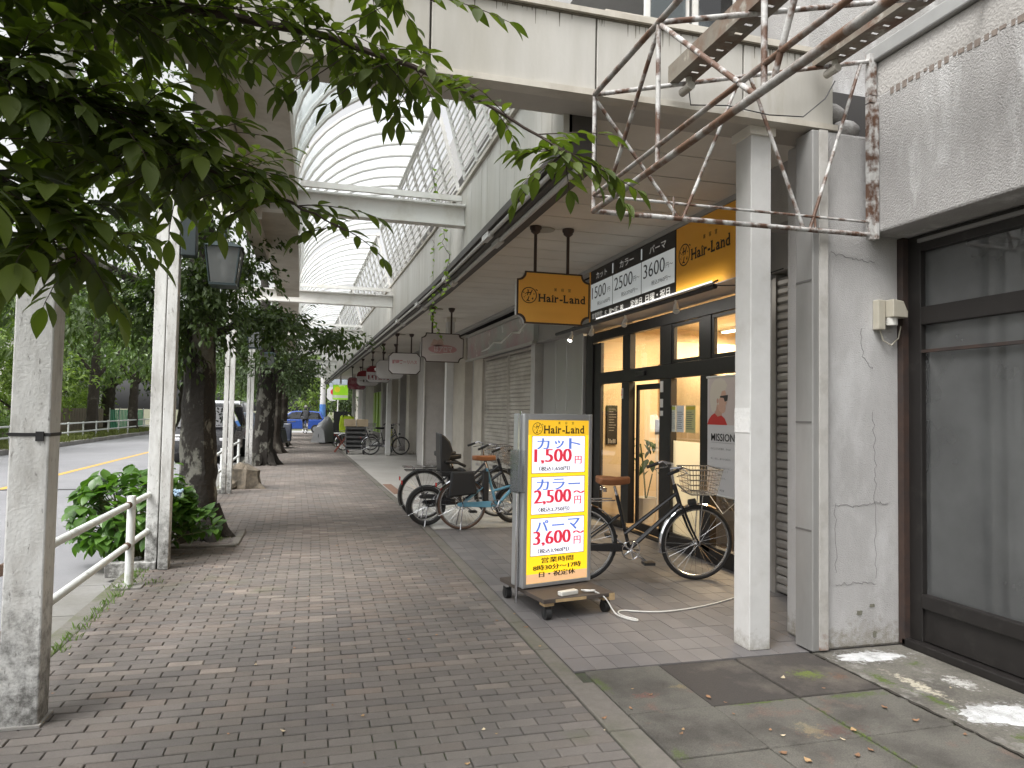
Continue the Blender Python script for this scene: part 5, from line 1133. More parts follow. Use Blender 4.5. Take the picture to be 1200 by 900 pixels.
# ------------------------------------------------------------------ bicycles
tyre_m = mat('tyre', (.018, .017, .017), .75); rim_m = mat('bike_steel', (.55, .55, .55), .25, .9); chrome = mat('chrome', (.7, .7, .72), .12, 1); blk_p = mat('black_plastic', (.02, .02, .021), .45)
def bicycle(label, loc, rz, paint, seat_m=None, basket=True, wb=1.10, r=.335, tyre_w=.019, tyre=None, steer=0.0, lean=0.0, step=True, rack=True, child_seat=False, bag=False, battery=False, fender=None, detail=True, group='parked bicycles'):
    t = thing('bicycle', label, 'bicycle', loc, rz, group); t.rotation_euler = (lean, 0, rz)
    seat_m = seat_m or blk_p; fender = fender or chrome; tyre = tyre or tyre_m
    K = dict(parent=t, local=True, smooth=True)
    N = 40 if detail else 22
    def wheel(cx, nm):
        b = B(); b.ring((cx, 0, r), (0, 1, 0), r-tyre_w, tyre_w, N, 8); wo = b.build(nm, tyre, **K)
        b = B(); b.ring((cx, 0, r), (0, 1, 0), r-tyre_w*2.1, .011, N, 6); b.build('rim', rim_m, wo, local=True, smooth=True)
        b = B(); b.cyl((cx, -.05, r), (cx, .05, r), .022, n=10)
        ns = 28 if detail else 14
        for k in range(ns):
            q = 2*math.pi*k/ns; s_ = 1 if k % 2 else -1; q2 = q+.5*(1 if (k//2) % 2 else -1)
            b.tube([(cx+.02*math.cos(q2), s_*.03, r+.02*math.sin(q2)), (cx+(r-.045)*math.cos(q), 0, r+(r-.045)*math.sin(q))], .0016 if detail else .0025, 3, cap=False)
        b.build('spokes', rim_m, wo, local=True)
        return wo
    wheel(0, 'wheel'); fwheel = wheel(wb, 'wheel')
    bbk = (.46, 0, .29); st = (.33, 0, .78); sb_ = (.36, 0, .66)
    ht, hb_ = (wb-.235, 0, .88), (wb-.175, 0, .70)
    b = B()
    b.tube([bbk, st], .017, 8); b.tube([hb_, bbk] if step == 2 else [hb_, (wb-.42, 0, .52), bbk], .022, 8)
    if step == 2: b.tube([(wb-.205, 0, .80), (.41, 0, .43)], .019, 8)
    elif step: b.tube([(wb-.205, 0, .79), (.66, 0, .55), (.40, 0, .48)], .017, 8)
    else: b.tube([ht, sb_], .017, 8)
    b.tube([ht, hb_], .021, 8)
    for s_ in (-1, 1): b.tube([(bbk[0], s_*.03, bbk[2]), (0, s_*.055, r)], .010, 6); b.tube([(sb_[0], s_*.02, sb_[2]-.06), (0, s_*.055, r)], .008, 6)
    fo = b.build('frame', paint, **K)
    b = B()
    for s_ in (-1, 1): b.tube([(hb_[0]+.005, 0, hb_[2]), (hb_[0]+.03, s_*.045, hb_[2]-.06), (wb-.075, s_*.05, .48), (wb, s_*.05, r)], [.014, .013, .011, .008], 7)
    b.build('fork', paint, **K)
    b = B(); top = (ht[0]-.03, 0, 1.02)
    b.tube([ht, top], .012, 8); b.tube([(ht[0]-.16, -.27, 1.0), (ht[0]-.02, -.25, 1.06), (ht[0]+.03, -.12, 1.05), top, (ht[0]+.03, .12, 1.05), (ht[0]-.02, .25, 1.06), (ht[0]-.16, .27, 1.0)], .011, 8); hbo = b.build('handlebar', chrome, **K)
    for s_ in (-1, 1):
        b = B(); b.tube([(ht[0]-.17, s_*.27, 1.0), (ht[0]-.06, s_*.258, 1.04)], .016, 8); b.build('grip', blk_p, hbo, local=True, smooth=True)
        b = B(); b.tube([(ht[0]-.01, s_*.22, 1.05), (ht[0]+.03, s_*.24, 1.01), (ht[0]-.08, s_*.275, .985)], .005, 5); b.build('brake_lever', chrome, hbo, local=True)
    b = B(); b.cyl(st, (st[0]-.025, 0, .86), .0125, n=8); b.build('seat_post', chrome, **K)
    b = B(); sx = st[0]-.035
    b.prism([(-.15, .065), (-.14, .10), (-.05, .105), (.05, .06), (.15, .025), (.155, 0), (.15, -.025), (.05, -.06), (-.05, -.105), (-.14, -.10), (-.15, -.065)], lambda u, v, q: (sx+u, v*(.86 if q == 0 else 1), .868+.065*q+(.015*(abs(u)/.15)))); b.build('saddle', seat_m, bevel=.014, recalc=True, **K)
    b = B()
    for s_ in (-1, 1):
        for k in range(3): b.ring((sx-.09, s_*.05, .845-.012*k), (0, 0, 1), .018, .003, 10, 4)
    b.build('saddle_springs', chrome, **K)
    def guard(cx, a0, a1, nm):
        b = B(); R = r+.018; n_ = 18
        for k in range(n_):
            q0, q1 = math.radians(a0+(a1-a0)*k/n_), math.radians(a0+(a1-a0)*(k+1)/n_)
            for w0, w1, d0, d1 in ((-.027, -.012, -.012, 0), (-.012, .012, 0, 0), (.012, .027, 0, -.012)):
                b.quad((cx+(R+d0)*math.cos(q0), w0, r+(R+d0)*math.sin(q0)), (cx+(R+d0)*math.cos(q1), w0, r+(R+d0)*math.sin(q1)), (cx+(R+d1)*math.cos(q1), w1, r+(R+d1)*math.sin(q1)), (cx+(R+d1)*math.cos(q0), w1, r+(R+d1)*math.sin(q0)))
        g_ = b.build(nm, fender, **K)
        b = B(); q = math.radians(a1 if cx == 0 else a1)
        for s_ in (-1, 1): b.tube([(cx, s_*.05, r), (cx+R*math.cos(q), s_*.027, r+R*math.sin(q))], .0025, 4)
        b.build('stay', rim_m, g_, local=True)
    guard(0, 35, 205, 'mudguard'); guard(wb, 62, 195, 'mudguard')
    b = B(); b.ring((bbk[0], -.045, bbk[2]), (0, 1, 0), .082, .006, 24, 5); b.cyl((bbk[0], -.052, bbk[2]), (bbk[0], .06, bbk[2]), .022, n=12)
    for k in range(5): q = 2*math.pi*k/5; b.tube([(bbk[0], -.045, bbk[2]), (bbk[0]+.08*math.cos(q), -.045, bbk[2]+.08*math.sin(q))], .008, 5)
    cr = b.build('chainring', chrome, **K)
    for s_, q in ((-1, math.radians(-35)), (1, math.radians(145))):
        e = (bbk[0]+.17*math.cos(q), s_*.07, bbk[2]+.17*math.sin(q))
        b = B(); b.tube([(bbk[0], s_*.06, bbk[2]), e], .010, 6); b.build('crank', chrome, cr, local=True); b = B(); b.box(e[0]-.05, e[0]+.05, min(s_*.08, s_*.17), max(s_*.08, s_*.17), e[2]-.012, e[2]+.012); b.build('pedal', blk_p, cr, local=True)
    b = B(); b.prism([(-.05, .075), (.30, .10), (.385, .10), (.37, .0), (.385, -.085), (.30, -.085), (-.05, -.045), (-.08, .015)], lambda u, v, q: (u, -.038-.02*q, .315+v*(.45 if u > .5 else .42))); b.build('chain_case', paint if step else blk_p, bevel=.006, recalc=True, **K)
    if rack:
        b = B()
        for s_ in (-1, 1): b.tube([(.30, s_*.05, .74), (.10, s_*.065, .735), (-.30, s_*.065, .735)], .006, 6); b.tube([(0, s_*.06, r), (-.16, s_*.065, .735)], .006, 6)
        for x in (-.30, -.15, 0, .12): b.tube([(x, -.065, .735), (x, .065, .735)], .005, 5)
        b.build('rear_rack', chrome if not battery else blk_p, **K)
    b = B(); b.tube([(0.0, .06, r), (-.05, .15, .01)], .008, 6); b.tube([(0.0, -.06, r), (-.05, -.15, .01)], .008, 6); b.tube([(-.05, -.16, .01), (-.05, .16, .01)], .008, 6); b.build('kickstand', chrome, **K)
    b = B(); b.cyl((wb-.09, .0, .715), (wb-.03, 0, .715), .028, .036, 14); b.build('headlight', blk_p, **K)
    b = B(); b.box(-.345, -.335, -.03, .03, .55, .60); b.build('reflector', mat('red_reflector', (.5, .02, .015), .25), **K)
    if basket:
        b = B(); x0, x1, y0, y1, z0, z1 = wb-.15, wb+.16, -.16, .16, .80, 1.03
        def ring_(z, g_): return [(x0+g_, y0+g_, z), (x1-g_, y0+g_, z), (x1-g_, y1-g_, z), (x0+g_, y1-g_, z), (x0+g_, y0+g_, z)]
        for k in range(6): z = z0+(z1-z0)*k/5; b.tube(ring_(z, .04*(1-k/5)), .0035 if k not in (0, 5) else .006, 5)
        nn = 10
        for k in range(nn+1):
            f_ = k/nn
            for A, C in (((x0, y0), (x1, y0)), ((x1, y0), (x1, y1)), ((x1, y1), (x0, y1)), ((x0, y1), (x0, y0))):
                X_, Y_ = A[0]+(C[0]-A[0])*f_, A[1]+(C[1]-A[1])*f_; mx_, my_ = (x0+x1)/2, (y0+y1)/2
                b.tube([(X_, Y_, z1), (mx_+(X_-mx_)*.76, my_+(Y_-my_)*.76, z0)], .0022, 3, cap=False)
        for k in range(7): y = y0+.04+(y1-y0-.08)*k/6; b.tube([(x0+.04, y, z0), (x1-.04, y, z0)], .0025, 3)
        b.tube([(x0+.05, 0, z0), (ht[0]+.03, 0, .88)], .008, 6); b.tube([(wb+.02, .06, z0), (wb, .055, r)], .005, 5); b.tube([(wb+.02, -.06, z0), (wb, -.055, r)], .005, 5)
        b.build('basket', rim_m, **K)
    if battery: b = B(); b.box(.27, .345, -.045, .045, .36, .74); b.build('battery', blk_p, bevel=.012, **K)
    if bag: b = B(); b.prism([(-.20, .42), (.16, .46), (.12, .74), (-.17, .74)], lambda u, v, q: (u, -.075-.10*q, v)); b.build('pannier', mat('black_cloth', (.014, .014, .015), .8), bevel=.02, recalc=True, **K)
    if child_seat:
        b = B(); b.prism([(.16, .66), (.44, .66), (.50, .72), (.48, .76), (.42, .73), (.30, .76), (.25, .86), (.30, 1.0), (.26, 1.12), (.18, 1.20), (.12, 1.23), (.13, .95)], lambda u, v, q: (u, -.15+.30*q, v)); cs = b.build('child_seat', blk_p, bevel=.02, recalc=True, **K)
        for s_ in (-1, 1): b = B(); b.tube([(.20, s_*.17, .86), (.36, s_*.18, .85), (.47, s_*.15, .80)], .02, 8); b.build('armrest', blk_p, cs, local=True, smooth=True)
        for s_ in (-1, 1): b = B(); b.box(.36, .44, s_*.13-.03, s_*.13+.03, .40, .68); b.build('foot_guard', blk_p, cs, local=True)
    return t
tan = mat('tan_leather', (.28, .11, .045), .5, var=.1, vscale=20)
b1 = bicycle('black city bicycle with brown saddle and wire basket in front of the salon door', (2.33, 6.06, 0), math.atan2(-.14, 1.07), mat('gloss_black', (.012, .012, .014), .25, coat=.4), tan, lean=.05, r=.345, step=2)
b2 = bicycle('light blue bicycle with black panniers and brown saddle, left of the yellow sign', (1.86, 9.02, 0), math.radians(1.5), mat('light_blue_paint', (.13, .33, .47), .35, coat=.3), tan, lean=-.06, tyre=mat('brown_tyre', (.085, .05, .035), .7), bag=True, battery=True, r=.325)
b3 = bicycle('black electric bicycle with rear child seat behind the light blue bicycle', (1.46, 9.42, 0), math.radians(3), mat('gloss_black', (.012, .012, .014)), blk_p, lean=.05, r=.26, tyre_w=.03, wb=1.2, child_seat=True, battery=True, fender=blk_p)
b4 = bicycle('dark bicycle with wide mudguards, farthest of the group near the shutters', (1.50, 10.0, 0), math.radians(4), mat('dark_grey_paint', (.03, .03, .034), .35), blk_p, lean=.05, r=.345, fender=blk_p)
for lab, x, y, rzz, col, bk in (('grey bicycle parked across the terrace by the second far column', 2.28, 24.75, 3, (.06, .06, .065), False), ('dark bicycle behind the far trolley', 1.55, 27.4, 10, (.03, .03, .035), True), ('yellow green bicycle behind the far white column', 2.95, 25.0, 80, (.35, .36, .05), False), ('dark bicycle with basket beside the far tree trunks', -.95, 33.5, -80, (.03, .03, .04), True), ('silver bicycle farthest along the terrace', 1.45, 33.8, 20, (.25, .25, .26), True)):
    bicycle(lab, W(x, y, 0), math.radians(rzz), mat('paint_'+lab[:16], col, .4), None, basket=bk, detail=False, r=.31, wb=1.03)
# ------------------------------------------------------------------ guard rails, lanterns
rail_m = mat('rail_paint', (.60, .62, .60), .5, var=.08, vscale=12, col2=(.36, .36, .33), c2scale=12, c2amt=.36, c2edge=.12, low=((.34, .36, .28), .3))
rrust = mat('rail_rust', (.10, .06, .04), .8, var=.3, vscale=30)
g1 = thing('guard_rail', 'white two-rail pipe guard rail with rusty joints beside the leafy shrub', 'guard rail', (-1.45, 6.6, 0))
b = B(); b.tube([(-1.45, 6.62, 0), (-1.45, 6.62, .74), (-1.45, 6.62, .755)], [.034, .034, .03], 14); p_ = b.build('rail_post', rail_m, g1, smooth=True)
b = B(); b.box(-1.56, -1.34, 6.52, 6.72, -.01, .012); b.build('foot_plate', concrete, p_)
for z, sl in ((.685, .0), (.35, 0)):
    b = B(); b.tube([(-1.46, 4.12, z), (-1.46, 7.30, z)], .026, 12); b.build('rail', rail_m, g1, smooth=True)
    b = B(); b.tube([(-1.46, 6.50, z), (-1.46, 6.57, z)], .029, 12); b.tube([(-1.46, 4.06, z), (-1.46, 4.14, z)], .029, 12); b.build('joint_collar', rrust, g1, smooth=True)
g0 = thing('guard_rail', 'rust-ended dark guard rail at the far left edge behind the thick post', 'guard rail', (-1.52, 3, 0))
for z in (.70, .37): b = B(); b.tube([(-1.54, 1.5, z), (-1.54, 3.98, z)], .026, 10); b.tube([(-1.54, 3.88, z), (-1.54, 3.99, z)], .031, 10); b.build('rail', rrust, g0, smooth=True)
b = B(); b.tube([(-1.54, 2.2, -.02), (-1.54, 2.2, .76)], .032, 10); b.build('rail_post', rail_m, g0, smooth=True)
g2 = thing('guard_rail', 'white guard rail between the big tree and the second tree, along parked cars', 'guard rail', (-1.5, 15, 0), bend=True)
for y in (10.6, 12.4, 14.4, 16.6, 18.6): b = B(); b.tube([(-1.52, y, 0), (-1.52, y, .75)], .032, 10); b.build('rail_post', rail_m, g2, bend=True, smooth=True)
for z in (.685, .35): b = B(); b.tube([(-1.52, 10.2, z), (-1.52, 14.4, z), (-1.52, 18.9, z)], .026, 10); b.build('rail', rail_m, g2, bend=True, smooth=True)
g3 = thing('guard_rail', 'long white two-rail fence on the far side of the road', 'guard rail', (-10, 38, 0))
for i in range(15): y = 22+i*2; b = B(); b.tube([(-9.98, y, 0), (-9.98, y, .80)], .034, 8); b.build('rail_post', rail_m, g3, smooth=True)
for z in (.74, .36): b = B(); b.tube([(-9.98, 21, z), (-9.98, 51, z)], .034, 8); b.build('rail', rail_m, g3, smooth=True)
teal = mat('lantern_teal', (.016, .028, .030), .4, var=.08); lg = glass('lantern_glass', (.7, .72, .72), .5, milky=.62, milk=(.48, .50, .50), dirt=.08)
def lantern(label, x, y, zt, s=1.0, bend=False):
    t = thing('street_lantern', label, 'lantern', (x, y, zt), group='lanterns hung from the canopy beams', bend=bend)
    K = dict(parent=t, bend=bend)
    w1, w0, h = .155*s, .115*s, .34*s
    b = B(); b.cyl((x, y, zt+.05), (x, y, zt+.42), .012, n=8); b.build('hanger', teal, smooth=True, **K)
    b = B(); b.prism([(-1.12, -1.12), (1.12, -1.12), (1.12, 1.12), (-1.12, 1.12)], lambda u, v, q: (x+u*w1*(1-.55*q), y+v*w1*(1-.55*q), zt+.06*q*s)); b.build('lid', teal, recalc=True, **K)
    b = B()
    for k in range(4):
        q0, q1 = math.pi/4+k*math.pi/2, math.pi/4+(k+1)*math.pi/2; r2 = math.sqrt(2)
        A, C = (math.cos(q0)*r2, math.sin(q0)*r2), (math.cos(q1)*r2, math.sin(q1)*r2)
        b.quad((x+A[0]*w0, y+A[1]*w0, zt-h), (x+C[0]*w0, y+C[1]*w0, zt-h), (x+C[0]*w1, y+C[1]*w1, zt-.004), (x+A[0]*w1, y+A[1]*w1, zt-.004))
    b.build('lantern_glass', lg, **K)
    b = B()
    for sx in (-1, 1):
        for sy in (-1, 1): b.tube([(x+sx*w0, y+sy*w0, zt-h), (x+sx*w1, y+sy*w1, zt)], .011*s, 4)
    b.prism([(-1.06, -1.06), (1.06, -1.06), (1.06, 1.06), (-1.06, 1.06)], lambda u, v, q: (x+u*w0, y+v*w0, zt-h-.025*s+.022*s*q)); b.build('lantern_frame', teal, recalc=True, **K)
    b = B(); b.lathe([(.012, -.30*s), (.035*s, -.22*s), (.03*s, -.1*s), (.012, -.05*s)], (x, y, zt), 10); b.build('bulb', mat('bulb_white', (.7, .7, .68), .4), smooth=True, **K)
lantern('teal framed frosted lantern hanging beside the near twin post', -.88, 7.36, 3.04)
lantern('small teal lantern hanging by the second white post, above the stump', -.95, 13.66, 2.95, 1, True)
lantern('distant teal lantern hanging beside the farther tree trunks', -.92, 19.9, 2.95, 1, True)
b = B(); b.box(-1.25, -1.12, 7.22, 7.36, 2.93, 3.30); mono('junction_box', b, mat('teal_box', (.018, .028, .03), .45, var=.08), 'dark teal box fixed to the twin post near the lantern', 'box', bevel=.008)

# ------------------------------------------------------------------ trees
bark = mat('mottled_bark', (.024, .020, .016), .95, var=.3, vscale=12, col2=(.17, .165, .14), c2scale=4.2, c2amt=.44, c2edge=.05, bump=2.4, bscale=20, stretch=(1, 1, .6))
bark2 = mat('dark_bark', (.045, .036, .028), .95, var=.3, vscale=10, col2=(.11, .10, .08), c2scale=3, c2amt=.40, c2edge=.1, bump=1.6, bscale=22)
twig_m = mat('twig', (.045, .03, .022), .8)
lm_near = leaf_mat('near_leaf', (.045, .068, .010), (.090, .120, .018), .42, rough=.62)
lm_tree = leaf_mat('tree_leaf', (.032, .055, .012), (.056, .090, .020), .30, rough=.6)
lm_dark = leaf_mat('dark_tree_leaf', (.026, .045, .013), (.046, .074, .020), .25, rough=.6)
lm_far = leaf_mat('pale_green_leaf', (.12, .18, .05), (.22, .29, .09), .40)  # lighter green leaves for the more distant trees
lm_mid = leaf_mat('midgreen_leaf', (.075, .125, .04), (.13, .19, .06), .35)
lm_shrub = leaf_mat('shrub_leaf', (.050, .115, .022), (.095, .185, .035), .30, rough=.35)
def wobbly(pts, rs, n=14, seed=0, lump=.08):
    """tapered limb with an uneven, ridged outline"""
    rg = random.Random(seed); b = B(); P_ = []; R_ = []
    for i in range(len(pts)-1):
        a, c = Vector(pts[i]), Vector(pts[i+1]); st = max(2, int((c-a).length/.12))
        for k in range(st):
            t = k/st; P_.append(a.lerp(c, t)+Vector((rg.uniform(-1, 1), rg.uniform(-1, 1), 0))*rs[i]*.05); R_.append((rs[i]*(1-t)+rs[i+1]*t)*(1+rg.uniform(-lump, lump)*.5))
    P_.append(Vector(pts[-1])); R_.append(rs[-1])
    b.tube(P_, R_, n)
    ph = [rg.uniform(0, 6.28) for _ in range(3)]
    nv = []
    for i in range(len(P_)):
        for j in range(n):
            v = Vector(b.v[i*n+j]); q = 2*math.pi*j/n
            k = 1+lump*(math.sin(3*q+ph[0]+i*.13)+.6*math.sin(7*q+ph[1]-i*.21))
            nv.append(tuple(P_[i]+(v-P_[i])*k))
    b.v[:len(nv)] = nv
    return b
def clusters(cl, per, size, spread, seed, flat=.55):
    """leaf positions gathered in sprays inside ellipsoids: uneven outline, gaps between sprays"""
    rg = np.random.default_rng(seed); P_, D_, S_ = [], [], []
    for (cx, cy, cz, rx, ry, rz, nsp) in cl:
        u = rg.normal(size=(nsp, 3)); u /= np.linalg.norm(u, axis=1, keepdims=True); rr = rg.random((nsp, 1))**.45
        c = np.array([cx, cy, cz])+u*rr*np.array([rx, ry, rz])
        out = u*np.array([1, 1, .35]); out[:, 2] -= .25
        for k in range(nsp):
            n = int(per*rg.uniform(.6, 1.3)); d = out[k]/np.linalg.norm(out[k])
            t = rg.random(n)
            p = c[k]+d*(t[:, None]-.5)*spread*2+rg.normal(size=(n, 3))*spread*np.array([.35, .35, .35*flat])
            p[:, 2] -= (t**2)*spread*.5
            dd = d+rg.normal(size=(n, 3))*.65; dd[:, 2] -= .35
            P_.append(p); D_.append(dd); S_.append(rg.uniform(.7, 1.25, n)*size)
    P_, D_, S_ = np.concatenate(P_), np.concatenate(D_), np.concatenate(S_)
    U_ = np.tile([0, 0, 1.], (len(P_), 1))+rg.normal(size=(len(P_), 3))*.35
    return P_, D_, U_, S_
LT_S = leaf_mesh(1, .46, .25, .2, 3); LT_T = leaf_mesh(1, .5, .2, .15, 2) if False else ([(0, 0, 0), (.45, -.24, .05), (1, 0, -.12), (.45, .24, .05)], [(0, 1, 2), (0, 2, 3)])
def tree(label, x, y, trunk, rs, limbs, cl, per, size, spread, lm, bk, seed, tmpl=None, group='street trees along the walkway', flare=True, name='street_tree'):
    t = thing(name, label, 'tree', (x, y, 0), group=group)
    pts = [(x+a, y+c, z) for a, c, z in trunk]; b = wobbly(pts, rs, 16, seed)
    if flare:
        for k in range(6):
            q = k*1.05+seed; b2 = wobbly([(x+rs[0]*.5*math.cos(q), y+rs[0]*.5*math.sin(q), .35), (x+rs[0]*1.1*math.cos(q), y+rs[0]*1.1*math.sin(q), .06), (x+rs[0]*1.7*math.cos(q), y+rs[0]*1.7*math.sin(q), -.05)], [rs[0]*.45, rs[0]*.32, rs[0]*.12], 8, seed+k, .05)
            b._a(b2.v, b2.f)
    to = b.build('trunk', bk, t, smooth=True)
    for k, (lp, lr_) in enumerate(limbs):
        b = wobbly([(x+a, y+c, z) for a, c, z in lp], lr_, 8, seed+k*7, .05); b.build('limb', bk, to, smooth=True)
    P_, D_, U_, S_ = clusters([(x+a, y+c, z, rx, ry, rz, n) for a, c, z, rx, ry, rz, n in cl], per, size, spread, seed)
    leaf_object('crown', tmpl or LT_T, P_, D_, U_, S_, lm, t, smooth=False)
    return t
# the big tree behind the shrub
tree('big street tree with lichen-mottled trunk behind the leafy shrub', -1.26, 8.95, [(0, 0, -.05), (0, 0, .5), (-.03, .02, 1.4), (-.06, .05, 2.4), (-.1, .1, 3.4), (-.15, .1, 5.5)], [.245, .195, .178, .165, .14, .08],
     [([(-.04, .03, 2.2), (-.7, -.2, 2.9), (-1.6, -.5, 3.3)], [.09, .06, .02]), ([(-.05, .05, 2.3), (.4, .2, 2.55), (.9, .35, 2.6), (1.5, .5, 2.45)], [.06, .03, .016, .006]), ([(-.1, .1, 3.0), (.3, -.6, 3.6), (.8, -1.2, 3.9)], [.07, .05, .02])],
     [(-1.35, -.3, 2.55, .85, .9, .42, 34), (-.25, -.2, 2.55, .85, .8, .55, 95), (0, -.75, 2.9, .6, .4, .6, 40), (.75, .3, 2.55, .55, .6, .30, 34), (1.5, .5, 2.42, .42, .45, .16, 15), (-.5, -.1, 3.7, 1.5, 1.4, .9, 110), (-1.0, -.2, 5.0, 2.0, 1.8, 1.0, 90), (-2.3, -.1, 3.3, 1.0, 1.0, .7, 40), (.35, .4, 3.15, .5, .6, .25, 26)],
     34, .085, .19, lm_tree, bark, 21, LT_S)
pit = thing('tree_pit', 'low stone edging around the big tree', 'edging', (-1.2, 8.9, 0))
for xa, xb, ya, yb in ((-1.62, -1.2, 8.30, 8.38), (-1.18, -.78, 8.30, 8.38), (-.84, -.76, 8.39, 8.85), (-.84, -.76, 8.87, 9.3)):
    b = B(); b.box(xa, xb, ya, yb, -.05, .022); b.build('edging_stone', kerb_c, pit, bevel=.012)
tl = [('second street tree past the stump, mottled trunk', -1.30, 20.3, .24, bark), ('third street tree along the walkway', -1.33, 25.7, .22, bark2), ('fourth street tree along the walkway', -1.32, 31.0, .21, bark2), ('fifth street tree along the walkway', -1.5, 36.2, .2, bark2), ('last street tree before the crossing', -1.7, 42.0, .2, bark2)]
for i, (lab, x, y, r, bk_) in enumerate(tl):
    s_ = 40+i
    tree(lab, x, y, [(0, 0, -.05), (.0, 0, .6), (.03, 0, 1.8), (0, .05, 3.2), (-.1, 0, 5.2)], [r*1.35, r*1.1, r, r*.8, r*.35], [([(0, 0, 2.0), (.6, -.2, 2.8), (1.3, -.3, 3.1)], [.08, .05, .02]), ([(0, 0, 2.3), (-.8, .3, 3.1), (-1.5, .4, 3.5)], [.08, .05, .02])],
         [(.35, -.2, 2.75, 1.1, 1.5, .55, 42), (-.2, 0, 3.6, 1.6, 1.9, .9, 62), (-.9, .1, 4.9, 2.1, 2.1, 1.1, 46), (-1.4, -.2, 3.0, 1.0, 1.2, .6, 24)], 26, .13, .30, lm_dark, bk_, s_)
st = thing('tree_stump', 'low sawn tree stump by the second white post', 'stump', (-1.28, 14.5, 0))
stm = mat('stump_wood', (.14, .115, .085), .95, var=.3, vscale=14, col2=(.07, .06, .045), c2scale=5, c2amt=.45, c2edge=.15, bump=1.6, bscale=24)
b = wobbly([(-1.28, 14.5, -.05), (-1.27, 14.5, .15), (-1.24, 14.5, .36), (-1.22, 14.48, .43)], [.38, .29, .25, .10], 18, 9, .16); b.build('stump_body', stm, st, smooth=True)
for k in range(4): q = k*1.6-.6; b = wobbly([(-1.28, 14.5, .2), (-1.28+.3*math.cos(q), 14.5+.3*math.sin(q), .06), (-1.28+.52*math.cos(q), 14.5+.52*math.sin(q), -.02)], [.12, .09, .03], 8, k); b.build('root', stm, st, smooth=True)

# ------------------------------------------------------------------ overhanging tree at the left, close to the camera
near = thing('street_tree', 'near street tree whose leafy branches hang across the upper left foreground', 'tree', (-1.85, 2.0, 0), group='street trees along the walkway')
b = wobbly([(-1.85, 2.0, -.1), (-1.85, 2.0, 1.0), (-1.83, 2.05, 2.3), (-1.8, 2.1, 3.4), (-1.8, 2.1, 5.2)], [.32, .26, .23, .18, .08], 16, 3); nt_ = b.build('trunk', bark, near, smooth=True)
LIMBS = [[(-1.82, 2.1, 2.6), (-1.45, 2.45, 2.95), (-1.0, 2.75, 3.02), (-.5, 2.95, 3.05), (.0, 3.02, 3.06), (.35, 3.02, 2.99), (.62, 2.98, 2.88), (.95, 2.87, 2.66), (1.12, 2.82, 2.57)],
         [(-1.82, 2.1, 2.4), (-1.5, 2.5, 2.62), (-1.1, 2.85, 2.66), (-.72, 3.1, 2.62), (-.45, 3.25, 2.52), (-.12, 3.3, 2.42), (.12, 3.3, 2.32)],
         [(-1.83, 2.1, 2.2), (-1.55, 2.4, 2.38), (-1.25, 2.7, 2.38), (-1.02, 2.92, 2.26), (-.88, 3.05, 2.06)],
         [(-1.82, 2.1, 3.0), (-1.3, 2.5, 3.4), (-.7, 2.9, 3.6), (-.1, 3.2, 3.6), (.5, 3.3, 3.45)],
         [(-1.82, 2.1, 2.9), (-1.4, 2.9, 3.2), (-1.2, 3.6, 3.3), (-1.0, 4.4, 3.3)]]
def at_limb(L_, t):
    k = t*(len(L_)-1); i = min(int(k), len(L_)-2); return Vector(L_[i]).lerp(Vector(L_[i+1]), k-i)
for k, L_ in enumerate(LIMBS):
    n_ = len(L_); b = B(); fine = [at_limb(L_, q/30) for q in range(31)]; r0 = [.026, .022, .02, .03, .028][k]
    b.tube([p+Vector((random.uniform(-.008, .008),)*3) for p in fine], [r0*(1-q/30)**1.2+.0035 for q in range(31)], 7); b.build('limb', twig_m, nt_, smooth=True)
LP, LD, LU, LS = [], [], [], []; tw = B()
rg = random.Random(77)
def spray(p0, d, ln, n, s=1.0):
    """a twig with leaves set alternately along it, drooping"""
    p = Vector(p0); d = Vector(d).normalized(); pts = [p.copy()]; side = d.cross(Vector((0, 0, 1))); side = side.normalized() if side.length > .01 else Vector((1, 0, 0))
    for k in range(n):
        d = (d+Vector((rg.uniform(-.09, .09), rg.uniform(-.09, .09), -.045+rg.uniform(-.05, .05)))).normalized(); p = p+d*(ln/n); pts.append(p.copy())
        sg = 1 if k % 2 else -1
        ld = (d*.75+side*sg*.85+Vector((rg.uniform(-.25, .25), rg.uniform(-.25, .25), -.14+rg.uniform(-.35, .30)))).normalized()
        LP.append(p[:]); LD.append(ld[:]); LU.append((rg.uniform(-.3, .3), rg.uniform(-.3, .3), 1)); LS.append(s*rg.uniform(.68, 1.15)*(.75+.25*math.sin(math.pi*(k+1)/n)))
    LP.append(p[:]); LD.append((d+Vector((0, 0, -.3)))[:]); LU.append((0, 0, 1)); LS.append(s*.95)
    tw.tube(pts, [.0032*(1-.6*i/len(pts)) for i in range(len(pts))], 4)
def from_limb(L_, t0, t1, count, ln=(.25, .5), s=1.0, vert=(-.6, .25), yr=1.0):
    for _ in range(count):
        p = at_limb(L_, rg.uniform(t0, t1)); a = rg.uniform(0, 6.28)
        spray(p, (math.cos(a), math.sin(a)*yr, rg.uniform(*vert)), rg.uniform(*ln), rg.randint(7, 11), s)
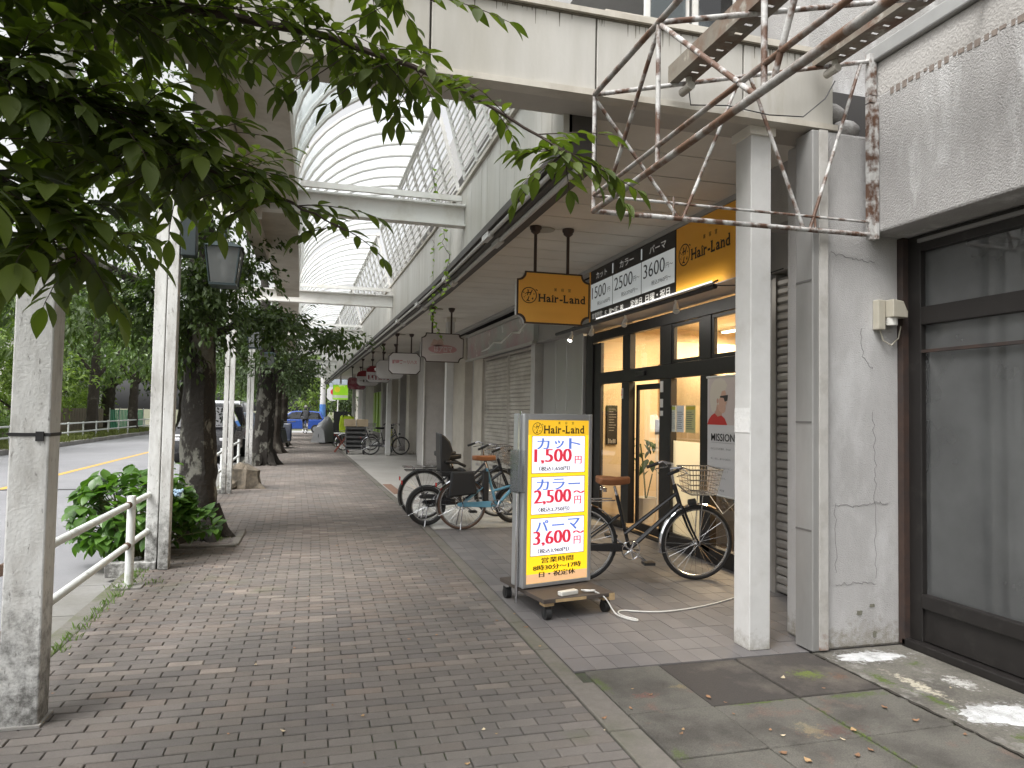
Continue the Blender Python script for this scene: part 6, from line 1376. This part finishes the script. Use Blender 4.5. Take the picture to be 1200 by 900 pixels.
# named shoots on the long branch that crosses the picture, then dense mass to the left
from_limb(LIMBS[0], .62, 1.0, 15, (.18, .34), 1.0, (-.5, .4), .55)
for dx, dz in ((.5, -.45), (.7, -.3)): spray(LIMBS[0][-1], (dx, -.1, dz), .22, 6)
from_limb(LIMBS[0], .38, .64, 30, (.2, .42), 1.0, (-.45, .5), .7)
from_limb(LIMBS[0], .12, .42, 85, (.3, .55), 1.1, (-.45, .45))
from_limb(LIMBS[1], .62, 1.0, 12, (.2, .36), 1.0, (-.5, .3), .6); from_limb(LIMBS[1], .2, .68, 85, (.3, .5), 1.25, (-.45, .5))
from_limb(LIMBS[2], .25, 1.0, 54, (.25, .42), 1.4, (-.5, .5))
from_limb([(-1.3, 3.0, 2.8), (-.9, 3.6, 2.75), (-.6, 4.2, 2.8), (-.35, 4.6, 2.95)], 0, 1, 36, (.3, .5), 1.1, (-.5, .5))
from_limb(LIMBS[3], .2, 1.0, 40, (.3, .55), 1.1, (-.5, .4)); from_limb(LIMBS[4], .2, 1.0, 30, (.3, .55), 1.1, (-.6, .4))
tw.build('twigs', twig_m, nt_)['kind'] = 'stuff'
tm = leaf_mesh(.115, .047, .3, .2, 6)
vis = sorted(range(len(LP)), key=lambda i: (0 if inframe(LP[i], 0) else 1, Vector(LP[i]).length-1.5))
lv = []
for k in range(4):
    vs, fs = leaf_mesh(.115, .042+.004*k, .2+.1*k, .06+.10*k, 6); me = bpy.data.meshes.new('leaf'); me.from_pydata(vs, [], fs); me.materials.append(lm_near)
    me.polygons.foreach_set('use_smooth', [True]*len(me.polygons)); lv.append(me)
for i in vis[:300]:
    D = Vector(LD[i]).normalized(); S_ = Vector(LU[i]).cross(D).normalized(); Up = D.cross(S_)
    o = link_mesh('leaf', lv[i % 4], near); m4 = Matrix.Identity(4); sc = LS[i]
    for r_ in range(3): m4[r_][0] = D[r_]*sc; m4[r_][1] = S_[r_]*sc; m4[r_][2] = Up[r_]*sc; m4[r_][3] = LP[i][r_]-ORG[near.name][0][r_]
    o.matrix_local = m4
ix = vis[300:]
o = leaf_object('crown', tm, np.array(LP)[ix], np.array(LD)[ix], np.array(LU)[ix], np.array(LS)[ix], lm_near, near); o['kind'] = 'stuff'
P_, D_, U_, S_ = clusters([(-2.0, 2.2, 4.6, 1.6, 2.0, .8, 120), (-1.0, 2.6, 4.3, 1.2, 1.2, .5, 60)], 26, .10, .25, 5)
leaf_object('upper_crown', LT_S, P_, D_, U_, S_, lm_near, near)['kind'] = 'stuff'

# ------------------------------------------------------------------ shrub by the twin post
sr = thing('leafy_shrub', 'bright green broad-leaved shrub between the guard rail and the big tree', 'shrub', (-1.72, 8.05, 0))
sv = []
for k in range(4):
    vs, fs = leaf_mesh(.155, .10+.008*k, .18+.06*k, .2+.1*k, 6); me = bpy.data.meshes.new('leaf'); me.from_pydata(vs, [], fs); me.materials.append(lm_shrub); me.polygons.foreach_set('use_smooth', [True]*len(me.polygons)); sv.append(me)
b = B(); rg = random.Random(5); cnt = 0
def shrub_leaf(p, d, s):
    D = Vector(d).normalized(); S_ = Vector((rg.uniform(-.2, .2), rg.uniform(-.2, .2), 1)).cross(D).normalized(); Up = D.cross(S_)
    o = link_mesh('leaf', sv[rg.randrange(4)], sr); m4 = Matrix.Identity(4)
    for r_ in range(3): m4[r_][0] = D[r_]*s; m4[r_][1] = S_[r_]*s; m4[r_][2] = Up[r_]*s; m4[r_][3] = p[r_]-ORG[sr.name][0][r_]
    o.matrix_local = m4
SL = []
for k in range(120):
    u = rg.uniform(-1, 1); a = rg.uniform(0, 6.28); el_ = rg.uniform(.0, 1)
    base = Vector((-1.70+rg.uniform(-.15, .15), 8.05+rg.uniform(-.15, .15), 0))
    tip = Vector((-1.72+.58*math.cos(a)*math.sqrt(1-el_**2*.75), 8.05+.50*math.sin(a)*math.sqrt(1-el_**2*.75), .18+.72*el_*rg.uniform(.75, 1.05)))
    if k < 10: tip = Vector((-1.2+rg.uniform(-.2, .28), 8.05+rg.uniform(-.2, .15), rg.uniform(.18, .62)))
    b.tube([base, (base+tip)/2+Vector((0, 0, .08)), tip], [.008, .006, .004], 5)
    out = (tip-Vector((-1.72, 8.05, .3))).normalized()
    for j in range(rg.randint(5, 7)):
        q = j*2.2+rg.uniform(-.3, .3); e1 = out.orthogonal().normalized(); e2 = out.cross(e1); d = (e1*math.cos(q)+e2*math.sin(q))*.9+out*.45+Vector((0, 0, -.05))
        SL.append((tip-out*.03*j*.6, d, rg.uniform(.6, 1.1)*(1 if j < 4 else .8)))
SL.sort(key=lambda e: e[0].y)
for e in SL[:300]: shrub_leaf(*e)
ix = SL[300:]
fill = np.random.default_rng(4); nfl = 420; u_ = fill.normal(size=(nfl, 3)); u_ /= np.linalg.norm(u_, axis=1, keepdims=True); pf = np.array([-1.74, 8.02, .42])+u_*fill.random((nfl, 1))**.35*np.array([.56, .46, .40]); pf[:, 2] = np.maximum(pf[:, 2], .05)
df = u_+fill.normal(size=(nfl, 3))*.4
ix = ix+[(Vector(p), Vector(d), float(fill.uniform(.65, 1.05))) for p, d in zip(pf, df)]
if ix: leaf_object('leaf_mass', leaf_mesh(.155, .11, .2, .25, 5), np.array([e[0][:] for e in ix]), np.array([e[1][:] for e in ix]), np.tile([0, 0, 1.], (len(ix), 1)), np.array([e[2] for e in ix]), lm_shrub, sr)['kind'] = 'stuff'
b.build('stems', mat('shrub_stem', (.12, .13, .05), .8), sr, smooth=True)
b = B()
for _ in range(30): b.sphere((-1.28+rg.uniform(-.035, .035), 7.72+rg.uniform(-.03, .03), .66+rg.uniform(-.03, .03)), .014, 6, 4)
b.build('flower_head', mat('pale_blue_flower', (.35, .48, .62), .7), sr)

# ------------------------------------------------------------------ vine shoots hanging from the fascia
def vine(label, x, y, z0, z1, seed):
    rg = random.Random(seed); t = thing('hanging_vine', label, 'vine', (x, y, z0), group='vine shoots hanging from the fascia', bend=True)
    p = W(x, y, z0); pts = [p.copy()]; P_, D_ = [], []
    while p.z > z1:
        p = p+Vector((rg.uniform(-.03, .04), rg.uniform(-.03, .03), -.05)); pts.append(p.copy()); P_.append(p[:]); a = rg.uniform(0, 6.28); D_.append((math.cos(a), math.sin(a), -.5))
    b = B(); b.tube([q-Vector(ORG[t.name][0]) for q in pts], .003, 4); b.build('stem', twig_m, t, local=True)
    n = len(P_); leaf_object('leaves', leaf_mesh(1, .75, .2, .2, 4), np.array(P_), np.array(D_), np.tile([0, 0, 1.], (n, 1)), np.array([rg.uniform(.05, .09) for _ in range(n)]), leaf_mat('vine_leaf', (.13, .22, .03), (.20, .30, .05), .4), t)
vine('bright green vine shoot hanging beside the near cross beam', 1.44, 8.2, 3.70, 2.95, 1); vine('short vine shoot just past the first cross beam', 1.46, 9.4, 3.80, 3.2, 2); vine('vine shoot dangling over the gutter near the grey oval-logo sign', 1.50, 9.2, 3.2, 2.75, 3); vine('vine shoot below the gutter before the oval-logo sign', 1.72, 10.6, 3.15, 2.62, 4); vine('vine shoot by the ridge of the second roof bay', 1.2, 7.9, 4.3, 3.75, 5)
# ------------------------------------------------------------------ far side of the road: trees, hedge, fence, house
big = 'trees on the far side of the road'
def far_tree(label, x, y, h, r, n, lm, seed, tr=.3, low=2.0, size=.28, name='roadside_tree', group=big):
    cl = [(0, 0, low+(h-low)*.35, r, r, (h-low)*.38, n), (-r*.3, r*.2, low+(h-low)*.7, r*.75, r*.75, (h-low)*.32, int(n*.7)), (r*.55, -r*.4, low+(h-low)*.25, r*.6, r*.6, (h-low)*.22, int(n*.4)), (-r*.6, -r*.4, low+(h-low)*.3, r*.6, r*.6, (h-low)*.25, int(n*.4))]
    return tree(label, x, y, [(0, 0, -.05), (.02, 0, low*.6), (.06, .05, low*1.3), (0, 0, h*.8)], [tr*1.25, tr, tr*.85, tr*.3], [([(0, 0, low*.9), (r*.4, 0, low*1.5), (r*.8, -.2, low*1.8)], [tr*.4, tr*.25, .03]), ([(0, 0, low), (-r*.4, .2, low*1.6), (-r*.8, .2, low*2)], [tr*.4, tr*.25, .03])], cl, 26, size, size*1.9, lm, bark2, seed, group=group, name=name)
far_tree('pale leafy tree behind the far fence, left of the two thick trunks', -12.8, 36.5, 6.5, 2.6, 46, lm_far, 61, .16, 1.2)
far_tree('thick-trunked dark tree on the far verge, left of the pair', -10.7, 40.0, 9, 3.2, 52, lm_mid, 62, .24, 3.0)
far_tree('thick-trunked dark tree on the far verge, right of the pair', -10.2, 46.0, 9, 3.3, 52, lm_mid, 63, .24, 2.9)
far_tree('light green tree at the left edge beyond the road', -13.2, 27.5, 9.5, 3.2, 80, lm_far, 64, .3, .8)
far_tree('tall bright tree high at the left edge', -16.5, 36, 15, 4.6, 90, lm_far, 65, .4, 3, .36)
far_tree('broad tree behind the far fence, further along', -15.0, 47, 11, 4.2, 80, lm_mid, 66, .35, 2.5, .34)
far_tree('tall tree rising behind the thick-trunked pair', -14.0, 56, 13, 5.0, 90, lm_far, 67, .4, 3, .4)
far_tree('dark tree near the crossing on the far side', -9.5, 58, 9, 3.4, 60, lm_dark, 68, .3, 2.6, .34)
far_tree('tree left of the distant street end', -4.5, 66, 8, 3.2, 60, lm_mid, 69, .25, 2, .36)
far_tree('green tree closing the view at the street end', 1.0, 74, 9, 3.6, 70, lm_far, 70, .25, 1.4, .4)
far_tree('dark rounded tree beside the white pole at the street end', 3.4, 60, 5.0, 1.9, 46, lm_dark, 71, .2, .8, .26)
far_tree('tree far left of the street end', -8.0, 84, 12, 5, 70, lm_mid, 72, .3, 2.5, .5)
far_tree('tree far right of the street end', 6.5, 86, 12, 5, 70, lm_mid, 73, .3, 2.5, .5)
far_tree('leafy tree on the verge beyond the thick white post', -12.2, 20.5, 7.5, 2.2, 60, lm_mid, 74, .25, .6, .24)
P_, D_, U_, S_ = clusters([(-11.6, 17+i*1.1, .75, .8, .8, .6, 16) for i in range(15)], 26, .16, .3, 80)
tag(leaf_object('hedge', LT_T, P_, D_, U_, S_, lm_mid, None, smooth=False), 'rough green hedge along the far verge, behind the white fence', 'hedge')
P_, D_, U_, S_ = clusters([(-15.2+random.uniform(-.8, .8), 24+i*1.5, 2.1, 1.3, 1.2, 1.9, 24) for i in range(24)], 24, .26, .45, 81)
tag(leaf_object('far_thicket', LT_T, P_, D_, U_, S_, lm_far, None, smooth=False), 'continuous bright green thicket behind the brown fence across the road', 'thicket', kind='stuff')
fn = thing('panel_fence', 'brown slatted fence behind the far trees', 'fence', (-13.5, 38, 0))
fm = mat('fence_brown', (.20, .16, .125), .8, var=.2, vscale=8)
for i in range(46): b = B(); b.box(-13.55, -13.5, 30+i*.5, 30+i*.5+.40, .1, 1.35); b.build('slat', fm, fn)
b = B(); b.box(-13.6, -13.56, 30, 53, 1.2, 1.28); b.box(-13.6, -13.56, 30, 53, .2, .28); b.build('rail', fm, fn)
nf = thing('green_net_fence', 'bright green mesh fence far along the opposite side', 'fence', (-11.4, 50, 0))
b = B()
for i in range(24): y = 46+i*.35; b.box(-11.42, -11.40, y, y+.20, .1, 1.3)
b.build('mesh', mat('net_green', (.03, .25, .13), .6), nf)
b = B(); [b.cyl((-11.41, 46+i*2.1, 0), (-11.41, 46+i*2.1, 1.4), .03, n=8) for i in range(5)]; b.build('fence_post', mat('net_post', (.4, .42, .4), .5), nf)
hs_w = mat('house_white', (.62, .61, .58), .8, var=.05, vscale=2)
def house(label, x0, x1, y0, y1, h, m, wn):
    t = thing('house', label, 'building', ((x0+x1)/2, (y0+y1)/2, 0))
    b = B(); b.box(x0, x1, y0, y1, 0, h); b.build('wall', m, t)
    b = B(); b.prism([(x0-.4, h), (x1+.4, h), ((x0+x1)/2, h+1.6)], lambda u, v, q: (u, y0-.4+q*(y1-y0+.8), v)); b.build('roof', mat('roof_grey', (.14, .13, .13), .7, var=.1), t, recalc=True)
    for i in range(wn):
        xx = x0+(x1-x0)*(i+.5)/wn
        for z in (1.0, 3.8):
            if z+1.3 > h: continue
            b = B(); b.box(xx-.6, xx+.6, y0-.06, y0-.005, z, z+1.3); f = b.build('window', white_steel, t); b = B(); b.box(xx-.52, xx+.52, y0-.08, y0-.065, z+.08, z+1.22); b.build('pane', glass('dark_glass', (.25, .25, .25), 1.0, milky=.3, milk=(.1, .1, .1)), f)
    return t
house('white house half hidden behind the far trees', -26, -16, 52, 62, 6, hs_w, 4)
house('pale house at the far right beyond the crossing', 5, 14, 60, 70, 6.5, mat('house_grey', (.40, .39, .38), .8, var=.05), 4)
house('low cream building beyond the crossing, right of the pole', 3.2, 8, 58.5, 60, 3.4, mat('house_cream', (.5, .47, .42), .8), 2)
# utility pole, signals and signs at the crossing
up = thing('utility_pole', 'pale utility pole with blue band at the crossing', 'pole', (.55, 52.0, 0))
b = B(); b.cyl((.55, 52, -.1), (.55, 52, 9), .20, .15, 14); b.build('pole', mat('pole_concrete', (.50, .49, .47), .8, var=.08), up, smooth=True)
b = B(); b.cyl((.55, 52, 1.0), (.55, 52, 1.9), .21, .205, 14); b.build('blue_band', mat('blue_band', (.06, .16, .38), .5), up, smooth=True)
b = B(); b.cyl((.6, 52, 4.2), (3.6, 52, 4.3), .06, n=8); b.build('arm', white_steel, up)
sg = thing('round_sign', 'small white sign with red mark hanging near the crossing', 'sign', (1.15, 49.2, 2.2))
b = B(); b.prism(octa(.75, .95, .2), lambda u, v, q: (1.15+u, 49.2+.1*q, 2.6+v)); b.build('plate', mat('sign_plate', (.6, .6, .6), .5), sg, recalc=True)
b = B(); b.prism([(.2*math.cos(.4*k), .2*math.sin(.4*k)) for k in range(15)], lambda u, v, q: (1.2+u, 49.19-.004*q, 2.72+v)); b.build('red_mark', mat('mark_red', (.55, .03, .04), .5), sg, recalc=True)
b = B(); b.cyl((1.5, 49.25, 0), (1.5, 49.25, 3.3), .04, n=8); b.build('pole', white_steel, sg)
b = B(); b.box(.9, 3.2, 47.5, 47.7, 3.0, 3.5); mono('banner_sign', b, mat('banner_blue', (.40, .46, .52), .6, var=.1, vscale=3), 'pale blue banner sign across the end of the terrace', 'sign')

# ------------------------------------------------------------------ cars
car_gl = glass('car_glass', (.20, .22, .23), 1.1, milky=.12, milk=(.10, .11, .12)); lampm = mat('lamp_clear', (.6, .6, .62), .15); tailm = mat('tail_red', (.45, .02, .02), .3); platem = mat('plate_white', (.65, .65, .63), .5); alloy = mat('alloy', (.42, .42, .43), .35, .8)
def car(label, loc, rz, paint, L_=3.9, Wd=1.68, H_=1.50, kind='hatch', name='parked_car', cat='car'):
    t = thing(name, label, cat, loc, rz); K = dict(parent=t, local=True); hw = Wd/2
    a, r = L_/2, .30
    if kind == 'hatch': low = [(-a, .30), (-a, .62), (-a+.10, .95), (a-1.05, .93), (a-.30, .80), (a-.02, .60), (a, .30)]; cab = [(-a+.12, .94), (-a+.42, H_-.06), (-a+.9, H_), (a-1.9, H_), (a-1.6, H_-.06), (a-.85, .92)]
    elif kind == 'sedan': low = [(-a, .30), (-a, .70), (-a+.12, .96), (a-1.3, .93), (a-.3, .80), (a-.02, .58), (a, .30)]; cab = [(-a+.55, .95), (-a+1.15, H_-.05), (-a+1.5, H_), (a-2.1, H_), (a-1.85, H_-.05), (a-1.05, .92)]
    else: low = [(-a, .32), (-a, .9), (-a+.04, 1.05), (a-.5, 1.05), (a-.1, .85), (a, .6), (a, .32)]; cab = [(-a+.04, 1.04), (-a+.1, H_-.06), (-a+.3, H_), (a-1.2, H_), (a-1.0, H_-.06), (a-.45, 1.04)]
    b = B(); b.prism(low, lambda u, v, q: (u, (-hw+2*hw*q)*(1-.05*max(0, (abs(u)-a+.5)/.5)), v)); body = b.build('body', paint, bevel=.05, recalc=True, smooth=True, **K)
    zc = min(v for _, v in cab)
    b = B(); b.prism(cab, lambda u, v, q: (u, (-1+2*q)*(hw-.05-.16*(v-zc)/(H_-zc)), v)); b.build('cabin', paint, bevel=.03, recalc=True, smooth=True, **K)
    cx = sum(u for u, _ in cab)/len(cab)
    for s_ in (-1, 1):
        b = B(); pl_ = [(cx+(u-cx)*.90, zc+.03+(v-zc)*.84) for u, v in cab]
        for (p0, p1) in ((pl_, None),): b.poly([(u, s_*(hw-.045-.16*(v-zc)/(H_-zc)+.006), v) for u, v in (pl_ if s_ > 0 else pl_[::-1])])
        w_ = b.build('side_window', car_gl, **K)
        b = B(); m_ = cx-.05; b.box(m_-.03, m_+.03, min(s_*(hw-.06), s_*(hw-.035)), max(s_*(hw-.06), s_*(hw-.035)), zc, zc+.06); b.box(m_-.02, m_+.02, min(s_*(hw-.20), s_*(hw-.03)), max(s_*(hw-.20), s_*(hw-.03)), zc+.02, H_-.08); b.build('door_pillar', paint, w_, local=True)
        b = B(); u0 = cab[-1][0]; b.box(u0-.12, u0+.02, min(s_*hw, s_*(hw+.16)), max(s_*hw, s_*(hw+.16)), .95, 1.08); b.build('mirror', paint, bevel=.02, **K)
        b = B(); b.box(a-.22, a-.03, min(s_*(hw-.42), s_*(hw-.06)), max(s_*(hw-.42), s_*(hw-.06)), .62, .76); b.build('headlight', lampm, bevel=.03, **K)
        b = B(); b.box(-a-.006, -a+.12, min(s_*(hw-.30), s_*(hw-.01)), max(s_*(hw-.30), s_*(hw-.01)), .68, .90); b.build('tail_light', tailm, bevel=.02, **K)
        for u in (-a+.72, a-.78):
            b = B(); b.cyl((u, s_*(hw-.19), r), (u, s_*(hw+.005), r), r, n=22); w_ = b.build('wheel', tyre_m, smooth=True, **K)
            b = B(); b.cyl((u, s_*(hw+.004), r), (u, s_*(hw+.012), r), r*.62, n=18); b.build('rim', alloy, w_, local=True, smooth=True)
    def screen(i, j, nm):
        (u0, v0), (u1, v1) = cab[i], cab[j]; y0_, y1_ = hw-.14, hw-.24; o_ = .012 if u0 > 0 else -.012; b = B()
        b.poly([(u0+(u1-u0)*.12+o_, -y0_, v0+(v1-v0)*.12), (u0+(u1-u0)*.12+o_, y0_, v0+(v1-v0)*.12), (u1+(u0-u1)*.06+o_, y1_, v1-(v1-v0)*.06), (u1+(u0-u1)*.06+o_, -y1_, v1-(v1-v0)*.06)]); b.build(nm, car_gl, **K)
    screen(5, 4, 'windscreen'); screen(0, 1, 'rear_window')
    b = B(); b.box(a-.012, a+.006, -.5, .5, .40, .55); b.build('grille', blk_p, **K)
    b = B(); b.box(a+.008, a+.02, -.165, .165, .42, .50); b.build('number_plate', platem, **K); b = B(); b.box(-a-.02, -a-.006, -.165, .165, .55, .63); b.build('number_plate', platem, **K)
    return t
car('blue hatchback crossing at the far end of the walkway', (-1.15, 51.2, -.11), math.pi, mat('car_blue', (.025, .07, .30), .25, coat=.5), L_=3.95, H_=1.52)
car('dark blue grey sedan parked on the road beyond the second white post', (-3.15, 33.2, -.12), -math.pi/2, mat('car_slate', (.045, .06, .085), .25, coat=.5), L_=4.4, kind='sedan', H_=1.45)
car('black van parked on the road just behind the big tree trunk', (-3.05, 24.2, -.12), -math.pi/2, mat('car_black', (.012, .012, .014), .25, coat=.5), L_=4.2, kind='van', H_=1.75)
car('white van on the road behind the black van', (-4.3, 39.5, -.12), -math.pi/2, mat('car_white', (.62, .63, .64), .3, coat=.4), L_=4.5, Wd=1.75, kind='van', H_=2.0)
# motor scooter by the far trees
sc = thing('motor_scooter', 'dark motor scooter parked beside the far street trees', 'scooter', (-1.15, 29.2, 0), math.radians(75)); K = dict(parent=sc, local=True)
sp_ = mat('scooter_paint', (.02, .025, .04), .3, coat=.4)
for u in (-.6, .62):
    b = B(); b.ring((u, 0, .22), (0, 1, 0), .17, .055, 22, 8); w_ = b.build('wheel', tyre_m, smooth=True, **K); b = B(); b.cyl((u, -.03, .22), (u, .03, .22), .12, n=14); b.build('rim', alloy, w_, local=True, smooth=True)
b = B(); b.prism([(-.85, .5), (-.75, .72), (-.2, .74), (-.05, .5), (.1, .28), (.42, .28), (.5, .95), (.58, .95), (.60, .4), (.52, .2), (-.5, .2)], lambda u, v, q: (u, -.17+.34*q, v)); b.build('body', sp_, bevel=.05, recalc=True, smooth=True, **K)
b = B(); b.prism([(-.8, .73), (-.78, .82), (-.15, .80), (-.08, .74)], lambda u, v, q: (u, -.14+.28*q, v)); b.build('seat', blk_p, bevel=.03, recalc=True, **K)
b = B(); b.tube([(.52, -.32, 1.02), (.56, -.1, 1.0), (.56, .1, 1.0), (.52, .32, 1.02)], .02, 8); b.build('handlebar', blk_p, **K)
b = B(); b.box(-.95, -.6, -.2, .2, .84, 1.12); b.build('top_box', blk_p, bevel=.03, **K)
b = B(); b.lathe([(.02, -.05), (.08, 0), (.07, .05)], (.60, 0, .85), 12); b.build('headlight', lampm, smooth=True, **K)

# ------------------------------------------------------------------ cyclist before the crossing
cyb = bicycle('dark bicycle ridden by the person at the crossing', (-.10, 47.6, -.0), math.radians(100), mat('gloss_black', (.012, .012, .014)), None, basket=True, detail=False)
cyb.location = (-.45, 46.6, 0)
def person():
    me = bpy.data.meshes.new('body')
    j = {'pel': (0, 0, .93), 'sp': (.06, 0, 1.15), 'ch': (.14, 0, 1.36), 'nk': (.18, 0, 1.47), 'hd': (.20, 0, 1.56), 'hd2': (.21, 0, 1.68)}
    for s_, n in ((1, 'l'), (-1, 'r')):
        lift_ = .12 if s_ > 0 else 0
        j.update({'sh'+n: (.14, s_*.17, 1.40), 'el'+n: (.30, s_*.24, 1.18), 'wr'+n: (.50, s_*.25, 1.08), 'ha'+n: (.56, s_*.25, 1.06), 'hp'+n: (.0, s_*.09, .90), 'kn'+n: (.36, s_*.11, .62+lift_), 'an'+n: (.20 if s_ < 0 else .26, s_*.12, .20+lift_*1.4), 'ft'+n: (.34, s_*.12, .14+lift_*1.4)})
    names = list(j); ed = [('pel', 'sp'), ('sp', 'ch'), ('ch', 'nk'), ('nk', 'hd'), ('hd', 'hd2')]
    for n in 'lr': ed += [('ch', 'sh'+n), ('sh'+n, 'el'+n), ('el'+n, 'wr'+n), ('wr'+n, 'ha'+n), ('pel', 'hp'+n), ('hp'+n, 'kn'+n), ('kn'+n, 'an'+n), ('an'+n, 'ft'+n)]
    me.from_pydata([j[k] for k in names], [(names.index(a), names.index(c)) for a, c in ed], [])
    rad = {'pel': .15, 'sp': .14, 'ch': .15, 'nk': .06, 'hd': .085, 'hd2': .10, 'sh': .07, 'el': .05, 'wr': .035, 'ha': .04, 'hp': .10, 'kn': .07, 'an': .045, 'ft': .04}
    t = thing('person', 'person in dark clothes riding a bicycle before the blue car', 'person', cyb.location, math.radians(100))
    o = link_mesh('body', me, t); o.location = (.25, 0, 0); md = o.modifiers.new('skin', 'SKIN'); o.modifiers.new('sub', 'SUBSURF').render_levels = 2
    if not me.skin_vertices: me.skin_vertices.new()
    for i, k in enumerate(names):
        r = rad.get(k, rad.get(k[:-1], .06)); me.skin_vertices[0].data[i].radius = (r, r*(.8 if k in ('ch', 'sp', 'pel') else 1))
    me.skin_vertices[0].data[0].use_root = True
    me.materials.append(mat('dark_clothes', (.035, .036, .04), .85, var=.15, vscale=8))
    b = B(); b.sphere((.455, 0, 1.63), .10, 12, 10, (1, .85, 1.15)); b.sphere((.56, 0, 1.62), .02, 6, 5); b.sphere((.46, .088, 1.62), .025, 6, 5, (1, .4, 1)); b.sphere((.46, -.088, 1.62), .025, 6, 5, (1, .4, 1)); b.build('face', mat('skin', (.45, .28, .2), .6), t, local=True, smooth=True)
    b = B(); b.sphere((.44, 0, 1.665), .112, 12, 10, (1, .9, 1.0)); b.build('hair', mat('grey_hair', (.18, .17, .16), .8), t, local=True, smooth=True)
person()

# ------------------------------------------------------------------ things standing on the far terrace
tr = thing('box_trolley', 'grey wire trolley by the far white column', 'trolley', W(1.80, 25.2, 0), 0); K = dict(parent=tr, local=True)
tg = mat('trolley_grey', (.10, .10, .10), .5, .3)
b = B(); b.box(-.34, .34, -.25, .25, .16, .20); b.box(-.34, .34, .22, .25, .2, .95); b.box(-.34, -.31, -.25, .22, .2, .95); b.box(.31, .34, -.25, .22, .2, .95); b.build('cage', tg, **K)
for i in range(5): b = B(); z = .26+i*.15; b.box(-.34, .34, -.255, -.235, z, z+.07); b.build('slat', tg, **K)
for x in (-.28, .28):
    for y in (-.2, .2): b = B(); b.cyl((x-.02, y, .07), (x+.02, y, .07), .07, n=14); b.build('castor', tyre_m, smooth=True, **K)
card = mat('cardboard', (.42, .33, .22), .8, var=.08)
for k, (x, lab) in enumerate(((-.20, 'tan cardboard box on the far trolley, left one'), (.22, 'tan cardboard box on the far trolley, right one'))):
    p = W(1.80, 25.2, 0); b = B(); b.box(p.x+x-.19, p.x+x+.19, p.y-.2, p.y+.2, .955, 1.20); b.box(p.x+x-.03, p.x+x+.03, p.y-.203, p.y-.2005, .96, 1.19); mono('cardboard_box', b, card, lab, 'box', 'boxes on the far trolley', bevel=.006)
fs = thing('folding_stand', 'white topped folding stand left of the far trolley', 'stand', W(1.42, 26.4, 0)); K = dict(parent=fs, local=True)
b = B(); b.box(-.28, .28, -.3, .3, .66, .69); b.build('top', white_steel, **K)
for s_ in (-1, 1): b = B(); b.tube([(-.25*s_, -.25, 0), (.22*s_, -.25, .66)], .018, 6); b.tube([(-.25*s_, .25, 0), (.22*s_, .25, .66)], .018, 6); b.build('leg', mat('red_brown_leg', (.22, .06, .04), .6), **K)
bc = thing('covered_bicycle', 'bicycle under a crumpled silver grey cover far along the terrace', 'bicycle', W(1.12, 33.5, 0), math.radians(70))
b = B(); rg = random.Random(8); vs = []; fs_ = []; prof = [(-.85, .75), (-.6, .95), (-.2, 1.05), (.2, 1.2), (.5, 1.15), (.85, .8)]
for i, (u, h) in enumerate(prof):
    for k in range(9): q = math.pi*k/8; vs.append((u+rg.uniform(-.03, .03), .30*math.cos(q)*(1+rg.uniform(-.15, .15)), .06+(h-.06)*math.sin(q)**.6+rg.uniform(-.03, .03)*(0 < k < 8)))
for i in range(5):
    for k in range(8): fs_.append((i*9+k, i*9+9+k, i*9+10+k, i*9+1+k))
fs_ += [tuple(range(8, -1, -1)), tuple(45+k for k in range(9))]
b._a(vs, fs_); b.build('cover', mat('silver_cover', (.34, .34, .35), .45, .2, var=.1), bc, local=True, smooth=True)
for u in (-.55, .55): b = B(); b.ring((u, 0, .33), (0, 1, 0), .31, .02, 22, 6); b.build('wheel', tyre_m, bc, local=True, smooth=True)
bd = thing('black_board', 'tall black signboard standing by the covered bicycle', 'signboard', W(1.75, 33.0, 0)); K = dict(parent=bd, local=True)
b = B(); b.obox((0, 0, .75), (.6, .03, 1.4), (-.1, 0, 0)); b.build('panel', blk_p, **K); b = B(); b.obox((0, .22, .72), (.55, .03, 1.4), (.14, 0, 0)); b.build('rear_panel', blk_p, **K)
lj = thing('lime_bag', 'neon yellow green bag on the bicycles by the black signboard', 'bag', W(1.95, 31.5, 0)); K = dict(parent=lj, local=True)
b = B(); b.prism([(-.32, .55), (.22, .5), (.3, .95), (.28, 1.25), (-.28, 1.28), (-.34, .9)], lambda u, v, q: (u, -.12+.24*q, v)); b.build('bag_body', mat('neon_lime', (.45, .60, .02), .6, var=.1, vscale=5), bevel=.05, recalc=True, **K)
b = B(); b.tube([(-.2, -.13, 1.2), (-.1, -.14, 1.4), (.1, -.14, 1.4), (.2, -.13, 1.2)], .02, 6); b.build('strap', black, **K)
b = B(); b.tube([(-.3, 0, 0), (-.28, 0, .56)], .03, 8); b.tube([(.25, 0, 0), (.22, 0, .56)], .03, 8); b.build('stand', black, **K)
